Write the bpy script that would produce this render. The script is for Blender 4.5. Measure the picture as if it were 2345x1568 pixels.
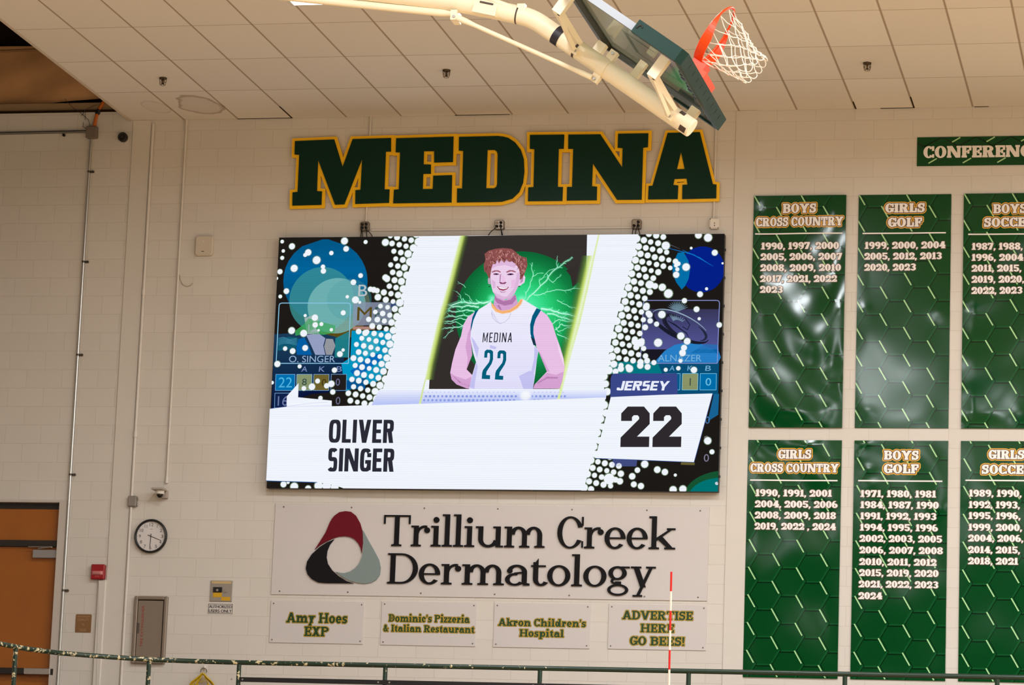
import bpy, bmesh, math, random
from mathutils import Vector, Matrix
from mathutils.geometry import tessellate_polygon, delaunay_2d_cdt

for _o in list(bpy.data.objects):
    bpy.data.objects.remove(_o)
SC = bpy.context.scene
COL = SC.collection
PI = math.pi

# ------------------------------------------------------------------ camera
IW, IH = 2345.0, 1568.0
FPX = 7457.64
CAM = Vector((0.0, -32.9856, 1.1))
PITCH, YAW, ROLL = 0.179093, 0.213007, 0.0369937
_f = Vector((-math.sin(YAW) * math.cos(PITCH), math.cos(YAW) * math.cos(PITCH), math.sin(PITCH)))
_r0 = Vector((math.cos(YAW), math.sin(YAW), 0))
_u0 = _r0.cross(_f)
RIGHT = _r0 * math.cos(ROLL) + _u0 * math.sin(ROLL)
UP = -_r0 * math.sin(ROLL) + _u0 * math.cos(ROLL)
FWD = _f
cam_data = bpy.data.cameras.new('camera')
cam_data.sensor_width = 36.0
cam_data.lens = FPX / IW * 36.0
cam_data.clip_end = 200
cam = bpy.data.objects.new('camera', cam_data)
COL.objects.link(cam)
cam.matrix_world = Matrix(((RIGHT.x, UP.x, -FWD.x, CAM.x), (RIGHT.y, UP.y, -FWD.y, CAM.y),
                           (RIGHT.z, UP.z, -FWD.z, CAM.z), (0, 0, 0, 1)))
SC.camera = cam

# ------------------------------------------------------------------ view and light
SC.view_settings.view_transform = 'Standard'
SC.view_settings.look = 'None'
SC.view_settings.gamma = 1
SC.view_settings.use_curve_mapping = False
SC.view_settings.exposure = 0.0
try:
    SC.cycles.transparent_max_bounces = 24
except Exception:
    pass

world = bpy.data.worlds.new('world')
SC.world = world
world.use_nodes = True
world.node_tree.nodes['Background'].inputs[0].default_value = (1.0, 0.93, 0.84, 1)
world.node_tree.nodes['Background'].inputs[1].default_value = 0.30

LAMP_Z = 9.26
LAMPS = [(x, y) for y in (-6.3, -13.7, -20.4, -27.0) for x in (-7.78, -4.48, -1.18, 2.12, 5.42, 8.72, 12.02)]  # assumed lamp grid; only the first lamp is in view, the rest added
LAMP_POWER = 198.0
for lx, ly in LAMPS:
    ld = bpy.data.lights.new('gym_light', 'AREA')
    ld.shape = 'RECTANGLE'
    ld.size, ld.size_y = 0.5, 1.25
    ld.energy = LAMP_POWER * {-7.78: .80, -4.48: .84, -1.18: .92, 2.12: 1.0, 5.42: 1.08, 8.72: 1.3, 12.02: 1.5}[lx]  # columns weighted so the room brightens to the right
    ld.color = (0.93, 0.99, 1.05)
    lo = bpy.data.objects.new('gym_light', ld)
    COL.objects.link(lo)
    lo.location = (lx, ly, LAMP_Z - 0.012)

# ------------------------------------------------------------------ helpers
def ray(px, py):
    return RIGHT * ((px - IW / 2) / FPX) - UP * ((py - IH / 2) / FPX) + FWD

def W(px, py, y=0.0):
    """the point of the plane Y = y that a picture point shows"""
    d = ray(px, py)
    return CAM + d * ((y - CAM.y) / d.y)

def ZP(px, py, z):
    d = ray(px, py)
    return CAM + d * ((z - CAM.z) / d.z)

def lin(v):
    v /= 255.0
    return v / 12.92 if v <= 0.04045 else ((v + 0.055) / 1.055) ** 2.4

def C(r, g, b, a=1.0):
    return (lin(r), lin(g), lin(b), a)

MATS = {}
def mat(name, col=(200, 200, 200), rough=0.6, metal=0.0, spec=0.5, coat=0.0, bump=0.0, bscale=40.0, vary=0.0, vscale=6.0):
    if name in MATS:
        return MATS[name]
    m = bpy.data.materials.new(name)
    m.use_nodes = True
    nt = m.node_tree
    b = nt.nodes['Principled BSDF']
    c = C(*col)
    b.inputs['Base Color'].default_value = c
    b.inputs['Roughness'].default_value = rough
    b.inputs['Metallic'].default_value = metal
    b.inputs['Specular IOR Level'].default_value = spec
    b.inputs['Coat Weight'].default_value = coat
    tc = nt.nodes.new('ShaderNodeTexCoord')
    if vary > 0:
        n = nt.nodes.new('ShaderNodeTexNoise')
        n.inputs['Scale'].default_value = vscale
        n.inputs['Detail'].default_value = 4
        nt.links.new(tc.outputs['Object'], n.inputs['Vector'])
        mx = nt.nodes.new('ShaderNodeMix')
        mx.data_type = 'RGBA'
        mx.inputs['A'].default_value = tuple(x * (1 - vary) for x in c[:3]) + (1,)
        mx.inputs['B'].default_value = tuple(min(1, x * (1 + vary)) for x in c[:3]) + (1,)
        nt.links.new(n.outputs['Fac'], mx.inputs['Factor'])
        nt.links.new(mx.outputs['Result'], b.inputs['Base Color'])
    if bump > 0:
        n2 = nt.nodes.new('ShaderNodeTexNoise')
        n2.inputs['Scale'].default_value = bscale
        n2.inputs['Detail'].default_value = 3
        nt.links.new(tc.outputs['Object'], n2.inputs['Vector'])
        bp = nt.nodes.new('ShaderNodeBump')
        bp.inputs['Strength'].default_value = bump
        bp.inputs['Distance'].default_value = 0.01
        nt.links.new(n2.outputs['Fac'], bp.inputs['Height'])
        nt.links.new(bp.outputs['Normal'], b.inputs['Normal'])
    MATS[name] = m
    return m

ORG = {}
def reg(o, p):
    ORG[o.name] = Vector(p)
    return o

class MB:
    """collects faces in world coordinates and links them as one mesh object"""
    def __init__(s):
        s.v, s.f, s.m, s.sm, s.c = [], [], [], [], []
    def face(s, pts, mi=0, smooth=False, cols=None):
        i = len(s.v)
        s.v += [tuple(p) for p in pts]
        s.f.append(tuple(range(i, i + len(pts))))
        s.m.append(mi); s.sm.append(smooth)
        if cols is None:
            cols = [(1, 1, 1, 1)] * len(pts)
        s.c += cols
    def grid(s, rows, mi=0, smooth=True, close_u=False, close_v=False):
        i = len(s.v); nr = len(rows); nc = len(rows[0])
        for r in rows:
            s.v += [tuple(p) for p in r]
            s.c += [(1, 1, 1, 1)] * nc
        for a in range(nr if close_v else nr - 1):
            for b in range(nc if close_u else nc - 1):
                a2, b2 = (a + 1) % nr, (b + 1) % nc
                s.f.append((i + a * nc + b, i + a * nc + b2, i + a2 * nc + b2, i + a2 * nc + b))
                s.m.append(mi); s.sm.append(smooth)
    def box(s, lo, hi, mi=0, M=None):
        x0, y0, z0 = lo; x1, y1, z1 = hi
        p = [Vector(q) for q in ((x0, y0, z0), (x1, y0, z0), (x1, y1, z0), (x0, y1, z0), (x0, y0, z1), (x1, y0, z1), (x1, y1, z1), (x0, y1, z1))]
        if M is not None:
            p = [M @ q for q in p]
        i = len(s.v)
        s.v += [tuple(q) for q in p]; s.c += [(1, 1, 1, 1)] * 8
        for q in ((0, 3, 2, 1), (4, 5, 6, 7), (0, 1, 5, 4), (1, 2, 6, 5), (2, 3, 7, 6), (3, 0, 4, 7)):
            s.f.append(tuple(i + k for k in q)); s.m.append(mi); s.sm.append(False)
    def rbox(s, lo, hi, r=0.01, mi=0, M=None, seg=4, cham=0.004):
        """box standing off the wall (towards -y) with rounded outline corners and a small front chamfer"""
        x0, y0, z0 = lo; x1, y1, z1 = hi
        def outline(d, rr):
            o = []
            for cx, cz, a0 in ((x1 - r, z1 - r, 0), (x0 + r, z1 - r, 90), (x0 + r, z0 + r, 180), (x1 - r, z0 + r, 270)):
                for k in range(seg + 1):
                    a = math.radians(a0 + 90 * k / seg)
                    o.append((cx + (rr - d) * math.cos(a), cz + (rr - d) * math.sin(a)))
            return o
        T = (lambda q: M @ Vector(q)) if M is not None else Vector
        o0 = outline(0, r); o1 = outline(cham, r)
        rows = [[T((a, y1, b)) for a, b in o0], [T((a, y0 + cham, b)) for a, b in o0], [T((a, y0, b)) for a, b in o1]]
        s.grid(rows, mi, False, close_u=True)
        s.face(rows[2], mi); s.face(rows[0][::-1], mi)
    def tube(s, pts, r, n=8, mi=0, caps=True, closed=False, smooth=True):
        pts = [Vector(p) for p in pts]
        rad = r if isinstance(r, (list, tuple)) else [r] * len(pts)
        rows = []; prev = None
        m = len(pts)
        for k, p in enumerate(pts):
            if closed:
                t = (pts[(k + 1) % m] - pts[k - 1])
            else:
                t = pts[min(k + 1, m - 1)] - pts[max(k - 1, 0)]
            t = t.normalized()
            if prev is None:
                a = Vector((0, 0, 1)) if abs(t.z) < 0.9 else Vector((1, 0, 0))
                nn = t.cross(a).normalized()
            else:
                nn = (prev - t * prev.dot(t))
                nn = nn.normalized() if nn.length > 1e-6 else t.orthogonal().normalized()
            prev = nn
            bb = t.cross(nn)
            rows.append([p + (nn * math.cos(2 * PI * j / n) + bb * math.sin(2 * PI * j / n)) * rad[k] for j in range(n)])
        s.grid(rows, mi, smooth, close_u=True, close_v=closed)
        if caps and not closed:
            s.face(rows[0][::-1], mi); s.face(rows[-1], mi)
    def prism(s, poly, y0, y1, mi=0, holes=(), back=False):
        """outline in (x, z), front at y0 (nearer the room), back at y1"""
        loops = [poly] + list(holes)
        flat = [p for l in loops for p in l]
        tris = tessellate_polygon([[Vector((a, b, 0)) for a, b in l] for l in loops])
        for t in tris:
            s.face([(flat[k][0], y0, flat[k][1]) for k in t], mi)
            if back:
                s.face([(flat[k][0], y1, flat[k][1]) for k in t][::-1], mi)
        if y1 != y0:
            for l in loops:
                for k in range(len(l)):
                    a, b = l[k], l[(k + 1) % len(l)]
                    s.face([(a[0], y0, a[1]), (b[0], y0, b[1]), (b[0], y1, b[1]), (a[0], y1, a[1])], mi)
    def disc(s, c, r, y0, y1=None, mi=0, n=24, rz=None):
        rz = rz or r
        p = [(c[0] + r * math.cos(2 * PI * k / n), c[1] + rz * math.sin(2 * PI * k / n)) for k in range(n)]
        s.face([(a, y0, b) for a, b in p], mi)
        if y1 is not None:
            s.grid([[(a, y0, b) for a, b in p], [(a, y1, b) for a, b in p]], mi, True, close_u=True)
    def build(s, name, mats, parent=None, origin=None, fixn=True, colattr=False):
        if not isinstance(mats, (list, tuple)):
            mats = [mats]
        if parent is not None:
            org = ORG[parent.name]
        else:
            if origin is None:
                xs = [v[0] for v in s.v]; ys = [v[1] for v in s.v]; zs = [v[2] for v in s.v]
                origin = ((min(xs) + max(xs)) / 2, max(ys), min(zs))
            org = Vector(origin)
        me = bpy.data.meshes.new(name)
        me.from_pydata([(v[0] - org.x, v[1] - org.y, v[2] - org.z) for v in s.v], [], s.f)
        for m in mats:
            me.materials.append(m)
        me.polygons.foreach_set('material_index', s.m)
        me.polygons.foreach_set('use_smooth', s.sm)
        if colattr:
            at = me.color_attributes.new('Col', 'FLOAT_COLOR', 'POINT')
            at.data.foreach_set('color', [q for c in s.c for q in c])
        if fixn:
            bm = bmesh.new(); bm.from_mesh(me)
            bmesh.ops.recalc_face_normals(bm, faces=bm.faces)
            bm.to_mesh(me); bm.free()
        me.update()
        o = bpy.data.objects.new(name, me)
        COL.objects.link(o)
        if parent is not None:
            o.parent = parent
        else:
            o.location = org
        ORG[o.name] = org
        return o

def tag(o, label=None, cat=None, group=None, kind=None):
    if label: o['label'] = label
    if cat: o['category'] = cat
    if group: o['group'] = group
    if kind: o['kind'] = kind
    return o

def thing(name, loc, label=None, cat=None, group=None, kind=None):
    o = bpy.data.objects.new(name, None)
    o.empty_display_size = 0.1
    COL.objects.link(o)
    o.location = loc
    ORG[o.name] = Vector(loc)
    return tag(o, label, cat, group, kind)

def lerp(a, b, t):
    return a + (b - a) * t

# ------------------------------------------------------------------ lettering
# Every letter is drawn from strokes: ('p', outline) or ('r', cx, cy, rx, ry, wx, wy, a0, a1), a bent stroke between two ellipses
class Face:
    def __init__(s, S=.26, T=.13, F=.14, E=.07, XH=.70, wide=1.0, serif=True, tick=.34, sq=2.0, desc=.28, brk=0.0):
        s.S, s.T, s.F, s.E, s.XH, s.wide, s.serif, s.tick, s.sq, s.desc, s.brk = S, T, F, E, XH, wide, serif, tick, sq, desc, brk

def rect(x0, y0, x1, y1):
    return ('p', [(x0, y0), (x1, y0), (x1, y1), (x0, y1)])

def glyph(ch, f):
    S, T, F, E, X, q = f.S, f.T, f.F, f.E, f.XH, f.wide
    sf = f.serif
    if not sf:
        E = 0.0
    P = []
    def stem(x, y0, y1, s='tb', w=None, l=True, r=True):
        w = w or S
        P.append(rect(x, y0, x + w, y1))
        if sf:
            a, b = (E if l else 0), (E if r else 0)
            k = f.brk
            if 'b' in s:
                P.append(rect(x - a, y0, x + w + b, y0 + F))
                if k:
                    P.append(('p', [(x - a * .5, y0 + F), (x + w + b * .5, y0 + F), (x + w, y0 + F + k), (x, y0 + F + k)]))
            if 't' in s: P.append(rect(x - a, y1 - F, x + w + b, y1))
            if 'f' in s: P.append(rect(x - a, y1 - F, x + w * .6, y1))
            if 'l' in s: P.append(('p', [(x - a, y1 - F), (x + w * .5, y1 - F), (x + w * .5, y1), (x - a, y1)]))
    def diag(x0, y0, x1, y1, w):
        P.append(('p', [(x0, y0), (x0 + w, y0), (x1 + w, y1), (x1, y1)]))
    def ring(cx, cy, rx, ry, wx, wy, a0=0, a1=360):
        P.append(('r', cx, cy, rx, ry, min(wx, rx * .98), min(wy, ry * .98), a0, a1))
    def serf(x0, x1, y, h=None):
        if sf: P.append(rect(x0, y, x1, y + (h or F)))
    tk = f.tick
    tw = F * 1.05
    if ch == ' ': return P, .30 * q + .02
    if ch == 'I':
        stem(E, 0, 1); return P, S + 2 * E
    if ch == 'L':
        w = .62 * q + E + S * .3
        stem(E, 0, 1, 't' if sf else '')
        P.append(rect(0 if sf else E, 0, w, T if not sf else F))
        if sf: P.append(rect(w - tw, 0, w, tk + .1))
        return P, w
    if ch == 'T':
        w = .80 * q + S * .35
        P.append(rect(0, 1 - (F if sf else T), w, 1))
        stem(w / 2 - S / 2, 0, 1, 'b')
        if sf: P += [rect(0, 1 - tk, tw, 1), rect(w - tw, 1 - tk, w, 1)]
        return P, w
    if ch in 'EF':
        w = .62 * q + E + S * .35
        stem(E, 0, 1, 't' if ch == 'E' else 'tb')
        P.append(rect(0 if sf else E, 1 - (F if sf else T), w, 1))
        mid = w * (.80 if sf else .92)
        P.append(rect(E, .5 - T / 2, mid, .5 + T / 2))
        if ch == 'E': P.append(rect(0 if sf else E, 0, w, F if sf else T))
        if sf:
            P.append(rect(w - tw, 1 - tk, w, 1))
            P.append(rect(mid - tw * .9, .5 - .17, mid, .5 + .17))
            if ch == 'E': P.append(rect(w - tw, 0, w, tk))
        return P, w
    if ch == 'H':
        w = .78 * q + S * .6 + 2 * E
        stem(E, 0, 1); stem(w - E - S, 0, 1)
        P.append(rect(E, .5 - T / 2, w - E, .5 + T / 2))
        return P, w
    if ch == 'N':
        s2 = S * (.8 if sf else 1.0)
        w = .74 * q + 2 * s2 * .55 + 2 * E
        stem(E, 0, 1, 'b', s2); stem(w - E - s2, 0, 1, 't', s2)
        P.append(('p', [(E, 1), (E + S * 1.15, 1), (w - E, 0), (w - E - S * 1.15, 0)]))
        serf(0, E + s2, 1 - F)
        return P, w
    if ch in 'PRB':
        w = .70 * q + E + S * .4
        stem(E, 0, 1)
        cy = .5 + .25 if ch != 'P' else .72
        h = 1 - cy if ch != 'P' else .28
        h = .27 if ch != 'B' else .265
        cy = 1 - h
        x0 = E + S * .8
        rx = min(w - x0, .42 * q)
        wx = S * .95
        P.append(rect(E, 1 - T, w - rx, 1)); P.append(rect(E, 1 - 2 * h, w - rx, 1 - 2 * h + T))
        ring(w - rx, cy, rx * (.94 if ch == 'B' else 1), h, wx, T, -90, 90)
        if ch == 'B':
            h2 = (1 - 2 * h + T) / 2
            P.append(rect(E, 0, w - rx, T))
            ring(w - rx, h2, rx, h2, wx, T, -90, 90)
        if ch == 'R':
            yb = 1 - 2 * h + T * .5
            P.append(('p', [(E + S * 1.0, yb), (E + S * 2.0 + .03, yb), (w + (.05 if sf else 0), 0), (w - S * 1.05, 0)]))
            if sf: P.append(rect(w - S * 1.15, 0, w + .10, F)); w += .10
        return P, w
    if ch == 'D':
        w = .80 * q + E + S * .3
        stem(E, 0, 1)
        rx = min(w - E - S * .7, .5 * q)
        P.append(rect(E, 1 - T, w - rx, 1)); P.append(rect(E, 0, w - rx, T))
        ring(w - rx, .5, rx, .5, S, T, -90, 90)
        return P, w
    if ch == 'O':
        w = .82 * q + S * .35
        ring(w / 2, .5, w / 2, .515 if f.sq == 2 else .5, S, T); return P, w
    if ch in 'CG':
        w = .76 * q + S * .35
        oy = .515 if f.sq == 2 else .5
        ring(w / 2, .5, w / 2, oy, S, T, 20 if f.brk else 38, 330 if f.brk else 322)
        if sf:
            P.append(rect(w - tw, 1 - tk, w, 1.0))
            if ch == 'C': P.append(rect(w - tw * .9, .02, w, tk * .8))
        if not sf:
            P.append(rect(w - S, .62, w, .80))
        if ch == 'G':
            P.append(rect(w - S, .06, w, .5))
            P.append(rect(w - S - (.16 if sf else .12), .5 - T, w + (E if sf else 0), .5))
        elif not sf:
            P.append(rect(w - S, .20, w, .38))
        return P, w
    if ch == 'S':
        w = .66 * q + S * .3
        wy = T * 1.25 if sf else T
        m = wy * .5
        h1 = (.47 + m) / 2; h2 = (.53 + m) / 2
        ring(w / 2, 1 - h1, w / 2 * .96, h1 + .01, S * .92, wy, 28, 275)
        ring(w / 2, h2, w / 2, h2 + .01, S * .92, wy, -152, 95)
        if sf: P += [rect(w * .97 - tw, 1 - tk, w * .97, 1), rect(0, 0, tw, tk)]
        return P, w
    if ch == 'U':
        w = .74 * q + S * .5 + 2 * E
        stem(E, .4, 1, 't'); stem(w - E - S, .4, 1, 't')
        ring(w / 2, .42, w / 2 - E, .42, S, T, 180, 360)
        return P, w
    if ch == 'V' or ch == 'A' or ch == 'Y':
        w = .84 * q + S * .5 + (E if sf else 0)
        g = S * 1.08
        if ch == 'V':
            diag(w / 2 - g / 2, 0, E * .5, 1, g); P.append(('p', [(w / 2 - g / 2, 0), (w / 2 + g / 2, 0), (w - E * .5, 1), (w - E * .5 - g * .95, 1)]))
            if sf: P += [rect(0 - E * .3, 1 - F, g + E * 1.1, 1), rect(w - g - E * 1.1, 1 - F, w + E * .3, 1)]
        elif ch == 'A':
            diag(E * .5, 0, w / 2 - g / 2, 1, g * .92); P.append(('p', [(w - E * .5 - g, 0), (w - E * .5, 0), (w / 2 + g / 2, 1), (w / 2 - g / 2, 1)]))
            P.append(rect(w * .26, .24, w * .74, .24 + T))
            if sf: P += [rect(-E * .4, 0, g + E * 1.1, F), rect(w - g - E * 1.1, 0, w + E * .4, F)]
        else:
            stem(w / 2 - S / 2, 0, .5, 'b')
            P.append(('p', [(w / 2 - S / 2, .36), (w / 2 + S / 2, .42), (E * .5 + g * .95, 1), (E * .5, 1)]))
            P.append(('p', [(w / 2 - S / 2, .42), (w / 2 + S / 2, .36), (w - E * .5, 1), (w - E * .5 - g * .95, 1)]))
            if sf: P += [rect(0 - E * .3, 1 - F, g + E, 1), rect(w - g - E, 1 - F, w + E * .3, 1)]
        return P, w
    if ch == 'X':
        w = .80 * q + S * .4
        g = S * 1.15
        diag(E * .5, 0, w - g - E * .5, 1, g); diag(w - g - E * .5, 0, E * .5, 1, g)
        if sf: P += [rect(0, 0, g + E, F), rect(w - g - E, 0, w, F), rect(0, 1 - F, g + E, 1), rect(w - g - E, 1 - F, w, 1)]
        return P, w
    if ch == 'M':
        w = 1.0 * q + S * .5
        stem(E, 0, 1, 'b', S * .9); stem(w - E - S * .9, 0, 1, 'b', S * .9)
        P.append(('p', [(E, 1), (E + S * 1.05, 1), (w / 2 + S * .35, .1), (w / 2 - S * .35, .1)]))
        P.append(('p', [(w - E - S * 1.05, 1), (w - E, 1), (w / 2 + S * .35, .1), (w / 2 - S * .35, .1)]))
        serf(0, E + S, 1 - F); serf(w - E - S, w, 1 - F)
        return P, w
    if ch == 'J':
        w = .50 * q + S * .6
        P.append(rect(w - S, .3, w, 1)); ring(w / 2, .3, w / 2, .3, S, T, 180, 360)
        return P, w
    # ---- lower case
    if ch in 'il':
        top = X if ch == 'i' else 1.04
        stem(E, 0, top, 'bl')
        if ch == 'i':
            r = S * .62
            ring(E + S * .48, X + .10 + r, r, r, r * .97, r * .97)
        return P, S + 2 * E
    if ch in 'mnhurp':
        a = {'m': 1, 'n': 1, 'h': 1, 'u': 1, 'r': 1, 'p': 1}
        if ch == 'r':
            w = .46 * q + S * .35 + E
            stem(E, 0, X, 'bl')
            ring(E + S * .55 + (w - E - S * .55) * .62, X - .26, (w - E - S * .55) * .62, .27, S * .5, T * 1.3, 75, 175)
            r = S * .62
            ring(w - r, X - .06 - r * .9, r, r, r * .97, r * .97)
            return P, w
        if ch in 'nh':
            w = .62 * q + S * .55 + 2 * E
            stem(E, 0, X if ch == 'n' else 1.04, 'bl')
            stem(w - E - S, 0, X - .25, 'b')
            rx = (w - E - (E + S * .6)) / 2
            ring(E + S * .6 + rx, X - .27, rx, .275, S, T * 1.35, 0, 175)
            return P, w
        if ch == 'm':
            w = 1.0 * q + S * .7 + 2 * E
            stem(E, 0, X, 'bl')
            st = (w - 2 * E - S) / 2
            for k in (1, 2):
                x1 = E + st * k
                stem(x1, 0, X - .25, 'b')
                rx = (x1 + S - (E + st * (k - 1) + S * .6)) / 2
                ring(x1 + S - rx, X - .27, rx, .275, S, T * 1.35, 0, 175)
            return P, w
        if ch == 'u':
            w = .62 * q + S * .55 + 2 * E
            stem(E, .26, X, 'l'); stem(w - E - S, 0, X, 'l')
            if sf: P.append(rect(w - E - S, 0, w, F))
            rx = (w - E - S * .4 - E) / 2
            ring(E + rx, .26, rx, .27, S, T * 1.35, 180, 350)
            return P, w
        if ch == 'p':
            w = .64 * q + S * .45 + E
            stem(E, -f.desc, X, 'bl')
            rx = (w - E - S * .4) / 2
            ring(w - rx, X / 2, rx, X / 2 + .01, S, T * 1.2)
            return P, w
    if ch == 'o':
        w = .64 * q + S * .35
        ring(w / 2, X / 2, w / 2, X / 2 + .012, S, T * 1.1); return P, w
    if ch == 'e':
        w = .60 * q + S * .35
        ring(w / 2, X / 2, w / 2, X / 2 + .012, S, T * 1.15, 0, 322)
        P.append(rect(S * .6, X / 2 - T * .42, w - S * .05, X / 2 + T * .42)); return P, w
    if ch == 'c':
        w = .56 * q + S * .35
        ring(w / 2, X / 2, w / 2, X / 2 + .012, S, T * 1.15, 42, 322)
        r = S * .55
        ring(w - r * 1.05, X - .07 - r, r, r, r * .97, r * .97); return P, w
    if ch == 'd':
        w = .62 * q + S * .5 + E
        stem(w - E - S, 0, 1.04, 'l')
        if sf: P.append(rect(w - E - S, 0, w, F))
        rx = (w - E - S * .6) / 2
        ring(rx, X / 2, rx, X / 2 + .01, S, T * 1.2); return P, w
    if ch == 'a':
        w = .58 * q + S * .5 + E
        stem(w - E - S, .04, X - .22, '')
        if sf: P.append(('p', [(w - E - S * .8, 0), (w, 0), (w, F * 1.2), (w - E - S * .2, F * 1.6)]))
        rx = (w - E) / 2
        ring(rx + .02, X - .23, rx - .02, .24, S, T * 1.2, 0, 150)
        r = S * .55
        ring(.05 + r, X - .11 - r, r, r, r * .97, r * .97)
        hb = X * .29
        ring((w - E - S * .45) / 2, hb, (w - E - S * .45) / 2, hb + .012, S * .92, T * 1.1, 70, 330)
        P.append(('p', [(w * .36, 2 * hb - T * .4), (w - E - S * .5, 2 * hb + T * .2), (w - E - S * .5, 2 * hb + T * 1.2), (w * .36, 2 * hb + T * .5)]))
        return P, w
    if ch == 's':
        w = .50 * q + S * .3
        wy = T * 1.2
        h = (X + wy) / 4
        ring(w / 2, X - h, w / 2 * .96, h + .012, S * .9, wy, 30, 275)
        ring(w / 2, h, w / 2, h + .012, S * .9, wy, -150, 95)
        if sf: P += [rect(w * .97 - tw * .7, X - tk * .7, w * .97, X), rect(0, 0, tw * .7, tk * .7)]
        return P, w
    if ch == 't':
        w = .40 * q + S * .4
        P.append(rect(S * .45, .2, S * 1.45, X + .1)); P.append(('p', [(S * .45, X), (S * 1.45, X), (S * 1.45, X + .22)]))
        P.append(rect(0, X - F if sf else X - T, w * .96, X))
        rx = (w - S * .45)
        ring(S * .45 + rx * .62, .22, rx * .62, .232, S, T * 1.2, 180, 330); return P, w
    if ch == 'k':
        w = .66 * q + S * .5 + E
        stem(E, 0, 1.04, 'bl')
        xe = w - E * 1.2 - S * .35
        P.append(('p', [(E + S * .7, X * .34), (xe + T * 1.3, X - F * .5), (xe - T * .3, X - F * .5), (E + S * .7, X * .34 + T * 1.7)]))
        P.append(('p', [(E + S * 1.1, X * .50), (E + S * 2.0, X * .66), (w - E * .4, 0), (w - E * .4 - S * 1.15, 0)]))
        if sf: P += [rect(w - E * 2 - S * 1.1, 0, w, F), rect(xe - E * 1.3, X - F, xe + T + E * 1.1, X)]
        return P, w
    if ch == 'y':
        w = .64 * q + S * .5
        g = S * 1.1
        P.append(('p', [(E * .8, X), (E * .8 + g, X), (w / 2 + g * .6, 0), (w / 2 - g * .4, 0)]))
        P.append(('p', [(w - E * .9 - T * 1.2, X), (w - E * .6, X), (w * .36, -f.desc), (w * .36 - T * 1.6, -f.desc)]))
        if sf: P += [rect(0, X - F, g + E * 1.7, X), rect(w - E * 2.2 - T * 1.3, X - F, w + E * .3, X), rect(w * .1, -f.desc, w * .5, -f.desc + F)]
        return P, w
    if ch == 'g':
        w = .60 * q + S * .35
        rx = w * .42
        ring(rx + .02, X - .22, rx, .225, S * .9, T * 1.1)
        P.append(rect(w * .6, X - F * 1.1, w, X - F * .1))
        ring(w * .36, X - .48, w * .22, .10, S * .5, T, 90, 270)
        P.append(rect(w * .34, X - .60, w * .62, X - .60 + T * 1.3 + .03))
        ring(w * .48, -.10, w * .48, .19, S * .62, T * 1.1, -180, 180)
        return P, w
    if ch == 'z':
        w = .54 * q + S * .2
        P += [rect(0, 0, w, F if sf else T), rect(0, X - (F if sf else T), w, X), ('p', [(0, F * .8), (S * 1.05, F * .8), (w, X - F * .8), (w - S * 1.05, X - F * .8)])]
        if sf: P += [rect(w - tw * .8, 0, w, tk * .75), rect(0, X - tk * .75, tw * .8, X)]
        return P, w
    # ---- digits
    D = .64 * q + S * .25
    if ch == '0':
        ring(D / 2, .5, D / 2, .51, S, T); return P, D
    if ch == '1':
        w = .36 * q + S * .35
        P.append(rect(w / 2 - S / 2 + .03, 0, w / 2 + S / 2 + .03, 1)); P.append(('p', [(0, .72), (w / 2, .74), (w / 2 + .03, 1), (0 + .12, .88)]))
        P.append(rect(0, 0, w + .03, F)); return P, w + .03
    if ch == '2':
        ring(D / 2, .70, D / 2, .31, S, T * 1.1, -35, 175)
        P.append(('p', [(0, T * .6), (S * 1.2, T * .6), (D * .98, .58), (D * .62, .50)]))
        P.append(rect(0, 0, D, F * 1.15)); P.append(rect(D - tw, 0, D, tk * .9))
        r = S * .55; ring(r, .68, r, r, r * .97, r * .97)
        return P, D
    if ch == '3':
        ring(D / 2, .735, D / 2 * .95, .275, S, T, -80, 165); ring(D / 2, .285, D / 2, .295, S, T, -165, 85)
        P.append(rect(D * .34, .5 - T * .5, D * .6, .5 + T * .6))
        return P, D
    if ch == '4':
        P.append(rect(D * .48, 0, D * .48 + S, 1)); P.append(rect(0, .24, D * 1.05, .24 + T * 1.2))
        P.append(('p', [(0, .24), (S * .8, .24), (D * .48 + S * .5, 1), (D * .48 - .02, 1)])); P.append(rect(D * .34, 0, D * 1.05, F)); P.append(rect(D * .86, .24, D * 1.05, .50)); return P, D * 1.05
    if ch == '5':
        P.append(rect(D * .08, .45, D * .08 + T * 1.3, 1)); P.append(rect(D * .08, 1 - F * 1.25, D * .94, 1))
        ring(D / 2, .32, D / 2, .33, S, T, -165, 140); return P, D
    if ch in '69':
        B = []
        def rg(cx, cy, rx, ry, wx, wy, a0, a1): B.append(('r', cx, cy, rx, ry, wx, wy, a0, a1))
        rg(D / 2, .32, D / 2, .33, S, T, 0, 360)
        rg(D / 2, .5, D / 2, .51, S, T, 62, 190)
        if ch == '9':
            B = [('r', D - b[1], 1 - b[2], b[3], b[4], b[5], b[6], b[7] + 180, b[8] + 180) for b in B]
        return P + B, D
    if ch == '7':
        P.append(rect(0, 1 - F * 1.3, D, 1)); P.append(('p', [(D * .12, 0), (D * .12 + S * 1.25, 0), (D, 1 - F), (D - S * 1.0, 1 - F)])); P.append(rect(0, 1 - tk, tw, 1)); return P, D
    if ch == '8':
        ring(D / 2, .75, D / 2 * .94, .26, S * .9, T); ring(D / 2, .27, D / 2, .28, S * .95, T); return P, D
    if ch == ',':
        P.append(('p', [(.02, -.18), (.10, -.18), (.24, .06), (.22, .20), (.02, .20), (.02, 0)])); return P, .26
    if ch == '.':
        P.append(rect(.02, 0, .22, .2)); return P, .26
    if ch == "'":
        P.append(('p', [(.02, .66), (.12, .66), (.20, 1), (0, 1)])); return P, .2
    if ch == '!':
        P.append(('p', [(.06, .3), (.2, .3), (.26, 1), (0, 1)])); P.append(rect(.03, 0, .23, .2)); return P, .27
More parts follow.
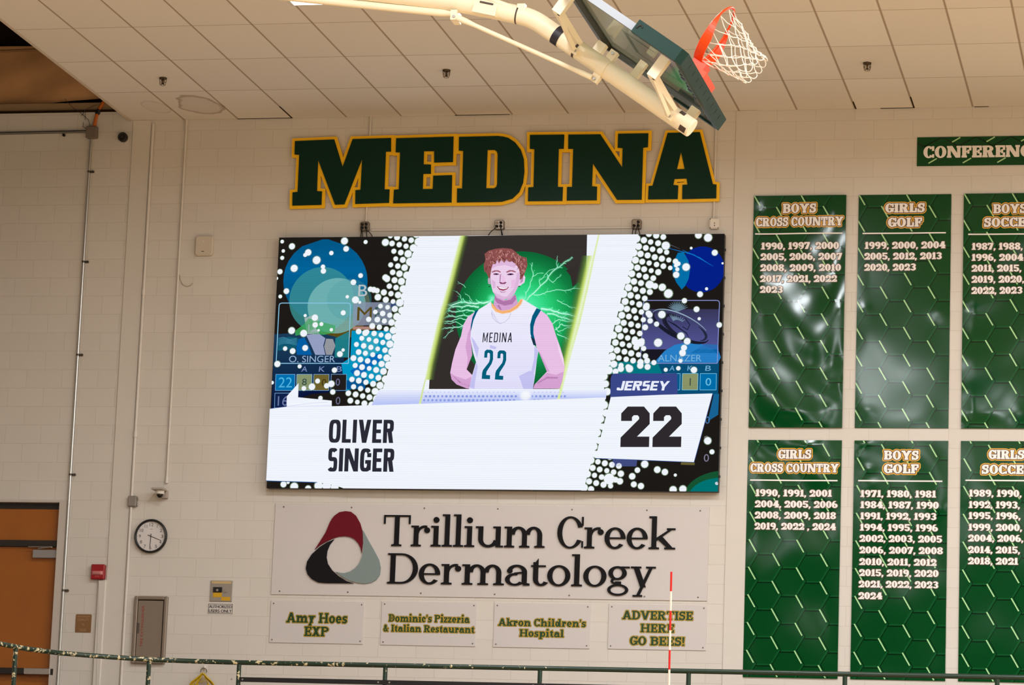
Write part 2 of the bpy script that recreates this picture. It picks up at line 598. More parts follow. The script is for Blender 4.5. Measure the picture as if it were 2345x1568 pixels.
    if ch == '&':
        w = .74 * q + S * .3
        ring(w * .40, .76, w * .26, .25, S * .8, T); ring(w * .38, .29, w * .38, .30, S, T, 40, 360)
        P.append(('p', [(w * .20, .66), (w * .42, .72), (w, 0), (w * .72, 0)])); P.append(rect(w * .74, .36, w, .36 + F)); return P, w
    return [rect(0, 0, .5, 1)], .5

def stroke_polys(prim, grow, sq=2.0, seg=10):
    """convex pieces of one stroke, fattened by grow"""
    out = []
    if prim[0] == 'p':
        p = prim[1]
        out.append(p)
        if grow:
            n = len(p)
            for k in range(n):
                a, b = Vector(p[k]), Vector(p[(k + 1) % n])
                d = b - a
                if d.length < 1e-6: continue
                nn = Vector((d.y, -d.x)).normalized() * grow
                out.append([tuple(a + nn), tuple(b + nn), tuple(b - nn), tuple(a - nn)])
                out.append([(a.x + grow * math.cos(2 * PI * j / 8), a.y + grow * math.sin(2 * PI * j / 8)) for j in range(8)])
        return out
    _, cx, cy, rx, ry, wx, wy, a0, a1 = prim
    n = max(4, int(abs(a1 - a0) / 360 * seg * 3.2))
    if grow and a1 - a0 < 359:
        ex = math.degrees(grow / max(.05, min(rx, ry)))
        a0 -= ex; a1 += ex
    RX, RY = rx + grow, ry + grow
    IX, IY = max(.0, rx - wx - grow), max(.0, ry - wy - grow)
    e = 2.0 / sq
    def pt(x, y, t):
        c, s = math.cos(t), math.sin(t)
        return (cx + x * math.copysign(abs(c) ** e, c), cy + y * math.copysign(abs(s) ** e, s))
    for k in range(n):
        t0, t1 = math.radians(lerp(a0, a1, k / n)), math.radians(lerp(a0, a1, (k + 1) / n))
        out.append([pt(RX, RY, t0), pt(RX, RY, t1), pt(IX, IY, t1), pt(IX, IY, t0)])
    return out

def layout(txt, f, gap=.06):
    x = 0; res = []
    for ch in txt:
        P, w = glyph(ch, f)
        res.append((x, P)); x += w + gap
    return res, x - gap

def union(mb, polys, y, mi=0, depth=0.0, col=None):
    """merge overlapping outlines in the plane y into one clean sheet, or a slab when depth is given"""
    V, Fc = [], []
    for q in polys:
        i = len(V)
        V += [Vector((a, b)) for a, b in q]
        ar = sum(q[k][0] * q[(k + 1) % len(q)][1] - q[(k + 1) % len(q)][0] * q[k][1] for k in range(len(q)))
        idx = list(range(i, i + len(q)))
        Fc.append(idx if ar > 0 else idx[::-1])
    v, e, f, ov, oe, of = delaunay_2d_cdt(V, [], Fc, 1, 1e-6)
    edges = {}
    for t, src in zip(f, of):
        if not src: continue
        mb.face([(v[k].x, y, v[k].y) for k in t], mi, cols=[col] * len(t) if col else None)
        if depth:
            for k in range(len(t)):
                a, b = t[k], t[(k + 1) % len(t)]
                if (b, a) in edges: del edges[(b, a)]
                else: edges[(a, b)] = 1
    for a, b in edges:
        a, b = v[a], v[b]
        mb.face([(a.x, y, a.y), (b.x, y, b.y), (b.x, y + depth, b.y), (a.x, y + depth, a.y)], mi)

def write(mb, txt, f, x0, x1, zb, cap, y, mi=0, grow=0.0, gap=.06, depth=0.0, slant=0.0, col=None):
    """set txt on the plane y between x0 and x1, baseline zb, capital height cap (metres); grow in metres"""
    res, w = layout(txt, f, gap)
    sx = (x1 - x0) / w
    polys = []
    for gx, P in res:
        for pr in P:
            for poly in stroke_polys(pr, grow / cap, f.sq):
                polys.append([(x0 + (gx + a) * sx + slant * b * cap, zb + b * cap) for a, b in poly])
    union(mb, polys, y, mi, depth, col)

def write_px(mb, txt, f, pl, pr, pb, pcap, yw, y=None, **k):
    a, b = W(pl, pb, yw), W(pr, pb, yw)
    c = W((pl + pr) / 2, pb - pcap, yw)
    zb = W((pl + pr) / 2, pb, yw).z
    write(mb, txt, f, a.x, b.x, zb, c.z - zb, yw if y is None else y, **k)

FAT = Face(S=.30, T=.14, F=.17, E=.05, XH=.74, wide=.92, tick=.40)
FATN = Face(S=.285, T=.15, F=.16, E=.05, XH=.74, wide=.95, tick=.36)
SLAB = Face(S=.235, T=.155, F=.15, E=.085, XH=.72, wide=.92, tick=.33)
BOOK = Face(S=.150, T=.058, F=.052, E=.085, XH=.665, wide=1.0, tick=.28, desc=.31, brk=.02)
COND = Face(S=.27, T=.16, F=.1, E=0, XH=.7, wide=.85, serif=False, sq=3.6)
TECH = Face(S=.30, T=.20, F=.1, E=0, XH=.7, wide=1.15, serif=False, sq=5.0)
THIN = Face(S=.16, T=.11, F=.1, E=0, XH=.7, wide=.75, serif=False, sq=4.0)

_sans_cache = {}
def sans(txt):
    """outline mesh of Blender's own plain face: list of triangles in em units"""
    if txt in _sans_cache: return _sans_cache[txt]
    cu = bpy.data.curves.new('txt', 'FONT')
    cu.body = txt
    ob = bpy.data.objects.new('txt', cu)
    COL.objects.link(ob)
    bpy.context.view_layer.update()
    me = ob.to_mesh()
    me.calc_loop_triangles()
    V = [(v.co.x, v.co.y) for v in me.vertices]
    T = [[V[i] for i in t.vertices] for t in me.loop_triangles]
    ob.to_mesh_clear()
    bpy.data.objects.remove(ob); bpy.data.curves.remove(cu)
    _sans_cache[txt] = T
    return T

def sans_write(mb, txt, x0, x1, z0, z1, y, mi=0, slant=0.0, col=None, rot=None):
    T = sans(txt)
    xs = [p[0] for t in T for p in t]; zs = [p[1] for t in T for p in t]
    a, b, c, d = min(xs), max(xs), min(zs), max(zs)
    for t in T:
        q = [((p[0] - a) / (b - a), (p[1] - c) / (d - c)) for p in t]
        if rot:
            pts = [(lerp(x1, x0, v), y, lerp(z0, z1, u)) for u, v in q]
        else:
            pts = [(lerp(x0, x1, u) + slant * v * (z1 - z0), y, lerp(z0, z1, v)) for u, v in q]
        mb.face(pts, mi, cols=[col] * 3 if col else None)

# ------------------------------------------------------------------ room shell
def nodes(name):
    m = bpy.data.materials.new(name); m.use_nodes = True
    nt = m.node_tree
    return m, nt, nt.nodes['Principled BSDF'], nt.nodes.new

def mathn(nt, op, a, b=None, c=None):
    n = nt.nodes.new('ShaderNodeMath'); n.operation = op
    for k, v in enumerate((a, b, c)):
        if v is None: continue
        if isinstance(v, (int, float)): n.inputs[k].default_value = v
        else: nt.links.new(v, n.inputs[k])
    return n.outputs[0]

def block_wall_material():
    m, nt, b, new = nodes('painted_concrete_block')
    tc = new('ShaderNodeTexCoord')
    sep = new('ShaderNodeSeparateXYZ'); nt.links.new(tc.outputs['Object'], sep.inputs[0])
    cmb = new('ShaderNodeCombineXYZ')
    nt.links.new(mathn(nt, 'SUBTRACT', sep.outputs['X'], .0896 - 40 * .4064), cmb.inputs['X'])
    nt.links.new(mathn(nt, 'SUBTRACT', sep.outputs['Z'], .0096), cmb.inputs['Y'])
    br = new('ShaderNodeTexBrick')
    br.offset = .5; br.squash = 1
    br.inputs['Scale'].default_value = 1
    br.inputs['Brick Width'].default_value = .4064
    br.inputs['Row Height'].default_value = .2032
    br.inputs['Mortar Size'].default_value = .0045
    br.inputs['Mortar Smooth'].default_value = .6
    br.inputs['Bias'].default_value = 0
    br.inputs['Color1'].default_value = C(213, 206, 197)
    br.inputs['Color2'].default_value = C(210, 203, 193)
    br.inputs['Mortar'].default_value = C(202, 194, 183)
    nt.links.new(cmb.outputs[0], br.inputs['Vector'])
    nz = new('ShaderNodeTexNoise'); nz.inputs['Scale'].default_value = 90; nz.inputs['Detail'].default_value = 5
    nt.links.new(tc.outputs['Object'], nz.inputs['Vector'])
    nz2 = new('ShaderNodeTexNoise'); nz2.inputs['Scale'].default_value = .9; nz2.inputs['Detail'].default_value = 3
    nt.links.new(tc.outputs['Object'], nz2.inputs['Vector'])
    mx = new('ShaderNodeMix'); mx.data_type = 'RGBA'; mx.blend_type = 'MULTIPLY'
    mx.inputs['Factor'].default_value = 1
    rp = new('ShaderNodeMapRange'); rp.inputs['To Min'].default_value = .95; rp.inputs['To Max'].default_value = 1.05
    nt.links.new(nz2.outputs['Fac'], rp.inputs['Value'])
    nt.links.new(br.outputs['Color'], mx.inputs['A']); nt.links.new(rp.outputs[0], mx.inputs['B'])
    nt.links.new(mx.outputs['Result'], b.inputs['Base Color'])
    h = mathn(nt, 'MULTIPLY_ADD', nz.outputs['Fac'], .12, mathn(nt, 'MULTIPLY', br.outputs['Fac'], -1.0))
    bp = new('ShaderNodeBump'); bp.inputs['Strength'].default_value = .3; bp.inputs['Distance'].default_value = .004
    nt.links.new(h, bp.inputs['Height']); nt.links.new(bp.outputs['Normal'], b.inputs['Normal'])
    b.inputs['Roughness'].default_value = .55
    b.inputs['Specular IOR Level'].default_value = .35
    return m

def ceiling_material():
    m, nt, b, new = nodes('acoustic_tile')
    tc = new('ShaderNodeTexCoord')
    sep = new('ShaderNodeSeparateXYZ'); nt.links.new(tc.outputs['Object'], sep.inputs[0])
    cmb = new('ShaderNodeCombineXYZ')
    nt.links.new(mathn(nt, 'ADD', sep.outputs['X'], 10.2701 + 40 * .6096), cmb.inputs['X'])
    nt.links.new(mathn(nt, 'ADD', sep.outputs['Y'], -.0297 + 60 * 1.2192), cmb.inputs['Y'])
    br = new('ShaderNodeTexBrick'); br.offset = 0
    br.inputs['Scale'].default_value = 1
    br.inputs['Brick Width'].default_value = .6096
    br.inputs['Row Height'].default_value = 1.2192
    br.inputs['Mortar Size'].default_value = .0055
    br.inputs['Mortar Smooth'].default_value = .3
    br.inputs['Color1'].default_value = C(234, 226, 216)
    br.inputs['Color2'].default_value = C(228, 219, 208)
    br.inputs['Mortar'].default_value = C(142, 124, 104)
    nt.links.new(cmb.outputs[0], br.inputs['Vector'])
    # old water stains in the tiles by the corner
    gx = mathn(nt, 'PINGPONG', mathn(nt, 'ADD', sep.outputs['X'], 10.2701 + 40 * .6096), .3048)
    gl = mathn(nt, 'MULTIPLY', mathn(nt, 'LESS_THAN', gx, .0125), .62)
    mg = new('ShaderNodeMix'); mg.data_type = 'RGBA'
    nt.links.new(gl, mg.inputs['Factor']); nt.links.new(br.outputs['Color'], mg.inputs['A']); mg.inputs['B'].default_value = C(172, 152, 130)
    prev = mg.outputs['Result']
    for cx, cy, rx, ry, amt in ((-10.52, -.62, .27, .44, .55), (-11.02, -.55, .16, .30, .22)):
        dx = mathn(nt, 'DIVIDE', mathn(nt, 'SUBTRACT', sep.outputs['X'], cx), rx)
        dy = mathn(nt, 'DIVIDE', mathn(nt, 'SUBTRACT', sep.outputs['Y'], cy), ry)
        nz = new('ShaderNodeTexNoise'); nz.inputs['Scale'].default_value = 3.2; nz.inputs['Detail'].default_value = 2
        nt.links.new(tc.outputs['Object'], nz.inputs['Vector'])
        d = mathn(nt, 'SQRT', mathn(nt, 'ADD', mathn(nt, 'MULTIPLY', dx, dx), mathn(nt, 'MULTIPLY', dy, dy)))
        d = mathn(nt, 'ADD', d, mathn(nt, 'MULTIPLY', mathn(nt, 'SUBTRACT', nz.outputs['Fac'], .5), .7))
        cr = new('ShaderNodeValToRGB')
        e = cr.color_ramp.elements
        e[0].position = 0; e[0].color = (.18, .18, .18, 1)
        e[1].position = .80; e[1].color = (.25, .25, .25, 1)
        for p, v in ((.92, .95), (.97, 1.0), (1.04, 0.0)):
            q = e.new(p * .9); q.color = (v, v, v, 1)
        e[1].position = .72
        nt.links.new(d, cr.inputs[0])
        mx = new('ShaderNodeMix'); mx.data_type = 'RGBA'
        nt.links.new(mathn(nt, 'MULTIPLY', cr.outputs[0], amt), mx.inputs['Factor'])
        nt.links.new(prev, mx.inputs['A']); mx.inputs['B'].default_value = C(130, 96, 60)
        prev = mx.outputs['Result']
    nt.links.new(prev, b.inputs['Base Color'])
    nz = new('ShaderNodeTexNoise'); nz.inputs['Scale'].default_value = 60; nz.inputs['Detail'].default_value = 4
    nt.links.new(tc.outputs['Object'], nz.inputs['Vector'])
    h = mathn(nt, 'MULTIPLY_ADD', nz.outputs['Fac'], .3, mathn(nt, 'MULTIPLY', br.outputs['Fac'], .6))
    bp = new('ShaderNodeBump'); bp.inputs['Strength'].default_value = .4; bp.inputs['Distance'].default_value = .005
    nt.links.new(h, bp.inputs['Height']); nt.links.new(bp.outputs['Normal'], b.inputs['Normal'])
    b.inputs['Roughness'].default_value = .9
    b.inputs['Specular IOR Level'].default_value = .1
    return m

def wood_floor_material():
    m, nt, b, new = nodes('maple_floor')
    tc = new('ShaderNodeTexCoord')
    br = new('ShaderNodeTexBrick'); br.offset = .37
    br.inputs['Scale'].default_value = 1
    br.inputs['Brick Width'].default_value = 1.1
    br.inputs['Row Height'].default_value = .057
    br.inputs['Mortar Size'].default_value = .001
    br.inputs['Color1'].default_value = C(214, 182, 138)
    br.inputs['Color2'].default_value = C(200, 168, 124)
    br.inputs['Mortar'].default_value = C(120, 80, 45)
    nt.links.new(tc.outputs['Object'], br.inputs['Vector'])
    nt.links.new(br.outputs['Color'], b.inputs['Base Color'])
    b.inputs['Roughness'].default_value = .25
    return m

PAINT = mat('wall_paint', (212, 205, 195), .5, spec=.35, bump=.12, bscale=120, vary=.03)
WALLM = block_wall_material()
CEIL_Z = 9.684
DOOR_R, DOOR_T = W(155, 1146).x, W(100, 1146).z
TRACK_Z = 2.55

mb = MB()
XL, XR = -17.0, 16.0
ztop = 9.80
mb.face([(DOOR_R, 0, 0), (XR, 0, 0), (XR, 0, ztop), (DOOR_R, 0, ztop)])
mb.face([(XL, 0, DOOR_T), (DOOR_R, 0, DOOR_T), (DOOR_R, 0, ztop), (XL, 0, ztop)])
mb.face([(XL, 0, 0), (DOOR_R - 1.45, 0, 0), (DOOR_R - 1.45, 0, DOOR_T), (XL, 0, DOOR_T)])
mb.face([(DOOR_R - 1.45, 0, 0), (DOOR_R, 0, 0), (DOOR_R, 0, TRACK_Z), (DOOR_R - 1.45, 0, TRACK_Z)])
for a in (DOOR_R, DOOR_R - 1.45):
    mb.face([(a, 0, TRACK_Z), (a, .2, TRACK_Z), (a, .2, DOOR_T), (a, 0, DOOR_T)])
mb.face([(DOOR_R - 1.45, 0, DOOR_T), (DOOR_R, 0, DOOR_T), (DOOR_R, .2, DOOR_T), (DOOR_R - 1.45, .2, DOOR_T)])
mb.face([(XL, 0, ztop), (XR, 0, ztop), (XR, .2, ztop), (XL, .2, ztop)])
tag(mb.build('wall_back', WALLM, origin=(0, 0, 0), fixn=False), kind='structure')

# smooth pilaster bands either side of the display wall
mb = MB()
xa = (W(297, 440).x + W(273.5, 800).x + W(253, 1200).x) / 3
mb.rbox((xa, -.014, 0), (-11.248, 0, CEIL_Z - .001), r=.008)
tag(mb.build('trim_1', PAINT), kind='structure')
mb = MB()
mb.rbox((-4.815, -.010, 0), (W(1728.6, 413).x, 0, CEIL_Z - .001), r=.006)
tag(mb.build('trim_2', PAINT), kind='structure')

# dropped tile ceiling with its cut edge on the left
mb = MB()
EDGE_X = -11.49
mb.box((EDGE_X, -36.0, CEIL_Z), (XR, -.006, CEIL_Z + .05))
tag(mb.build('ceiling', ceiling_material(), origin=(0, 0, 0)), kind='structure')
mb = MB()
mb.box((EDGE_X - .02, -36.0, CEIL_Z - .006), (EDGE_X + .012, -.006, CEIL_Z + .09))
tag(mb.build('trim_3', mat('grid_edge', (206, 190, 172), .6)), kind='structure')
# dark strips painted for the shade in slots where border tiles sit short
mb = MB()
for a, b_ in ((-10.27, -9.66), (-7.85, -7.25), (-3.3, -2.95), (-2.33, -2.18)):
    mb.box((a, -.016, CEIL_Z - .003), (b_, -.001, CEIL_Z + .001))
for x, l in ((-9.66, .5), (-3.555, .30), (-2.95, .45)):
    mb.box((x - .006, -l, CEIL_Z - .003), (x + .006, -.001, CEIL_Z + .001))
tag(mb.build('trim_4', mat('dark_gap', (46, 32, 20), .95, spec=0)), kind='structure')

# gym floor and the raised track in front of the wall
mb = MB()
mb.box((XL, -36.0, -.1), (XR, .3, 0))
tag(mb.build('floor', wood_floor_material(), origin=(0, 0, 0)), kind='structure')
rail_path = [ZP(0, 1473.7, 3.57), ZP(60, 1485, 3.57), ZP(135, 1494.6, 3.57), ZP(190, 1499.2, 3.57), ZP(260, 1504.5, 3.57), ZP(340, 1509.6, 3.57), ZP(440, 1513.4, 3.57), ZP(548, 1516.5, 3.57)]
mb = MB()
edge = [(p.x, p.y) for p in rail_path] + [(-4, -2.78), (4.5, -2.86), (XR, -2.9)]
edge = [(-11.4, -6.5)] + [(a, b_ - .08) for a, b_ in edge]
top = [(XR, -.0005), (XL, -.0005), (XL, -6.5)]
poly = edge + top
tris = tessellate_polygon([[Vector((a, b_, 0)) for a, b_ in poly]])
for t in tris:
    mb.face([(poly[k][0], poly[k][1], TRACK_Z) for k in t])
    mb.face([(poly[k][0], poly[k][1], TRACK_Z - .25) for k in t][::-1])
for k in range(len(poly)):
    a, b_ = poly[k], poly[(k + 1) % len(poly)]
    mb.face([(a[0], a[1], TRACK_Z), (b_[0], b_[1], TRACK_Z), (b_[0], b_[1], TRACK_Z - .25), (a[0], a[1], TRACK_Z - .25)])
tag(mb.build('floor', mat('track_surface', (120, 96, 78), .8, vary=.1), origin=(0, 0, 0)), kind='structure')
# far side walls and the roof above the open corner
mb = MB()
mb.face([(XL, -36.0, 0), (XL, .2, 0), (XL, .2, 12.5), (XL, -36.0, 12.5)])
tag(mb.build('wall_left', PAINT, origin=(0, 0, 0), fixn=False), kind='structure')
mb = MB()
mb.face([(XR, -36.0, 0), (XR, .2, 0), (XR, .2, CEIL_Z), (XR, -36.0, CEIL_Z)])
tag(mb.build('wall_right', PAINT, origin=(0, 0, 0), fixn=False), kind='structure')
mb = MB()
mb.box((XL, -36.0, 12.5), (-8, .3, 12.6))
tag(mb.build('ceiling', mat('roof_void', (34, 24, 18), .95, spec=.05), origin=(0, 0, 0)), kind='structure')
mb = MB()
mb.face([(XL, .30, 9.7), (XR, .30, 9.7), (XR, .30, 12.5), (XL, .30, 12.5)])
tag(mb.build('wall_back', mat('roof_void'), origin=(0, 0, 0), fixn=False), kind='structure')  # blackish plane, its colour stands for the dark void under the roof
mb = MB()
mb.face([(XL, -36, 0), (XR, -36, 0), (XR, -36, 3.2), (XL, -36, 3.2)], 0); mb.face([(XL, -36, 3.2), (XR, -36, 3.2), (XR, -36, 12.5), (XL, -36, 12.5)], 1)
tag(mb.build('wall_front', [PAINT, mat('reflection_dimmer', (62, 58, 54), .9)], origin=(0, 0, 0), fixn=False), kind='structure')  # unseen end wall; dark upper part added to dim reflections in the banners
# steel channel on top of the block wall
mb = MB()
z0 = W(120, 256).z
mb.box((XL, -.012, z0 - .012), (EDGE_X + .12, .06, z0 + .012), 1)
mb.box((XL, .015, z0 + .012), (EDGE_X + .12, .075, z0 + .10), 0)
tag(mb.build('trim_5', [mat('wall_channel', (150, 122, 88), .7), mat('dark_gap')]), kind='structure')

# paper-faced insulation hanging over the top of the wall
rnd = random.Random(5)
mb = MB()
nx, nz_ = 90, 40
zi0, zi1 = z0 + .10, W(20, 96).z
rows = []
def wr(x, z):
    return (.05 * math.sin(1.9 * x + 1.3 * math.sin(2.2 * z)) * math.sin(2.6 * z + .8 * x) + .018 * math.sin(7.0 * x + 3.3 * z + 1.5 * math.sin(4 * z)) +
            .012 * math.sin(13 * z - 5.1 * x))
for j in range(nz_ + 1):
    row = []
    for i in range(nx + 1):
        x = lerp(-14.2, EDGE_X + .3, i / nx); z = lerp(zi0, zi1, j / nz_)
        lift = .14 * max(0, min(1, (x + 12.72) / .9)) if j == 0 else .14 * max(0, min(1, (x + 12.72) / .9)) * (1 - j / nz_)
        row.append((x, .10 + .06 * j / nz_ + wr(x, z) * .75, z + lift * (.55 if x < EDGE_X - .1 else .9)))
    rows.append(row)
mb.grid(rows)
tag(mb.build('insulation_sheet', mat('kraft_paper', (196, 148, 100), .7, bump=1.0, bscale=5, vary=.22, vscale=2.5)),
    'brown wrinkled paper-faced insulation above the block wall, by the ceiling edge', 'insulation')
mb = MB()
zz = W(20, 116).z
mb.tube([(-14.2, .02, zz - .02), (-12.6, .02, zz + .01), (EDGE_X + .3, .02, zz + .03)], .016, 8)
tag(mb.build('steel_rod', mat('kraft_edge', (140, 100, 60), .6)), 'thin horizontal rod along the top of the brown insulation', 'rod')

# ------------------------------------------------------------------ door
door = thing('door_1', (DOOR_R - .72, 0, TRACK_Z), kind='structure')
FR = mat('door_frame_paint', (196, 186, 176), .45)
WOOD = mat('door_wood', (158, 90, 24), .42, vary=.16, vscale=2.5, bump=.05, bscale=30)
DARK = mat('dark_bronze', (34, 28, 24), .5)
STEEL = mat('brushed_steel', (176, 172, 168), .35, metal=.85)
mb = MB()
xl = DOOR_R - 1.45
jw = .085
mb.box((DOOR_R - jw, -.018, TRACK_Z), (DOOR_R, .16, DOOR_T))
mb.box((xl, -.018, TRACK_Z), (xl + jw, .16, DOOR_T))
mb.box((xl + jw, -.018, DOOR_T - .02), (DOOR_R - jw, .16, DOOR_T))
mb.build('frame', FR, door)
zt0, zt1 = W(70, 1236).z, W(70, 1163).z
zb1 = W(70, 1250).z
mb = MB(); mb.box((xl + jw, .055, zt1 - .004), (DOOR_R - jw, .14, DOOR_T - .02)); mb.build('head_shade', DARK, door)  # dark strip painted in for the shadow under the frame head
mb = MB(); mb.box((xl + jw, .06, zt0), (DOOR_R - jw, .12, zt1)); mb.build('transom_panel', WOOD, door)
mb = MB(); mb.box((xl + jw, .02, zb1), (DOOR_R - jw, .13, zt0)); mb.build('transom_bar', DARK, door)
mb = MB(); mb.box((xl + jw + .005, .06, TRACK_Z + .008), (DOOR_R - jw - .005, .11, zb1 - .004)); leaf = mb.build('leaf', WOOD, door)
mb = MB()
c0, c1 = W(75, 1277, .02), W(131, 1259, .02)
mb.rbox((c0.x, .005, c0.z), (c1.x, .06, c1.z), r=.008)
cl = mb.build('closer', mat('closer_grey', (150, 146, 144), .4, metal=.3), door)
mb = MB()
mb.tube([(c0.x + .06, .01, c1.z + .012), (c0.x + .20, -.01, c1.z + .03), (c1.x - .05, .0, c1.z + .025)], .008, 6)
mb.tube([(c0.x - .05, .0, c1.z + .03), (c1.x - .05, -.004, c1.z + .03)], .007, 6)
mb.build('closer_arm', STEEL, cl)
mb = MB()
p0, p1 = W(57, 1544, .02), W(118, 1531, .02)
mb.rbox((p0.x, -.03, p0.z), (p1.x, .05, p1.z), r=.01, mi=0)
mb.rbox((xl + .1, -.02, p0.z), (p0.x, .05, p1.z), r=.01, mi=1)
mb.rbox((p1.x, -.02, p0.z - .005), (p1.x + .035, .058, p1.z), r=.006, mi=1)
mb.build('panic_bar', [STEEL, DARK], door)

# ------------------------------------------------------------------ wall letters
GREEN_P = mat('letter_green', (2, 44, 31), .28, spec=.18, vary=.05)
GOLD_P = mat('letter_gold', (255, 196, 18), .4, spec=.3)
LET = {
 'M': (0, [(138,168),(490,153),(565,398),(655,150),(998,140),(998,262),(952,262),(940,600),(985,600),(980,720),(678,730),(680,607),(725,603),(740,325),(580,733),(497,737),(345,335),(335,615),(380,618),(375,738),(115,745),(117,627),(162,622),(177,290),(135,287)], []),
 'E': (0, [(1045,143),(1558,128),(1552,355),(1385,360),(1385,258),(1293,258),(1290,377),(1355,378),(1355,460),(1287,462),(1283,597),(1372,597),(1377,478),(1545,473),(1540,717),(1018,725),(1025,603),(1068,600),(1080,268),(1040,268)], []),
 'D': (0, [(1607,130),(1955,122),(2005,128),(2050,140),(2110,180),(2160,245),(2187,330),(2192,440),(2180,540),(2145,625),(2085,682),(1990,710),(1900,713),(1588,717),(1590,592),(1635,592),(1645,255),(1605,252)],
       [[(1862,247),(1925,247),(1945,260),(1953,285),(1948,550),(1940,578),(1920,590),(1850,590)]]),
 'I': (1, [(288,113),(595,110),(590,237),(545,237),(537,578),(583,580),(578,703),(270,706),(273,583),(320,580),(328,240),(287,237)], []),
 'N': (1, [(632,110),(918,107),(1113,402),(1117,230),(1073,227),(1077,102),(1347,98),(1343,222),(1300,227),(1287,692),(1067,693),(850,368),(843,572),(888,576),(885,697),(617,700),(620,578),(665,578),(675,237),(630,237)], []),
 'A': (1, [(1520,95),(1808,88),(1925,553),(1957,557),(1955,680),(1650,687),(1653,560),(1697,557),(1690,503),(1582,507),(1570,560),(1615,565),(1610,687),(1345,690),(1350,570),(1385,567)], [[(1640,265),(1672,418),(1603,420)]]),
}
place = {'M': 'first of the word above the screen', 'E': 'second of the word above the screen', 'D': 'third and rounded, above the screen',
         'I': 'fourth and narrowest, above the screen', 'N': 'fifth of the word above the screen', 'A': 'last of the word, below the hoop mast tip'}
for ch, (side, out, holes) in LET.items():
    ox = 640 if side == 0 else 1140
    def wz(p):
        q = W(ox + p[0] / 3.9083, 280 + p[1] / 3.9083, -.05)
        return (q.x, q.z)
    o2 = [wz(p) for p in out]; h2 = [[wz(p) for p in h] for h in holes]
    cx = sum(p[0] for p in o2) / len(o2); bz = min(p[1] for p in o2)
    t = thing('wall_letter', (cx, 0, bz), 'green gold-edged letter %s, %s' % (ch, place[ch]), 'sign letter', 'big letters above the screen')
    mb = MB()
    g = .0335 if ch != 'A' else .030
    polys = []
    tr_ = tessellate_polygon([[Vector((u, v, 0)) for u, v in l] for l in [o2] + h2])
    fl_ = [q for l in [o2] + h2 for q in l]
    polys += [[fl_[i] for i in t_] for t_ in tr_]
    for loop in [o2] + h2:
        n = len(loop)
        ar = sum(loop[k][0] * loop[(k + 1) % n][1] - loop[(k + 1) % n][0] * loop[k][1] for k in range(n))
        sgn = (1 if ar > 0 else -1) * (1 if loop is o2 else -1)
        for k in range(n):
            a, b_ = Vector(loop[k]), Vector(loop[(k + 1) % n])
            d = (b_ - a).normalized(); nn = Vector((d.y, -d.x)) * g * sgn
            polys.append([tuple(a + nn), tuple(b_ + nn), tuple(b_), tuple(a)])
            pv = Vector(loop[k - 1]); d0 = (a - pv).normalized()
            if (d0.x * d.y - d0.y * d.x) * sgn > 0.02:
                n0 = Vector((d0.y, -d0.x)) * g * sgn
                mt = n0 + nn; mt = mt * (g * g / max(1e-9, mt.dot(n0)))
                if mt.length > 3 * g: mt = mt.normalized() * 3 * g
                polys.append([tuple(a), tuple(a + n0), tuple(a + mt), tuple(a + nn)])
    yo = .0016 if ch in 'EIA' else 0.0
    union(mb, polys, -.040 - yo, 0, .028)
    mb.build('gold_backing', GOLD_P, t)
    mb = MB(); mb.prism(o2, -.052 - yo, -.0402 - yo, holes=h2)
    mb.build('green_face', GREEN_P, t)
    xs = [q[0] for q in o2]
    for px_ in (lerp(min(xs), max(xs), .2), lerp(min(xs), max(xs), .72)):
        mb = MB(); mb.tube([(px_, -.013, bz + .06), (px_, .0, bz + .06)], .012, 8)
        mb.build('standoff', STEEL, t)

# ------------------------------------------------------------------ sponsor boards
PANEL = mat('white_board', (206, 199, 196), .35, spec=.4)
SCREW = mat('screw_head', (120, 112, 104), .4, metal=.6)
INK = mat('raised_black', (20, 18, 20), .5, spec=.12)
t0 = W(630.3, 1154.5, -.012); t1 = W(1618.5, 1374.7, -.012)
XA, XB, ZA, ZB = -9.629, -4.991, 4.513, 5.477
big = thing('sponsor_board', ((XA + XB) / 2, 0, ZA), 'long white sponsor board with raised black serif lettering and three-part rounded triangle logo', 'sign board')
mb = MB(); mb.rbox((XA, -.012, ZA), (XB, -.001, ZB), r=.002, cham=.0015); mb.build('panel', PANEL, big)
for pl, pr, pb, cp, txt in ((876.4, 1545.8, 1253.3, 71.5, 'Trillium Creek'), (885.6, 1498.5, 1339.8, 70.0, 'Dermatology')):
    mb = MB(); write_px(mb, txt, BOOK, pl, pr, pb, cp, -.03, depth=.0175, gap=.035)
    mb.build('lettering', INK, big)
LOGO = {
 'red': ((104, 18, 32), [(497,487),(550,405),(600,325),(640,230),(660,195),(685,165),(730,133),(790,123),(840,130),(885,165),(925,235),(947,310),(951,420),(940,517),(930,470),(910,430),(875,390),(830,367),(780,360),(720,365),(660,385),(590,420),(540,450)]),
 'grey': ((128, 142, 140), [(955,308),(1000,395),(1055,490),(1105,585),(1120,660),(1112,720),(1080,770),(1030,798),(970,807),(900,800),(830,780),(760,745),(697,695),(740,706),(780,708),(830,695),(880,662),(920,615),(945,550),(957,470),(960,400)]),
 'black': ((22, 20, 22), [(680,390),(640,440),(615,500),(608,560),(620,620),(660,680),(720,735),(800,785),(865,805),(600,803),(530,797),(470,765),(430,720),(413,665),(425,600),(470,530),(540,465),(610,420)]),
}
for nm, (col, pts) in LOGO.items():
    mb = MB()
    mb.prism([(W(600 + a / 4.125, 1140 + b_ / 4.125, -.03).x, W(600 + a / 4.125, 1140 + b_ / 4.125, -.03).z) for a, b_ in pts], -.03, -.0125)
    o = mb.build('logo_petal', mat('logo_' + nm, col, .5, spec=.12), big); o['label'] = nm + ' petal of the logo'
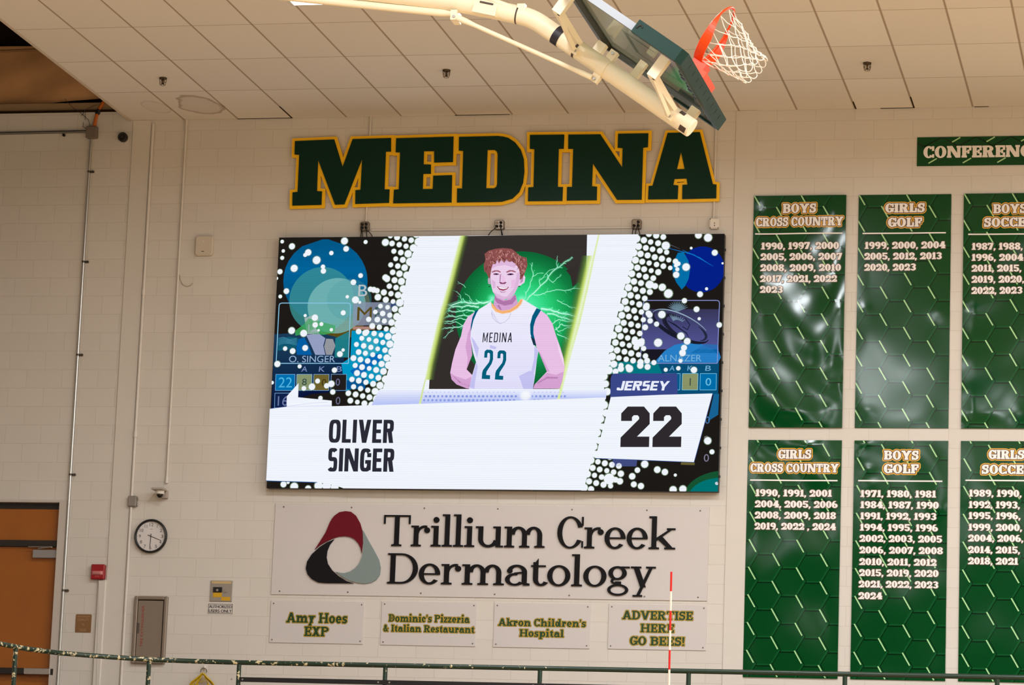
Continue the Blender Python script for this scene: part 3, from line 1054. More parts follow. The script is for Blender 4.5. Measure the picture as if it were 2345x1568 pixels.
for fx in (.02, .18, .35, .52, .69, .86, .98):
    for zz in (ZA + .035, ZB - .035):
        mb = MB(); mb.disc((lerp(XA, XB, fx), zz), .009, -.0145, -.012, n=10); mb.build('screw', SCREW, big)

INKG = mat('print_green', (22, 62, 22), .4); INKY = mat('print_gold', (196, 160, 44), .4); INKB = mat('print_dark', (70, 62, 40), .4)
SPON = [
 ((620.6, 1374, 835, 1378.8, 617.5, 1470.4, 831.5, 1475.3), [('Amy Hoes', 655.8, 794.7, 1426, 23), ('EXP', 696.5, 752, 1456.4, 22)], 'small white sponsor board, leftmost of four, with a short green three-letter second line'),
 ((875, 1375.5, 1092.8, 1381, 871.5, 1476.5, 1088.5, 1480), [('Dominic\'s Pizzeria', 889.7, 1075, 1424.5, 17), ('& Italian Restaurant', 877.6, 1086, 1447.3, 16)], 'small white restaurant sponsor board, second from the left in the row'),
 ((1132.4, 1380, 1353.5, 1382.5, 1130, 1481.8, 1350, 1484.7), [('Akron Children\'s', 1141, 1341.4, 1434, 17), ('Hospital', 1189.4, 1290.7, 1458, 17)], 'small white hospital sponsor board, third from the left in the row'),
 ((1395, 1382.4, 1619.7, 1386, 1392, 1486, 1616, 1489), [('ADVERTISE', 1425.3, 1586.2, 1418.8, 20), ('HERE', 1466.5, 1543.3, 1447.9, 19.5), ('GO BEES!', 1442, 1567.6, 1477.5, 20)], 'small white advertising board with three green lines, behind the striped antenna'),
]
for (x1, y1, x2, y2, x3, y3, x4, y4), lines, lab in SPON:
    xa_ = (W(x1, y1).x + W(x3, y3).x) / 2; xb_ = (W(x2, y2).x + W(x4, y4).x) / 2
    zt_ = (W(x1, y1).z + W(x2, y2).z) / 2; zb_ = (W(x3, y3).z + W(x4, y4).z) / 2
    t = thing('sponsor_board', ((xa_ + xb_) / 2, 0, zb_), lab, 'sign board', 'row of four small sponsor boards')
    mb = MB(); mb.rbox((xa_, -.010, zb_), (xb_, 0, zt_), r=.002, cham=.0015); mb.build('panel', PANEL, t)
    for txt, pl, pr, pb, cp in lines:
        mb = MB()
        write_px(mb, txt, SLAB, pl, pr, pb, cp, -.0105, grow=.0085, mi=2)
        write_px(mb, txt, SLAB, pl, pr, pb, cp, -.0114, grow=.0062, mi=1)
        write_px(mb, txt, SLAB, pl, pr, pb, cp, -.0123, mi=0)
        mb.build('lettering', [INKG, INKY, INKB], t, fixn=False)
    for a in (xa_ + .03, xb_ - .03):
        for b_ in (zb_ + .03, zt_ - .03):
            mb = MB(); mb.disc((a, b_), .008, -.0125, -.010, n=10); mb.build('screw', SCREW, t)

# ------------------------------------------------------------------ championship banners
def vinyl(name, col, rough=.13):
    m = mat(name, col, rough, spec=.28)
    m.node_tree.nodes['Principled BSDF'].inputs['Coat Weight'].default_value = 0
    m.node_tree.nodes['Principled BSDF'].inputs['Coat Roughness'].default_value = .22
    return m
B_GREEN = vinyl('banner_green', (2, 66, 26)); B_DARK = vinyl('banner_groove', (0, 36, 10)); B_LITE = vinyl('banner_bevel', (12, 80, 38)); B_EDGE = vinyl('banner_pale_stroke', (176, 220, 160))
B_CREAM = mat('banner_cream', (240, 234, 230), .35); B_GOLD = mat('banner_gold', (226, 168, 40), .35); B_BROWN = mat('banner_brown', (74, 44, 16), .35); B_SHADE = mat('banner_shade', (92, 60, 44), .4)

def clip(poly, x0, x1, z0, z1):
    for ax, lim, s in ((0, x0, 1), (0, x1, -1), (1, z0, 1), (1, z1, -1)):
        out = []
        for k in range(len(poly)):
            a, b_ = poly[k], poly[(k + 1) % len(poly)]
            ia, ib = (a[ax] - lim) * s >= 0, (b_[ax] - lim) * s >= 0
            if ia: out.append(a)
            if ia != ib:
                t = (lim - a[ax]) / (b_[ax] - a[ax])
                out.append((lerp(a[0], b_[0], t), lerp(a[1], b_[1], t)))
        poly = out
        if not poly: return []
    return poly

def banner_panel(x0, x1, z0, z1, phx, phz, bulge, seed, slashes=False, dents=()):
    """green vinyl sheet with a printed honeycomb, standing a little off the wall in soft bulges"""
    r = random.Random(seed)
    ph = [r.uniform(0, 6.28) for _ in range(8)]
    def yb(x, z, off):
        u, v = (x - x0) / (x1 - x0), (z - z0) / (z1 - z0)
        pin = min(1, 6 * min(u, 1 - u) + .25) * min(1, 12 * min(v, 1 - v) + .25)
        s = (math.sin(4.2 * x + ph[0] + 1.6 * math.sin(2.4 * z + ph[1])) * math.sin(3.1 * z + ph[2] + math.sin(3.3 * x + ph[3])) +
             .6 * math.sin(6.6 * z + ph[4] + 1.2 * math.sin(4 * x + ph[5])) * math.sin(5.2 * x + ph[6]))
        dn = sum(A * math.exp(-((x - dx) ** 2 / sx ** 2 + (z - dz) ** 2 / sz ** 2) / 2) for dx, dz, sx, sz, A in dents)
        return -.006 - 1.7 * bulge + bulge * s * pin - dn * min(1, 30 * min(u, 1 - u) + .1) * min(1, 60 * min(v, 1 - v) + .1) - off
    mb = MB()
    nx, nz = 44, 104
    if (z1 - z0) < .6: nx, nz = 40, 10
    mb.grid([[(lerp(x0, x1, i / nx), yb(lerp(x0, x1, i / nx), lerp(z0, z1, j / nz), 0), lerp(z0, z1, j / nz)) for i in range(nx + 1)] for j in range(nz + 1)], 0)
    for a, b_ in ((x0, x0), (x1, x1)):
        mb.grid([[(a, yb(a, lerp(z0, z1, j / nz), 0), lerp(z0, z1, j / nz)) for j in range(nz + 1)], [(a, -.001, lerp(z0, z1, j / nz)) for j in range(nz + 1)]], 0, False)
    for b_ in (z0, z1):
        mb.grid([[(lerp(x0, x1, i / nx), yb(lerp(x0, x1, i / nx), b_, 0), b_) for i in range(nx + 1)], [(lerp(x0, x1, i / nx), -.001, b_) for i in range(nx + 1)]], 0, False)
    def strip(p, q, w, mi, off, n=3):
        p, q = Vector(p), Vector(q)
        d = (q - p); nn = Vector((-d.y, d.x)).normalized() * w / 2
        for k in range(n):
            a, b_ = p + d * (k / n), p + d * ((k + 1) / n)
            c = clip([tuple(a + nn), tuple(b_ + nn), tuple(b_ - nn), tuple(a - nn)], x0 + .002, x1 - .002, z0 + .002, z1 - .002)
            if len(c) > 2:
                mb.face([(u, yb(u, v, off), v) for u, v in c], mi, True)
    if slashes:
        for row, zc in ((0, z1 - .035), (1, z0 + .05)):
            for k in range(30):
                xx = x0 + (.36 if row == 0 else .12) + k * .353
                if xx > x1: break
                strip((xx, zc - .022), (xx + .085, zc + .028), .013, 3, .0018)
        for k in range(14):
            xx = x0 - .1 + k * .353
            strip((xx, z1), (xx + .17, z1 - .10), .012, 1, .0012); strip((xx + .17, z1 - .10), (xx + .36, z1), .012, 1, .0012)
    else:
        S = .1635                      # side of a cell
        h = S * math.sqrt(3) / 2
        for ci in range(-2, 7):
            for cj in range(-2, 12):
                cx = x0 + phx + ci * 1.5 * S
                cz = z1 - phz - cj * 2 * h - (h if ci % 2 else 0)
                v = [(cx + S * math.cos(math.radians(60 * k)), cz + S * math.sin(math.radians(60 * k))) for k in range(6)]
                sh = .010
                # upper right edge carries a printed pale stroke, the other two families a dark groove with a lighter bevel
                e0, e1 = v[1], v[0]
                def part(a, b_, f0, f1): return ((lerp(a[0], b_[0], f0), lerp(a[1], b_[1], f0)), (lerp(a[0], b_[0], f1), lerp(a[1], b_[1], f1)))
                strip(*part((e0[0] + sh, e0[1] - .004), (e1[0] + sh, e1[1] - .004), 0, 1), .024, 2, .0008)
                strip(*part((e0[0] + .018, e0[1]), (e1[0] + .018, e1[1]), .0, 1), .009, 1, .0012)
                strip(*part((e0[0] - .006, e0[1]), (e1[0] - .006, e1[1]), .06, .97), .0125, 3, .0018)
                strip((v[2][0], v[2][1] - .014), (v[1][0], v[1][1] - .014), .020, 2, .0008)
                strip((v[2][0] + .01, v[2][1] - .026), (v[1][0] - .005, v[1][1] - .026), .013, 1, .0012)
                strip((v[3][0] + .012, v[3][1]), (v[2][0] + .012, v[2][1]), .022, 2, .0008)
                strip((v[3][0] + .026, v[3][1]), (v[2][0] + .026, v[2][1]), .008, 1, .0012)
    return mb, yb

COLS = [(-4.601, -3.637), (-3.508, -2.554), (-2.425, -1.471)]
ROWS = [(6.312, 8.758), (3.744, 6.182)]
BAN = {
 (0, 0): dict(lab='green honeycomb champions banner headed BOYS CROSS COUNTRY, top row, heavy glare', ph=(.155, -.03), bulge=.013,
    head=[('BOYS', 1793.3, 1869.8, 488.9, 21.5), ('CROSS COUNTRY', 1731.7, 1931.4, 518.8, 20.5)], rule=(1730, 1930, 536),
    yrs=[('1990, 1997, 2000', 1743.6, 1922, 571.7), ('2005, 2006, 2007', 1742.6, 1928.6, 596.3), ('2008, 2009, 2010', 1742.2, 1926.3, 621.6), ('2017, 2021, 2022', 1741.7, 1917, 646.7), ('2023', 1741.3, 1793.3, 671.7)]),
 (0, 1): dict(lab='green honeycomb champions banner headed GIRLS GOLF, top row centre', ph=(.155, -.03), bulge=.003,
    head=[('GIRLS', 2027.4, 2118.2, 487, 21), ('GOLF', 2033.5, 2112, 519.9, 21)], rule=(1975.6, 2166.4, 534.3),
    yrs=[('1999, 2000, 2004', 1980.4, 2165, 569.6), ('2005, 2012, 2013', 1979.5, 2156.9, 594.5), ('2020, 2023', 1979.5, 2097.6, 620)]),
 (0, 2): dict(lab='green honeycomb champions banner headed BOYS SOCCER, top row, cut by the picture edge', ph=(.155, -.03), bulge=.009,
    head=[('BOYS', 2274.9, 2351, 488.9, 21), ('SOCCER', 2253.5, 2371, 519.8, 21)], rule=(2217.5, 2408, 536.7),
    yrs=[('1987, 1988,', 2225.7, 2342.5, 572.7), ('1996, 2004', 2225.5, 2343.5, 598), ('2011, 2015,', 2225.3, 2339.6, 622.8), ('2019, 2020,', 2225.3, 2346, 648), ('2022, 2023', 2225, 2341.5, 673.5)]),
 (1, 0): dict(lab='green honeycomb champions banner headed GIRLS CROSS COUNTRY, bottom row', ph=(-.05, .03), bulge=.006,
    head=[('GIRLS', 1782, 1858.4, 1050.8, 21), ('CROSS COUNTRY', 1718.7, 1920.5, 1081.7, 20)], rule=(1718.3, 1918.6, 1100.2),
    yrs=[('1990, 1991, 2001', 1730.6, 1905.2, 1137), ('2004, 2005, 2006', 1729.2, 1918.6, 1162.6), ('2008, 2009, 2018', 1728.8, 1914.8, 1188), ('2019, 2022 , 2024', 1728.3, 1914.4, 1213.3)]),
 (1, 1): dict(lab='green honeycomb champions banner headed BOYS GOLF, bottom row, ten lines of years', ph=(-.05, .03), bulge=.004,
    head=[('BOYS', 2024.6, 2104, 1053, 21), ('GOLF', 2024, 2104, 1084, 21)], rule=(1965.5, 2158.5, 1101.5),
    yrs=[('1971, 1980, 1981', 1970.7, 2143.6, 1138.8), ('1984, 1987, 1990', 1970.5, 2150, 1164.4), ('1991, 1992, 1993', 1970, 2144.5, 1190), ('1994, 1995, 1996', 1969.5, 2148, 1216), ('2002, 2003, 2005', 1968.5, 2157.5, 1241.5), ('2006, 2007, 2008', 1968.3, 2159.5, 1268), ('2010, 2011, 2012', 1968, 2144.7, 1294.7), ('2015, 2019, 2020', 1967.5, 2149.5, 1320), ('2021, 2022, 2023', 1966.5, 2149, 1346), ('2024', 1966, 2020.4, 1372)]),
 (1, 2): dict(lab='green honeycomb champions banner headed GIRLS SOCCER, bottom row, cut by the picture edge', ph=(-.05, .03), bulge=.004,
    head=[('GIRLS', 2264, 2346, 1051.6, 21), ('SOCCER', 2248.4, 2367, 1085.7, 21)], rule=(2211, 2402, 1100.6),
    yrs=[('1989, 1990,', 2219, 2340, 1137.7), ('1992, 1993,', 2218.5, 2336, 1164), ('1995, 1996,', 2218, 2337.4, 1189), ('1999, 2000,', 2217.6, 2341, 1215.5), ('2004, 2006,', 2217.3, 2344, 1240.5), ('2014, 2015,', 2217, 2336.4, 1267), ('2018, 2021', 2217, 2331.6, 1292.7)]),
}
DENTS = {
 (0, 0): [(1896, 790, .17, .14, .0068), (1850, 868, .19, .10, .0055), (1905, 880, .13, .09, .0055), (1860, 975, .10, .055, .005), (1900, 940, .05, .06, .003), (1928, 708, .025, .025, .003)],
 (0, 1): [(2168, 492, .06, .08, .0045), (2150, 712, .06, .06, .004), (1982, 705, .035, .035, .002), (1985, 940, .06, .04, .002)],
 (0, 2): [(2330, 560, .13, .10, .006), (2228, 690, .08, .05, .0045), (2245, 770, .07, .05, .003), (2240, 975, .12, .05, .005), (2340, 950, .07, .07, .004)],
 (1, 0): [(1850, 1018, .10, .05, .0065), (1735, 1045, .05, .05, .004), (1880, 1100, .06, .06, .004), (1890, 1145, .07, .06, .004)],
 (1, 1): [(1962, 1040, .04, .04, .003), (1990, 1075, .05, .03, .003), (2150, 1165, .06, .06, .0045), (1975, 1015, .07, .03, .004), (2000, 1110, .08, .05, .003)],
 (1, 2): [(2290, 1118, .16, .09, .005), (2250, 1150, .12, .08, .004)],
}
def drape(mb, yb, base):
    """lay flat lettering on the bulging sheet"""
    mb.v = [(x, yb(x, z, base - y), z) for x, y, z in mb.v]
for (ri, cj), d in BAN.items():
    (x0, x1), (z0, z1) = COLS[cj], ROWS[ri]
    t = thing('championship_banner', ((x0 + x1) / 2, 0, z0), d['lab'], 'banner', 'green champions banners on the wall')
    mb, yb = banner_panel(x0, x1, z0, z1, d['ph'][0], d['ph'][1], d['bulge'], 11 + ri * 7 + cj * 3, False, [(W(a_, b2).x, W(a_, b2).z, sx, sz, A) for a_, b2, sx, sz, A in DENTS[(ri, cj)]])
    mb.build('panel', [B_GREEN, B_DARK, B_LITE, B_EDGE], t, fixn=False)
    for txt, pl, pr, pb, cp in d['head']:
        mb = MB()
        write_px(mb, txt, FAT, pl, pr, pb, cp, 0, y=-.0004, grow=.0165, mi=1, gap=.05)
        write_px(mb, txt, FAT, pl, pr, pb, cp, 0, y=-.0010, grow=.0072, mi=2, gap=.05)
        write_px(mb, txt, FAT, pl, pr, pb, cp, 0, y=-.0016, mi=0, gap=.05)
        drape(mb, yb, .003)
        mb.build('heading', [B_CREAM, B_GOLD, B_BROWN], t, fixn=False)
    mb = MB()
    a, b_ = W(d['rule'][0], d['rule'][2]), W(d['rule'][1], d['rule'][2])
    for k in range(12):
        u0, u1 = lerp(a.x, b_.x, k / 12), lerp(a.x, b_.x, (k + 1) / 12)
        zc = (a.z + b_.z) / 2
        mb.face([(u0, -.001, zc - .007), (u1, -.001, zc - .007), (u1, -.001, zc + .007), (u0, -.001, zc + .007)])
    drape(mb, yb, .003)
    mb.build('rule_line', B_CREAM, t, fixn=False)
    for txt, pl, pr, pb in d['yrs']:
        mb = MB()
        write_px(mb, txt, FATN, pl, pr, pb, 15.8, 0, y=-.0004, grow=.005, mi=1, gap=.03)
        write_px(mb, txt, FATN, pl, pr, pb, 15.8, 0, y=-.0010, mi=0, gap=.03)
        drape(mb, yb, .003)
        mb.build('year_line', [B_CREAM, B_SHADE], t, fixn=False)
hx0, hz1, hz0 = W(2100.7, 315).x, W(2101, 315).z, W(2101, 380.8).z
t = thing('header_banner', (hx0 + 1, 0, hz0), 'narrow green banner with the word CONFERENCE, high on the right', 'banner')
mb, yb = banner_panel(hx0, hx0 + 2.0, hz0, hz1, 0, 0, .002, 3, True)
mb.build('panel', [B_GREEN, B_DARK, B_LITE, B_EDGE], t, fixn=False)
mb = MB()
_, w8 = layout('CONFEREN', FAT, .04); _, w10 = layout('CONFERENCE', FAT, .04)
write_px(mb, 'CONFERENCE', FAT, 2114.7, 2114.7 + (2336 - 2114.7) * w10 / w8, 360.8, 27, 0, y=-.001, gap=.04)
drape(mb, yb, .003)
mb.build('lettering', B_CREAM, t, fixn=False)

# ------------------------------------------------------------------ small fittings on the wall
WP = mat('conduit_paint', (214, 206, 196), .45)
GALV = mat('galvanised', (196, 196, 192), .28, metal=.9)
GREYBOX = mat('grey_box', (142, 134, 126), .5, metal=.2)
BLACK = mat('black_plastic', (18, 15, 14), .45)
IVORY = mat('ivory_plastic', (222, 214, 202), .4)
SHDW = mat('dark_recess', (22, 16, 12), .9, spec=0)

def conduit(pts_px, r, m, label, y=None, straps=(), couplings=(), group=None):
    pts = [W(a, b_, -r - .004) for a, b_ in pts_px]
    x = [p.x for p in pts]
    t = thing('conduit', (pts[-1].x, 0, min(p.z for p in pts)), label, 'conduit', group)
    mb = MB(); mb.tube(pts, r, 10); mb.build('pipe', m, t)
    for a, b_ in straps:
        p = W(a, b_, 0)
        mb = MB(); mb.rbox((p.x - r - .03, -2 * r - .008, p.z - .012), (p.x + r + .005, 0, p.z + .012), r=.005); mb.disc((p.x + r + .022, p.z), .016, -.016, 0, n=10)
        mb.box((p.x + r, -.012, p.z - .010), (p.x + r + .03, -.001, p.z + .010))
        mb.build('strap', mat('strap_steel', (90, 82, 72), .4, metal=.6), t)
    for a, b_ in couplings:
        p = W(a, b_, -r)
        mb = MB(); mb.tube([(p.x, -r - .004, p.z - .03), (p.x, -r - .004, p.z + .03)], r * 1.45, 10); mb.build('coupling', m, t)
    return t
# galvanised run beside the door
xg = -12.005
gp = [(211, 318), (190, 598.6), (179.6, 800), (159, 1147), (140, 1488.6), (134, 1568)]
xg = sum(W(a, b_).x for a, b_ in gp) / len(gp)
def conduit_v(x, z0, z1, r, m, label, strap_z=(), coup_z=(), group=None, skip=None):
    t = thing('conduit', (x, 0, z0), label, 'conduit', group)
    for za_, zb_ in ([(z0, z1)] if not skip else [(z0, skip[0]), (skip[1], z1)]):
        mb = MB(); mb.tube([(x, -r - .003, za_), (x, -r - .003, zb_)], r, 10); mb.build('pipe', m, t)
    for z in strap_z:
        mb = MB(); mb.box((x + r * .6, -.012, z - .011), (x + r + .04, -.001, z + .011)); mb.disc((x + r + .026, z), .014, -.022, -.002, n=10)
        mb.grid([[(x + (r + .003) * math.cos(a), -r - .003 + (r + .003) * math.sin(a), z + dz) for a in [PI + PI * k / 8 for k in range(9)]] for dz in (-.011, .011)], 0)
        mb.build('strap', mat('strap_steel', (90, 82, 72), .4, metal=.6), t)
    for z in coup_z:
        mb = MB(); mb.tube([(x, -r - .003, z - .03), (x, -r - .003, z + .03)], r * 1.4, 10); mb.build('coupling', m, t)
    return t
conduit_v(xg, TRACK_Z, W(211, 319).z, .0155, GALV, 'shiny galvanised vertical conduit beside the orange door',
          [W(205, 394).z, W(194, 600).z, W(183, 813).z, W(167, 1087).z, W(152, 1352).z])
conduit_v(-11.248 + .022, TRACK_Z, W(348, 284).z, .016, WP, 'cream painted vertical conduit along the left pilaster, through the small grey box', coup_z=[W(312, 995).z, W(333, 670).z], skip=(W(305, 1160.5).z - .002, W(305, 1136.5).z + .002))
conduit_v(-10.847, W(381, 1106).z, CEIL_Z, .0125, WP, 'cream painted vertical conduit ending just above the dome camera', coup_z=[W(381, 1100).z])
conduit_v(W(849, 285).x, W(846, 345).z - .9, CEIL_Z, .011, WP, 'thin cream vertical conduit behind the second green letter, down to the left outlet')
conduit_v(W(1639.5, 320).x, W(1637, 505).z, CEIL_Z, .011, WP, 'thin cream vertical conduit at the right end of the green letters')
pa, pb_ = W(0, 309, -.02), W(203, 301, -.02)
t = thing('conduit', (pb_.x - .5, 0, pb_.z), 'horizontal dark grey conduit at top left running into the junction box', 'conduit')
mb = MB(); mb.tube([(-15, -.022, pb_.z - .02), (pb_.x, -.022, pb_.z)], .0155, 10); mb.build('pipe', mat('galvanised_dull', (128, 124, 116), .35, metal=.8), t)
mb = MB(); q = W(147, 310); mb.disc((q.x, q.z), .016, -.02, 0, n=10); mb.build('strap', BLACK, t)
# horizontal surface raceways joining the outlets
for a, b_, lab in (((850, 528.5), (1133, 524), 'thin horizontal raceway between the left and middle outlets'), ((1157, 523.5), (1448, 521.5), 'thin horizontal raceway between the middle and right outlets')):
    p, q = W(*a), W(*b_)
    mb = MB(); zc = (p.z + q.z) / 2
    mb.rbox((p.x, -.018, zc - .012), (q.x, 0, zc + .012), r=.004)
    tag(mb.build('raceway', WP), lab, 'raceway', 'raceways above the screen')

def junction(px0, py0, px1, py1, d, m, label, name='junction_box', knock=True):
    a, b_ = W(px0, py1), W(px1, py0)
    t = thing(name, ((a.x + b_.x) / 2, 0, a.z), label, 'electrical box')
    mb = MB(); mb.rbox((a.x, -d + .006, a.z), (b_.x, 0, b_.z), r=.008); mb.build('box', m, t)
    mb = MB(); mb.rbox((a.x + .004, -d, a.z + .004), (b_.x - .004, -d + .0055, b_.z - .004), r=.006)
    for u in (a.x + .022, b_.x - .022):
        mb.disc((u, (a.z + b_.z) / 2), .007, -d - .002, -d, n=8)
    mb.build('cover', m, t)
    return t, a, b_
junction(200, 291.5, 226, 318.5, .07, mat('box_brown', (118, 104, 92), .55), 'square grey-brown junction box under the orange flexible conduit')
jb, a, b_ = junction(295.5, 1136.5, 316, 1160.5, .06, GREYBOX, 'small grey electrical box on the painted conduit above the clock')
for dz in (.01, .075):
    mb = MB(); mb.rbox((b_.x, -.035, a.z + dz), (b_.x + .016, -.02, a.z + dz + .02), r=.004); mb.build('hinge', STEEL, jb)

# outlets over the display
SCR_Y = -.11
def outlet(cx, cy, w, h, kind, label, cords, round_=True, col=None):
    a, b_ = W(cx - w / 2, cy + h / 2), W(cx + w / 2, cy - h / 2)
    t = thing('power_outlet', ((a.x + b_.x) / 2, 0, a.z), label, 'outlet', 'outlet boxes above the screen')
    mb = MB(); mb.rbox((a.x, -.045, a.z), (b_.x, 0, b_.z), r=.018); mb.build('box', mat('outlet_steel', (120, 108, 96), .35, metal=.6) if kind else IVORY, t)
    mb = MB(); mb.rbox((a.x + .007, -.050, a.z + .007), (b_.x - .007, -.0452, b_.z - .007), r=.015); mb.build('faceplate', col or IVORY, t)
    xm, zm = (a.x + b_.x) / 2, (a.z + b_.z) / 2
    W_, H_ = b_.x - a.x, b_.z - a.z
    spots = [(xm - W_ * .22, zm + H_ * .18), (xm + W_ * .22, zm + H_ * .20), (xm - W_ * .22, zm - H_ * .18), (xm + W_ * .22, zm - H_ * .18)]
    if kind:
        for k, (sx, sz) in enumerate(spots):
            mb = MB(); mb.disc((sx, sz), .0165, -.0515, -.050, n=14); mb.build('socket', mat('socket_face', (150, 138, 122), .5), t)
        for k, pts in cords:
            sx, sz = spots[k]
            mb = MB(); mb.tube([(sx, -.0517, sz), (sx, -.074, sz - .002), (sx, -.077, sz - .010)], [.016, .014, .009], 12); pl = mb.build('plug', BLACK, t)
            mb = MB()
            e = W(pts[0], 540, SCR_Y + .05)
            A_, B_, C_, D_ = Vector((sx, -.074, sz - .004)), Vector((sx + (e.x - sx) * .05, -.078, sz - .035)), Vector((lerp(sx, e.x, .7), -.045, 8.41)), Vector((e.x, -.010, 8.362))
            path = [A_ * (1 - u) ** 3 + B_ * (3 * u * (1 - u) ** 2) + C_ * (3 * u * u * (1 - u)) + D_ * u ** 3 for u in [k / 14 for k in range(15)]]
            mb.tube(path, .0046, 6); mb.build('cord', BLACK, pl)
    else:
        for sz in (zm + .002, zm - .022):
            mb = MB(); mb.disc((xm + .004, sz), .006, -.0515, -.050, n=8); mb.build('socket', SHDW, t)
        for sx, sz in ((a.x + .012, a.z + .012), (b_.x - .012, a.z + .012), (a.x + .012, b_.z - .012)):
            mb = MB(); mb.disc((sx, sz), .008, -.047, -.0452, n=8); mb.build('screw', BLACK, t)
outlet(837, 520, 21.5, 22, 1, 'outlet box left above the screen with four black cords fanning out', [(0, (824,)), (2, (828,)), (1, (837.5,)), (3, (850,))], col=mat('outlet_grey', (140, 128, 114), .4, metal=.4))
outlet(1145, 516.5, 22, 22, 1, 'outlet box above the middle of the screen with pale plate and three plugs', [(2, (1116,)), (1, (1147,)), (3, (1148.5,))], col=mat('outlet_pale', (214, 206, 200), .4))
outlet(1459, 515, 22.5, 22.5, 1, 'outlet box right above the screen with three cords going left', [(2, (1446,)), (1, (1453,)), (3, (1463,))], col=mat('outlet_tan', (150, 136, 120), .4, metal=.4))
outlet(1637, 513.5, 23, 25, 0, 'cream blank outlet box above the right corner of the screen', [])

# pale sensor / access point
a, b_ = W(448, 587), W(491, 541)
t = thing('wall_sensor', ((a.x + b_.x) / 2, 0, a.z), 'square cream wireless access point with a tiny light, left of the screen', 'sensor')
mb = MB(); mb.rbox((a.x, -.045, a.z), (b_.x, 0, b_.z), r=.03, cham=.010); mb.build('housing', mat('sensor_cream', (204, 192, 174), .5), t)
mb = MB(); q = W(468.5, 555); mb.disc((q.x, q.z), .006, -.0462, -.045, n=10); mb.build('status_light', mat('led_dot', (225, 240, 255), .2), t)
mb = MB(); q = W(467, 577.5); mb.rbox((q.x - .016, -.046, q.z - .004), (q.x + .016, -.0452, q.z + .004), r=.003, cham=.0004); mb.build('slot', mat('slot_brown', (80, 60, 40), .6), t)
mb = MB()
lp = [W(a_, b2, -.006) for a_, b2 in ((411, 628), (413, 641), (418, 651), (427, 656), (436, 654), (441, 648))]
mb.tube(lp, .004, 6); tag(mb.build('cable_loop', mat('cable_tan', (176, 158, 132), .5)), 'thin tan cable loop hanging off the painted conduit, below the access point', 'cable')

# black round horn at the top left
p = W(283, 315.5)
t = thing('round_speaker', (p.x, 0, p.z - .05), 'small round black speaker high on the wall at the left corner', 'speaker')
mb = MB(); mb.disc((p.x, p.z), .052, -.045, 0, n=28); mb.build('body', BLACK, t)
mb = MB()
mb.tube([(p.x + .040 * math.cos(2 * PI * k / 28), -.047, p.z + .040 * math.sin(2 * PI * k / 28)) for k in range(28)], .007, 6, closed=True)
mb.build('rim', mat('speaker_rim', (50, 44, 40), .4), t)
mb = MB(); mb.disc((p.x, p.z), .018, -.052, -.045, n=16); mb.build('centre_cap', mat('speaker_rim'), t)

# orange flexible conduit and stray wires
bx = W(214, 292); 
fl = [W(a_, b2, -.035) for a_, b2 in ((216, 293), (217, 278), (220, 262), (226, 246), (233, 232))]
fl = [Vector((q.x, q.y + k * .012, q.z)) for k, q in enumerate(fl)] + [Vector((fl[-1].x + .04, .06, fl[-1].z + .10))]
pts = []
for k in range(len(fl) - 1):
    for s in range(8):
        pts.append(fl[k].lerp(fl[k + 1], s / 8))
t = thing('flexible_conduit', fl[0], 'orange corrugated flexible conduit rising from the junction box at top left', 'conduit')
mb = MB(); mb.tube(pts, [.019 + .004 * math.sin(k * 2.1) for k in range(len(pts))], 10); mb.build('hose', mat('orange_hose', (204, 104, 20), .5), t)
mb = MB(); mb.tube([pts[17], pts[22]], .026, 10); mb.build('black_collar', BLACK, t)
mb = MB()
for path in ([(148, 226), (165, 245), (190, 263), (203, 275), (206, 288)], [(191, 280), (190, 290), (198, 295)], [(195, 275), (196, 252), (210, 244), (222, 240)], [(186, 266), (196, 252)]):
    pp = [W(a_, b2, -.02) for a_, b2 in path]
    mb.tube(pp, .0028, 5)
tag(mb.build('loose_wire', mat('wire_brown', (60, 44, 32), .6)), 'thin loose dark wires dangling beside the orange conduit', 'wire')

# dome camera
a, b_ = W(351, 1127), W(387, 1122)
p = W(366, 1131, -.12)
t = thing('dome_camera', (p.x + .06, 0, p.z - .05), 'small white dome security camera on a bracket above the clock', 'camera')
mb = MB()
q0, q1 = W(372, 1142), W(386.5, 1124)
mb.rbox((q0.x, -.06, q0.z), (q1.x, 0, q1.z), r=.006); mb.build('wall_bracket', mat('bracket_grey', (168, 156, 142), .5), t)
mb = MB()
q2, q3 = W(351, 1126, -.12), W(386, 1122, -.12)
mb.rbox((q2.x, -.20, q1.z - .012), (q1.x, -.0605, q1.z + .010), r=.004)
mb.build('hood', mat('bracket_grey'), t)
mb = MB(); mb.tube([(p.x, -.12, q1.z - .014), (p.x, -.12, q1.z - .05)], [.048, .046], 20); mb.build('housing', IVORY, t)
mb = MB()
zc = q1.z - .051
rows = [[(p.x + .036 * math.cos(f) * math.cos(2 * PI * k / 20), -.12 + .036 * math.cos(f) * math.sin(2 * PI * k / 20), zc - .040 * math.sin(f)) for k in range(20)] for f in [PI / 2 * j / 6 for j in range(7)]]
mb.grid(rows, 0, True, close_u=True); mb.build('dome', mat('smoked_dome', (20, 14, 12), .08), t)

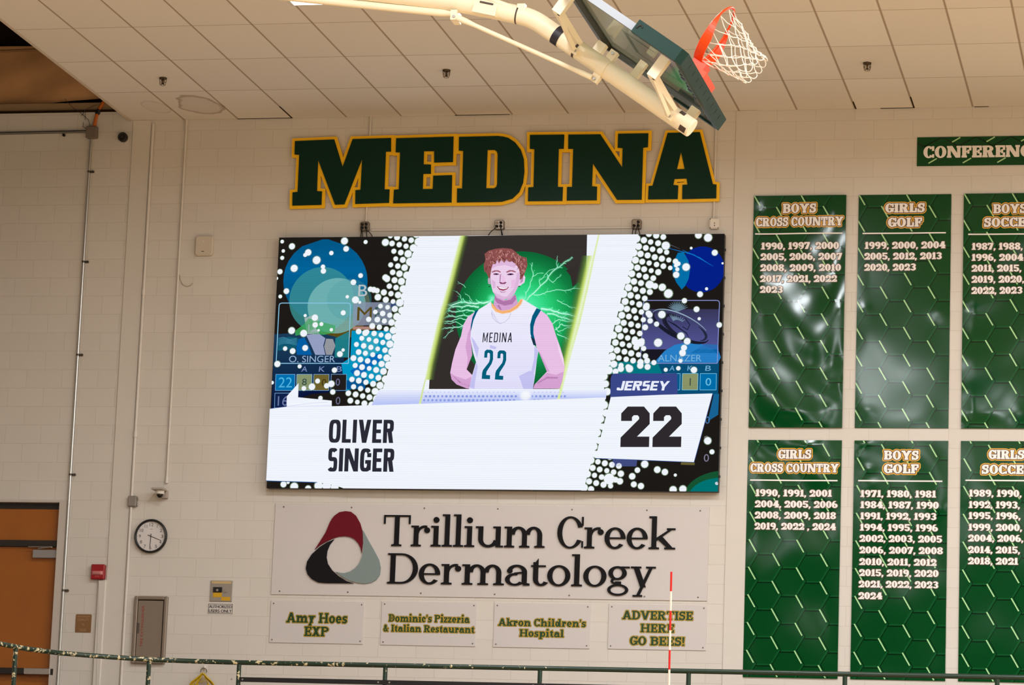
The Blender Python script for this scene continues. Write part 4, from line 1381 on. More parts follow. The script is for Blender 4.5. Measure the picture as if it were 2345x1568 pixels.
# wall clock
p = W(347, 1228); R_ = .168
t = thing('wall_clock', (p.x, 0, p.z - R_), 'round white-faced clock with a black rim, below the dome camera', 'clock')
mb = MB()
prof = [(R_ * .985, 0), (R_ * 1.08, -.012), (R_ * 1.09, -.030), (R_ * 1.04, -.045), (R_ * .97, -.046), (R_ * .945, -.034), (R_ * .94, -.022)]
mb.grid([[(p.x + r * math.cos(2 * PI * k / 48), y, p.z + r * math.sin(2 * PI * k / 48)) for k in range(48)] for r, y in prof], 0, True, close_u=True)
mb.build('rim', mat('clock_black', (22, 20, 20), .3), t)
mb = MB(); mb.disc((p.x, p.z), R_ * .95, -.020, 0, n=48); mb.build('dial', mat('clock_white', (216, 210, 208), .5), t)
INKC = mat('clock_ink', (48, 44, 44), .5)
mb = MB()
for h in range(1, 13):
    an = math.radians(90 - 30 * h); r = R_ * .74
    cx, cz = p.x + r * math.cos(an), p.z + r * math.sin(an)
    s = str(h); hw = .0115 * (1.75 if len(s) == 2 else 1)
    if s == '1': hw = .0022
    if s == '11': hw = .013
    sans_write(mb, s, cx - hw, cx + hw, cz - .0165, cz + .0165, -.0205)
mb.build('numerals', INKC, t, fixn=False)
mb = MB()
for k in range(12):
    an = 2 * PI * k / 12
    mb.tube([(p.x + R_ * .89 * math.cos(an), -.0206, p.z + R_ * .89 * math.sin(an)), (p.x + R_ * .925 * math.cos(an), -.0206, p.z + R_ * .925 * math.sin(an))], .002, 4)
mb.rbox((p.x - .012, -.0208, p.z + .074), (p.x + .012, -.0202, p.z + .077), r=.001, cham=.0002)
mb.build('minute_marks', INKC, t)
def hand(an, L, tail, w):
    mb = MB(); d = Vector((math.cos(an), 0, math.sin(an))); n_ = Vector((-d.z, 0, d.x)) * w
    c = Vector((p.x, -.025, p.z))
    mb.face([c - d * tail + n_ * .8, c - d * tail - n_ * .8, c + d * L - n_ * .55, c + d * L + n_ * .55])
    mb.face([c - d * tail + n_ * .8 + Vector((0, .002, 0)), c - d * tail - n_ * .8 + Vector((0, .002, 0)), c + d * L - n_ * .55 + Vector((0, .002, 0)), c + d * L + n_ * .55 + Vector((0, .002, 0))])
    return mb
hand(math.radians(-92), R_ * .70, R_ * .16, .0045).build('hour_hand', INKC, t)
hand(math.radians(-21), R_ * .74, R_ * .22, .0040).build('minute_hand', INKC, t)
mb = MB(); mb.disc((p.x, p.z), .007, -.028, -.020, n=12); mb.build('hub', INKC, t)

# fire alarm and its raceway
a, b_ = W(210.7, 1327), W(243.3, 1293)
t = thing('fire_alarm', ((a.x + b_.x) / 2, 0, a.z), 'red fire alarm strobe on the wall beside the orange door', 'alarm')
RED = mat('alarm_red', (150, 10, 24), .3)
mb = MB(); mb.rbox((a.x, -.055, a.z), (b_.x, 0, b_.z), r=.012, cham=.008); mb.build('housing', RED, t)
zm = lerp(a.z, b_.z, .42)
mb = MB()
mb.grid([[(lerp(a.x + .015, b_.x - .015, k / 10), -.055 - .020 * math.sin(PI * k / 10) ** .5 * math.cos(f), zm + .022 * math.sin(f)) for k in range(11)] for f in [PI * (j / 6 - .5) for j in range(7)]])
mb.build('strobe_lens', mat('strobe_clear', (196, 120, 118), .1, spec=.8), t)
mb = MB(); sans_write(mb, 'FIRE', a.x + .05, b_.x - .05, a.z + .022, a.z + .04, -.0555); mb.build('lettering', mat('alarm_text', (196, 90, 90), .4), t, fixn=False)
mb = MB(); x_ = W(230, 1400)
mb.rbox((W(222, 1400).x, -.03, TRACK_Z), (W(241, 1400).x, 0, a.z - .002), r=.008, cham=.01)
tag(mb.build('alarm_raceway', PAINT), 'wide cream vertical raceway below the red fire alarm', 'raceway')

# capacity plaque
a, b_ = W(172, 1447.5), W(210.4, 1406.5)
t = thing('capacity_plaque', ((a.x + b_.x) / 2, 0, a.z), 'small brown plaque with engraved capacity number, right of the door', 'plaque')
mb = MB(); mb.rbox((a.x, -.006, a.z), (b_.x, 0, b_.z), r=.01, cham=.001); mb.build('plate', mat('plaque_brown', (130, 92, 52), .45), t)
mb = MB(); h_ = b_.z - a.z; w_ = b_.x - a.x
for s, f0, f1, z0_, z1_ in (('MAXIMUM', .12, .88, .82, .92), ('CAPACITY', .14, .86, .64, .76), ('IS', .44, .56, .38, .50), ('1520', .30, .70, .07, .20)):
    sans_write(mb, s, lerp(a.x, b_.x, f0), lerp(a.x, b_.x, f1), a.z + h_ * z0_, a.z + h_ * z1_, -.0066)
mb.build('lettering', mat('plaque_text', (172, 138, 100), .5), t, fixn=False)

# extinguisher cabinet
a, b_ = W(306, 1520), W(386, 1365.5)
a = Vector((W(311, 1366).x, 0, W(345, 1520).z)); b_ = Vector((W(386.7, 1366).x, 0, W(345, 1365.5).z))
t = thing('extinguisher_cabinet', ((a.x + b_.x) / 2, 0, a.z), 'tall grey metal extinguisher cabinet with red vertical lettering, below the clock', 'cabinet')
CABM = mat('cabinet_metal', (140, 126, 112), .38, metal=.35)
mb = MB()
F_ = .038
for lo, hi in (((a.x, -.045, a.z), (a.x + F_, 0, b_.z)), ((b_.x - F_, -.045, a.z), (b_.x, 0, b_.z)), ((a.x + F_, -.045, b_.z - F_), (b_.x - F_, 0, b_.z)), ((a.x + F_, -.045, a.z), (b_.x - F_, 0, a.z + F_))):
    mb.rbox(lo, hi, r=.010, cham=.008)
mb.build('frame', CABM, t)
mb = MB(); mb.box((a.x + F_, -.018, a.z + F_), (b_.x - F_, -.001, b_.z - F_)); mb.build('recess', SHDW, t)
mb = MB(); mb.rbox((a.x + F_ + .005, -.030, a.z + F_ + .005), (b_.x - F_ - .010, -.0185, b_.z - F_ - .008), r=.002, cham=.002); dr = mb.build('cabinet_door', CABM, t)
tx = lerp(a.x, b_.x, .27); hh = b_.z - a.z
mb = MB(); sans_write(mb, 'FIRE EXTINGUISHER', tx - .014, tx + .014, a.z + hh * .26, a.z + hh * .86, -.0308, rot=True); mb.build('lettering', mat('red_letter', (150, 34, 26), .5), dr, fixn=False)
mb = MB(); zz = lerp(a.z, b_.z, .53); mb.rbox((a.x + F_ + .006, -.034, zz - .06), (a.x + F_ + .032, -.0302, zz + .05), r=.004, cham=.001); mb.build('pull_latch', mat('latch_dark', (96, 86, 78), .4, metal=.4), dr)

# key switch panel and its sign
sc4 = 4.3556
a, b_ = W(280 + 874 / sc4, 1080 + 1292 / sc4), W(280 + 1106 / sc4, 1080 + 1087 / sc4)
t = thing('key_switch_panel', ((a.x + b_.x) / 2, 0, a.z), 'small steel key switch panel with yellow stickers, above the users sign', 'switch panel')
mb = MB(); mb.rbox((a.x, -.012, a.z), (b_.x, 0, b_.z), r=.003, cham=.003); mb.build('plate', mat('switch_steel', (168, 160, 150), .35, metal=.5), t)
def sub(u0, v0, u1, v1, y0, m, name, y1=-.012):
    mb = MB(); mb.rbox((lerp(a.x, b_.x, u0), y0, lerp(a.z, b_.z, v0)), (lerp(a.x, b_.x, u1), y1, lerp(a.z, b_.z, v1)), r=.001, cham=.0005); return mb.build(name, m, t)
YEL = mat('sticker_yellow', (206, 158, 20), .5)
sub(.06, .85, .94, .97, -.0135, mat('strip_tan', (196, 170, 120), .5), 'label_strip')
sub(.14, .43, .54, .68, -.022, BLACK, 'switch_block'); sub(.14, .20, .54, .43, -.0135, YEL, 'sticker'); sub(.52, .04, .92, .22, -.0135, YEL, 'sticker')
kx, kz = lerp(a.x, b_.x, .34), lerp(a.z, b_.z, .53)
mb = MB(); mb.tube([(kx, -.0222, kz), (kx, -.030, kz)], .013, 12); mb.build('key_barrel', STEEL, t)
kx, kz = lerp(a.x, b_.x, .70), lerp(a.z, b_.z, .50)
mb = MB(); mb.tube([(kx, -.012, kz), (kx, -.020, kz)], .020, 14); mb.tube([(kx, -.020, kz), (kx, -.028, kz)], .011, 12); mb.build('key_barrel', STEEL, t)
a2, b2_ = W(280 + 848 / sc4, 1080 + 1418 / sc4), W(280 + 1112 / sc4, 1080 + 1312 / sc4)
t = thing('users_sign', ((a2.x + b2_.x) / 2, 0, a2.z), 'small white sign reading AUTHORIZED USERS ONLY', 'sign')
mb = MB(); mb.rbox((a2.x, -.004, a2.z), (b2_.x, 0, b2_.z), r=.006, cham=.001, mi=0)
mb.build('plate', mat('sign_white', (214, 206, 198), .4), t)
mb = MB()
e = .008
for lo, hi in (((a2.x + e, a2.z + e), (b2_.x - e, a2.z + e + .005)), ((a2.x + e, b2_.z - e - .005), (b2_.x - e, b2_.z - e)), ((a2.x + e, a2.z + e), (a2.x + e + .005, b2_.z - e)), ((b2_.x - e - .005, a2.z + e), (b2_.x - e, b2_.z - e))):
    mb.face([(lo[0], -.0046, lo[1]), (hi[0], -.0046, lo[1]), (hi[0], -.0046, hi[1]), (lo[0], -.0046, hi[1])])
mb.build('border', INKC, t, fixn=False)
mb = MB(); h2 = b2_.z - a2.z; w2 = b2_.x - a2.x
for dx in (-.0016, 0, .0016):
    sans_write(mb, 'AUTHORIZED', a2.x + w2 * .06 + dx, b2_.x - w2 * .06 + dx, a2.z + h2 * .54, a2.z + h2 * .82, -.0046 + dx * .05)
    sans_write(mb, 'USERS ONLY', a2.x + w2 * .06 + dx, b2_.x - w2 * .06 + dx, a2.z + h2 * .15, a2.z + h2 * .43, -.0046 + dx * .05)
mb.build('lettering', INKC, t, fixn=False)

# yellow cord coil on a hook
p = W(469, 1540)
t = thing('cord_coil', (p.x, 0, p.z - .55), 'coil of yellow cord hanging on a wall hook behind the railing', 'cord')
rnd = random.Random(4)
YC = mat('yellow_cord', (206, 170, 20), .5)
for k in range(9):
    w_ = .05 + .012 * k * rnd.uniform(.6, 1.1); L_ = .30 + rnd.uniform(-.03, .06)
    mb = MB()
    pts = []
    for s in range(40):
        an = 2 * PI * s / 40
        x_ = math.sin(an) * w_ * (1.25 - .35 * math.cos(an)) * (.35 + .65 * min(1, (1 - math.cos(an)) * 1.5))
        pts.append((p.x + x_ + rnd.uniform(-.002, .002), -.05 + .012 * math.sin(an * 3 + k) - .003 * k, p.z - .01 - L_ / 2 + L_ / 2 * math.cos(an)))
    mb.tube(pts, .0055, 6, closed=True); mb.build('loop', YC, t)
mb = MB(); mb.tube([(p.x - .035 + .004 * math.sin(k), -.05, p.z - .02 - .010 * k) if k % 2 == 0 else (p.x + .035, -.06, p.z - .025 - .010 * k) for k in range(9)], .006, 6); mb.build('wrap', YC, t)
hk = thing('wall_hook', (p.x, 0, p.z + .05), 'small steel ring hook holding the yellow cord coil', 'hook')
mb = MB(); mb.tube([(p.x + .030 * math.cos(an), -.030 - .02 * math.sin(an * .5), p.z + .012 + .034 * math.sin(an)) for an in [PI * (-.1 + 1.2 * k / 12) for k in range(13)]], .005, 6); mb.build('ring', mat('hook_steel', (104, 96, 84), .35, metal=.7), hk)
mb = MB(); mb.rbox((p.x - .008, -.03, p.z + .030), (p.x + .008, 0, p.z + .075), r=.004); mb.build('bracket', IVORY, hk)

# sprinkler heads
BRASS = mat('sprinkler_dark', (70, 58, 38), .4, metal=.5); WIRE = mat('sprinkler_wire', (120, 100, 72), .35, metal=.6)
for px_, py_, lab in ((373.5, 178, 'small caged sprinkler head on the ceiling near the water stain'), (1022.5, 160, 'small caged sprinkler head on the ceiling left of the hoop mast'), (1986, 143.5, 'small caged sprinkler head on the ceiling right of the basketball net')):
    q = ZP(px_, py_, CEIL_Z)
    t = thing('sprinkler_head', (q.x, q.y, CEIL_Z), lab, 'sprinkler', 'sprinkler heads on the ceiling')
    mb = MB(); mb.tube([(q.x, q.y, CEIL_Z - .001), (q.x, q.y, CEIL_Z - .012), (q.x, q.y, CEIL_Z - .018)], [.041, .041, .034], 18); mb.build('escutcheon', BRASS, t)
    mb = MB(); mb.tube([(q.x, q.y, CEIL_Z - .018), (q.x, q.y, CEIL_Z - .040), (q.x, q.y, CEIL_Z - .046), (q.x, q.y, CEIL_Z - .066), (q.x, q.y, CEIL_Z - .069)], [.012, .010, .005, .014, .017], 10); mb.build('nozzle', BRASS, t)
    mb = MB()
    for k in range(8):
        an = 2 * PI * k / 8
        c_, s_ = math.cos(an), math.sin(an)
        mb.tube([(q.x + .038 * c_, q.y + .038 * s_, CEIL_Z - .012), (q.x + .034 * c_, q.y + .034 * s_, CEIL_Z - .060), (q.x + .027 * c_, q.y + .027 * s_, CEIL_Z - .078)], .0022, 5)
    for r, dz in ((.035, .045), (.027, .078)):
        mb.tube([(q.x + r * math.cos(2 * PI * k / 20), q.y + r * math.sin(2 * PI * k / 20), CEIL_Z - dz) for k in range(20)], .0025, 5, closed=True)
    mb.build('cage', WIRE, t)

# railing along the edge of the raised track
RG = mat('rail_green', (22, 52, 34), .32)
def worn_material():
    m, nt, b, new = nodes('worn_rail_paint')
    tc = new('ShaderNodeTexCoord')
    nz = new('ShaderNodeTexNoise'); nz.inputs['Scale'].default_value = 24; nz.inputs['Detail'].default_value = 6; nz.inputs['Roughness'].default_value = .65
    nt.links.new(tc.outputs['Object'], nz.inputs['Vector'])
    sep = new('ShaderNodeSeparateXYZ'); nt.links.new(tc.outputs['Object'], sep.inputs[0])
    thr = new('ShaderNodeMapRange'); thr.inputs['From Min'].default_value = -4.5; thr.inputs['From Max'].default_value = 1.2
    thr.inputs['To Min'].default_value = .57; thr.inputs['To Max'].default_value = .72
    nt.links.new(sep.outputs['X'], thr.inputs['Value'])
    g = mathn(nt, 'GREATER_THAN', nz.outputs['Fac'], thr.outputs[0])
    mx = new('ShaderNodeMix'); mx.data_type = 'RGBA'
    mx.inputs['A'].default_value = C(18, 44, 30); mx.inputs['B'].default_value = C(206, 190, 150)
    nt.links.new(g, mx.inputs['Factor']); nt.links.new(mx.outputs['Result'], b.inputs['Base Color'])
    b.inputs['Roughness'].default_value = .32
    return m
WORN = worn_material()
RZ = 3.57; RY = -2.70
def Yr(x): return -2.74 + (-9.1 - x) * .006
path = [(p.x, p.y) for p in rail_path]
yend = path[-1][1]
path = [(-11.15, -4.9)] + path + [(-6, yend - .02), (-2, yend - .05), (2, yend - .08), (XR - .05, yend - .12)]
rl = thing('railing', (-5, yend, TRACK_Z), 'dark green pipe railing with chipped paint across the bottom, in front of the wall', 'railing')
mb = MB(); mb.tube([(a_, b2, RZ) for a_, b2 in path], .0235, 12); mb.build('top_rail', WORN, rl)
def on_path(px_):
    best = None
    for k in range(len(path) - 1):
        for s in range(60):
            x_, y_ = lerp(path[k][0], path[k + 1][0], s / 60), lerp(path[k][1], path[k + 1][1], s / 60)
            v = Vector((x_, y_, RZ)) - CAM
            u = IW / 2 + FPX * v.dot(RIGHT) / v.dot(FWD)
            if best is None or abs(u - px_) < best[0]: best = (abs(u - px_), x_, y_)
    return best[1], best[2]
posts = [on_path(u) for u in (36, 341, 549, 887, 1231, 1582, 1930, 2289)] + [(posts_x, yend - .1) for posts_x in (1.4,)]
for x_, y_ in posts:
    mb = MB(); mb.tube([(x_, y_, TRACK_Z), (x_, y_, RZ - .018)], .0225, 12); mb.build('post', WORN, rl)
mb = MB()
mz = W(600, 1557, posts[2][1]).z
mb.box((posts[2][0] + .02, yend - .045, mz - .022), (XR - .1, yend - .020, mz + .022)); mb.build('bottom_bar', mat('bar_black', (16, 14, 18), .4), rl)
for x_, y_ in posts[2:]:
    for s in (-.055, .055):
        mb = MB(); mb.disc((x_ + s, mz), .009, yend - .052, yend - .0455, n=8); mb.build('bolt', STEEL, rl)

# striped antenna of the volleyball net, near the camera
AY = CAM.y + 16.3
q0, q1 = W(1537.5, 1309, AY), W(1532, 1568, AY)
d = (q0 - q1).normalized()
t = thing('net_antenna', q0 - d * 2.925, 'slim red and white striped pole in front of the advertising board', 'antenna')
RD = mat('antenna_red', (206, 28, 24), .4); WHT = mat('antenna_white', (228, 220, 208), .4)
for k in range(19):
    mb = MB(); mb.tube([q0 - d * (.0993 * k), q0 - d * (.0993 * (k + 1))], .0056, 8)
    o = mb.build('stripe', RD if k % 2 == 0 else WHT, t)
    o['label'] = 'red stripe' if k % 2 == 0 else 'white stripe'
mb = MB(); e_ = q0 - d * 1.887; mb.tube([e_, q0 - d * 2.925], .012, 10); mb.build('stand_pole', STEEL, t)
mb = MB(); f_ = q0 - d * 2.925; mb.tube([(f_.x, f_.y, 0.0), (f_.x, f_.y, .03)], [.16, .14], 24); mb.build('base', BLACK, t)

# gym light fittings: one in view, the others added to carry the lamps
HOUS = mat('light_housing', (206, 200, 190), .4)
em = bpy.data.materials.new('light_lens'); em.use_nodes = True
nt = em.node_tree; nt.nodes.remove(nt.nodes['Principled BSDF'])
e_ = nt.nodes.new('ShaderNodeEmission'); e_.inputs[0].default_value = (1, .93, .82, 1); e_.inputs[1].default_value = 6.0
nt.links.new(e_.outputs[0], nt.nodes['Material Output'].inputs[0])
nl = 0
for lx, ly in LAMPS:
    seen = abs(lx + 7.78) < .1 and ly == -6.3
    t = thing('gym_light', (lx, ly, LAMP_Z), 'rectangular white gym light just under the ceiling, at the top edge over the long arm' if seen else 'rectangular white gym light added out of view to light the hall', 'light fixture', 'gym lights below the ceiling')
    mb = MB(); mb.box((lx - .29, ly - .66, LAMP_Z), (lx + .29, ly + .66, LAMP_Z + .07))
    mb.build('housing', HOUS, t)
    mb = MB(); mb.box((lx - .25, ly - .62, LAMP_Z - .006), (lx + .25, ly + .62, LAMP_Z - .0005)); mb.build('lens', em, t)
    for s in (-.5, .5):
        mb = MB(); mb.tube([(lx, ly + s, LAMP_Z + .07), (lx, ly + s, CEIL_Z)], .006, 6); mb.build('hanger', STEEL, t)

# ------------------------------------------------------------------ the big display
def screen_material(name, alpha):
    m = bpy.data.materials.new(name); m.use_nodes = True
    nt = m.node_tree; nt.nodes.remove(nt.nodes['Principled BSDF'])
    new = nt.nodes.new; out = nt.nodes['Material Output']
    at = new('ShaderNodeAttribute'); at.attribute_name = 'Col'
    tc = new('ShaderNodeTexCoord')
    sep = new('ShaderNodeSeparateXYZ'); nt.links.new(tc.outputs['Object'], sep.inputs[0])
    # the rows of light emitting diodes
    fr = mathn(nt, 'PINGPONG', mathn(nt, 'MULTIPLY', sep.outputs['Z'], 104.0), 1.0)
    pw = mathn(nt, 'POWER', fr, 3.0)
    slow = new('ShaderNodeTexNoise'); slow.noise_dimensions = '1D'; slow.inputs['Scale'].default_value = 14
    nt.links.new(sep.outputs['Z'], slow.inputs['W'])
    k = mathn(nt, 'SUBTRACT', 1.0, mathn(nt, 'MULTIPLY', pw, mathn(nt, 'MULTIPLY', slow.outputs['Fac'], .26)))
    mx = new('ShaderNodeMix'); mx.data_type = 'RGBA'; mx.blend_type = 'MULTIPLY'; mx.inputs['Factor'].default_value = 1
    nt.links.new(at.outputs['Color'], mx.inputs['A']); nt.links.new(k, mx.inputs['B'])
    e = new('ShaderNodeEmission'); nt.links.new(mx.outputs['Result'], e.inputs[0])
    e.inputs[1].default_value = 1.0
    if alpha:
        tr = new('ShaderNodeBsdfTransparent'); ms = new('ShaderNodeMixShader')
        nt.links.new(at.outputs['Alpha'], ms.inputs[0]); nt.links.new(tr.outputs[0], ms.inputs[1]); nt.links.new(e.outputs[0], ms.inputs[2])
        nt.links.new(ms.outputs[0], out.inputs[0])
    else:
        nt.links.new(e.outputs[0], out.inputs[0])
    return m
S_OPQ = screen_material('screen_light', False)
S_MIX = screen_material('screen_light_soft', True)

SX0 = (W(639, 545, SCR_Y).x + W(611, 1117, SCR_Y).x) / 2; SX1 = (W(1658.5, 534, SCR_Y).x + W(1645, 1126, SCR_Y).x) / 2
SZ1 = (W(639, 545, SCR_Y).z + W(1658.5, 534, SCR_Y).z) / 2; SZ0 = (W(611, 1117, SCR_Y).z + W(1645, 1126, SCR_Y).z) / 2
led = thing('video_display', ((SX0 + SX1) / 2, 0, SZ0), 'large lit video display showing a player in a white jersey', 'screen')
mb = MB(); mb.rbox((SX0, SCR_Y, SZ0), (SX1, -.02, SZ1), r=.003, cham=.002)
mb.build('cabinet', mat('screen_cabinet', (24, 22, 24), .5), led)
for k in range(5):
    mb = MB(); mb.box((lerp(SX0, SX1, .08 + .2 * k), -.0195, SZ0 + .1), (lerp(SX0, SX1, .08 + .2 * k) + .06, -.001, SZ1 - .1)); mb.build('mounting_rail', STEEL, led)
for k in range(9):
    z_ = lerp(SZ0, SZ1, .06 + .11 * k)
    mb = MB(); mb.box((SX1, -.085, z_ - .012), (SX1 + .014, -.055, z_ + .012)); mb.build('side_latch', BLACK, led)

PXM = (SX1 - SX0) / 1026.0
class Pic:
    def __init__(s): s.mb = MB(); s.k = 0
    def nxt(s): s.k += 1
    def y(s, dk=0): return SCR_Y - .0012 - .0005 * (s.k + dk)
    def wp(s, p): q = W(p[0], p[1], SCR_Y); return (q.x, q.z)
    def poly(s, pts, col, a=1.0, raw=False, tess=True):
        q = pts if raw else [s.wp(p) for p in pts]
        fn = col if callable(col) else (lambda x, z: col)
        loops = [q]
        if tess and len(q) > 4:
            tr = tessellate_polygon([[Vector((u, v, 0)) for u, v in q]])
            loops = [[q[i] for i in t] for t in tr]
        for l in loops:
            c = clip(l, SX0, SX1, SZ0, SZ1)
            if len(c) < 3: continue
            cols = []
            for u, v in c:
                r = fn(u, v); cc = C(*r[:3]); cols.append((cc[0], cc[1], cc[2], r[3] if len(r) > 3 else a))
            s.mb.face([(u, s.y(), v) for u, v in c], 0 if a >= 1 and len(fn(q[0][0], q[0][1])) < 4 else 1, cols=cols)
    def circ(s, cx, cy, rx, col, a=1.0, ry=None, n=40, rot=0):
        c = s.wp((cx, cy)); ry = ry or rx
        p = []
        for k in range(n):
            t = 2 * PI * k / n; x, z = rx * PXM * math.cos(t), ry * PXM * math.sin(t)
            p.append((c[0] + x * math.cos(rot) - z * math.sin(rot), c[1] + x * math.sin(rot) + z * math.cos(rot)))
        s.poly(p, col, a, raw=True, tess=False)
    def glow(s, cx, cy, rx, ry, stops, n=40, window=None):
        """stops: (radius fraction, (r, g, b), alpha)"""
        c = s.wp((cx, cy))
        for (f0, c0, a0), (f1, c1, a1) in zip(stops, stops[1:]):
            for k in range(n):
                q = []; cols = []
                for f, cc, al, t in ((f0, c0, a0, k), (f1, c1, a1, k), (f1, c1, a1, k + 1), (f0, c0, a0, k + 1)):
                    an = 2 * PI * t / n
                    q.append((c[0] + f * rx * PXM * math.cos(an), c[1] + f * ry * PXM * math.sin(an))); l = C(*cc); cols.append((l[0], l[1], l[2], al))
                if window:
                    mid = (sum(u for u, v in q) / 4, sum(v for u, v in q) / 4)
                    if not inside(mid, window): continue
                if all(SX0 <= u <= SX1 and SZ0 <= v <= SZ1 for u, v in q):
                    s.mb.face([(u, s.y(), v) for u, v in q], 1, cols=cols)
    def line(s, pts, w, col, a=1.0, raw=False):
        q = pts if raw else [s.wp(p) for p in pts]
        n = len(q)
        for k in range(n - 1):
            p0, p1 = Vector(q[k]), Vector(q[k + 1]); d = (p1 - p0)
            if d.length < 1e-5: continue
            w0 = (w[k] if isinstance(w, (list, tuple)) else w) * PXM / 2; w1 = (w[k + 1] if isinstance(w, (list, tuple)) else w) * PXM / 2
            nn = Vector((-d.y, d.x)).normalized()
            s.poly([tuple(p0 + nn * w0), tuple(p1 + nn * w1), tuple(p1 - nn * w1), tuple(p0 - nn * w0)], col, a, raw=True)
    def rrect(s, x0, y0, x1, y1, w, col, a=1.0):
        s.line([(x0 + 6, y0), (x1 - 6, y0), (x1 - 1.5, y0 + 1.5), (x1, y0 + 6), (x1 - (y1 - y0) * .036, y1), (x0 - (y1 - y0) * .05, y1), (x0, y0 + 6), (x0 + 1.5, y0 + 1.5), (x0 + 6, y0)], w, col, a)
    def text(s, txt, f, pl, pr, pb, cap, col, slant=0.0, gap=.06):
        write_px(s.mb, txt, f, pl, pr, pb, cap, SCR_Y, y=s.y(), mi=0, gap=gap, slant=slant, col=C(*col))
    def sans(s, txt, pl, pr, pt, pb, col, slant=0.0):
        a, b = s.wp((pl, pb)), s.wp((pr, pt))
        sans_write(s.mb, txt, a[0], b[0], a[1], b[1], s.y(), 0, slant, C(*col))
    def done(s, name, parent=None):
        return s.mb.build(name, [S_OPQ, S_MIX], parent or led, fixn=False, colattr=True)

def inside(p, poly):
    r = False; n = len(poly)
    for k in range(n):
        (x0, y0), (x1, y1) = poly[k], poly[(k + 1) % n]
        if (y0 > p[1]) != (y1 > p[1]) and p[0] < (x1 - x0) * (p[1] - y0) / (y1 - y0) + x0: r = not r
    return r

WHITE = (243, 247, 255)
def L(p): return (600 + p[0] / 5.2275, 520 + p[1] / 5.2275)      # readings of the left half
def R_(p): return (1320 + p[0] / 5.2278, 520 + p[1] / 5.2278)
def L4(p): return (600 + p[0] / 4.6125, 800 + p[1] / 4.6125)
def R5(p): return (1300 + p[0] / 4.6105, 800 + p[1] / 4.6105)
def P2(p): return (960 + p[0] / 3.92, 520 + p[1] / 3.92)

# -- dark background with circles and score cards
pic = Pic()
pic.poly([(SX0, SZ0), (SX1, SZ0), (SX1, SZ1), (SX0, SZ1)], (30, 26, 24), raw=True)
pic.nxt(); pic.circ(770, 703, 79, (92, 76, 20))
pic.nxt()
gz0, gz1 = W(700, 760, SCR_Y).z, W(700, 870, SCR_Y).z
def vgrad(c0, c1, py0, py1):
    z0_, z1_ = W(900, py0, SCR_Y).z, W(900, py1, SCR_Y).z
    return lambda x, z: tuple(lerp(c0[i], c1[i], max(0, min(1, (z - z0_) / (z1_ - z0_)))) for i in range(len(c0)))
pic.poly([L4((130, -160)), L4((560, -190)), L4((830, -120)), L4((900, 330)), L4((890, 440)), L4((520, 470)), L4((100, 630))], vgrad((26, 60, 90), (8, 18, 60), 765, 900))
pic.nxt()
bands = 12
for k in range(bands):
    y0_, y1_ = 548 + (740 - 548) * k / bands, 548 + (740 - 548) * (k + 1) / bands
    pts = []
    for yy in (y0_, y1_):
        h = math.sqrt(max(0, 96.5 ** 2 - (yy - 644.3) ** 2)); pts.append((745.4 - h, 745.4 + h, yy))
    c_ = (2, 100 - 3 * abs(k - 4), 156 - 5 * abs(k - 4))
    pic.poly([(pts[0][0], y0_), (pts[0][1], y0_), (pts[1][1], y1_), (pts[1][0], y1_)], c_)
pic.nxt(); pic.circ(736, 686, 75.5, (60, 150, 150), .66, n=56)
pic.nxt(); pic.circ(771, 700, 68, (140, 205, 200), .55, ry=64, n=56)
pic.nxt(); pic.circ(800, 686, 52, (60, 150, 160), .25, ry=48, n=48)
# green and grey smear under the circles
pic.nxt()
pic.poly([L((400, 1240)), L((505, 1160)), L((560, 1090)), L((880, 1180)), L((870, 1260)), L((740, 1290)), L((560, 1270)), L((400, 1300))], (60, 170, 90, .75))
pic.poly([L((510, 1090)), L((590, 1060)), L((680, 1100)), L((640, 1200)), L((700, 1290)), L((540, 1280))], (170, 190, 190, .8))
# the small pictures behind the sparkle
pic.nxt()
pic.poly([L((530, 1290)), L((690, 1280)), L((760, 1330)), L((735, 1420)), L((760, 1530)), L((640, 1530)), L((600, 1440))], (150, 160, 196))
pic.poly([L((770, 1335)), L((850, 1340)), L((880, 1420)), L((840, 1530)), L((770, 1530)), L((745, 1430))], (150, 152, 160))
pic.poly([L((190, 1340)), L((330, 1310)), L((440, 1330)), L((400, 1460)), L((190, 1480))], (14, 96, 120, .8))
pic.poly([L((440, 1340)), L((510, 1320)), L((560, 1420)), L((600, 1530)), L((420, 1530)), L((410, 1440))], (0, 100, 176, .85))
for k in range(7):
    pic.line([L((200, 1330 + 14 * k)), L((260, 1318 + 12 * k)), L((330, 1345 + 8 * k)), L((420, 1330 + 14 * k))], 1.4, (70, 150, 180), .7)
pic.poly([L((880, 1330)), L((1040, 1250)), L((1040, 1560)), L((870, 1560))], (30, 130, 140, .9))
pic.poly([L((1075, 1240)), L((1560, 1240)), L((1590, 1350)), L((1540, 1600)), L4((1240, 330)), L4((880, 440)), L4((840, 150)), L((1060, 1560))], (0, 150, 196))
pic.nxt()
pic.poly([L((1170, 1300)), L((1400, 1260)), L((1390, 1500)), L((1230, 1560))], (60, 176, 196, .6))
pic.poly([L4((930, 230)), L4((1160, 60)), L4((1255, 40)), L4((1240, 130)), L4((1000, 300))], (0, 104, 190))
pic.poly([L4((880, 330)), L4((1100, 300)), L4((1090, 420)), L4((900, 420))], (0, 84, 150))
pic.poly([L((1095, 900)), L((1540, 900)), L((1570, 1170)), L((1090, 1180))], (140, 150, 176, .72))
pic.poly([L((1540, 900)), L((1620, 905)), L((1640, 960)), L((1550, 960))], (52, 70, 128))
pic.poly([L((1090, 1190)), L((1360, 1190)), L((1350, 1228)), L((1090, 1228))], (176, 132, 120))
pic.nxt()
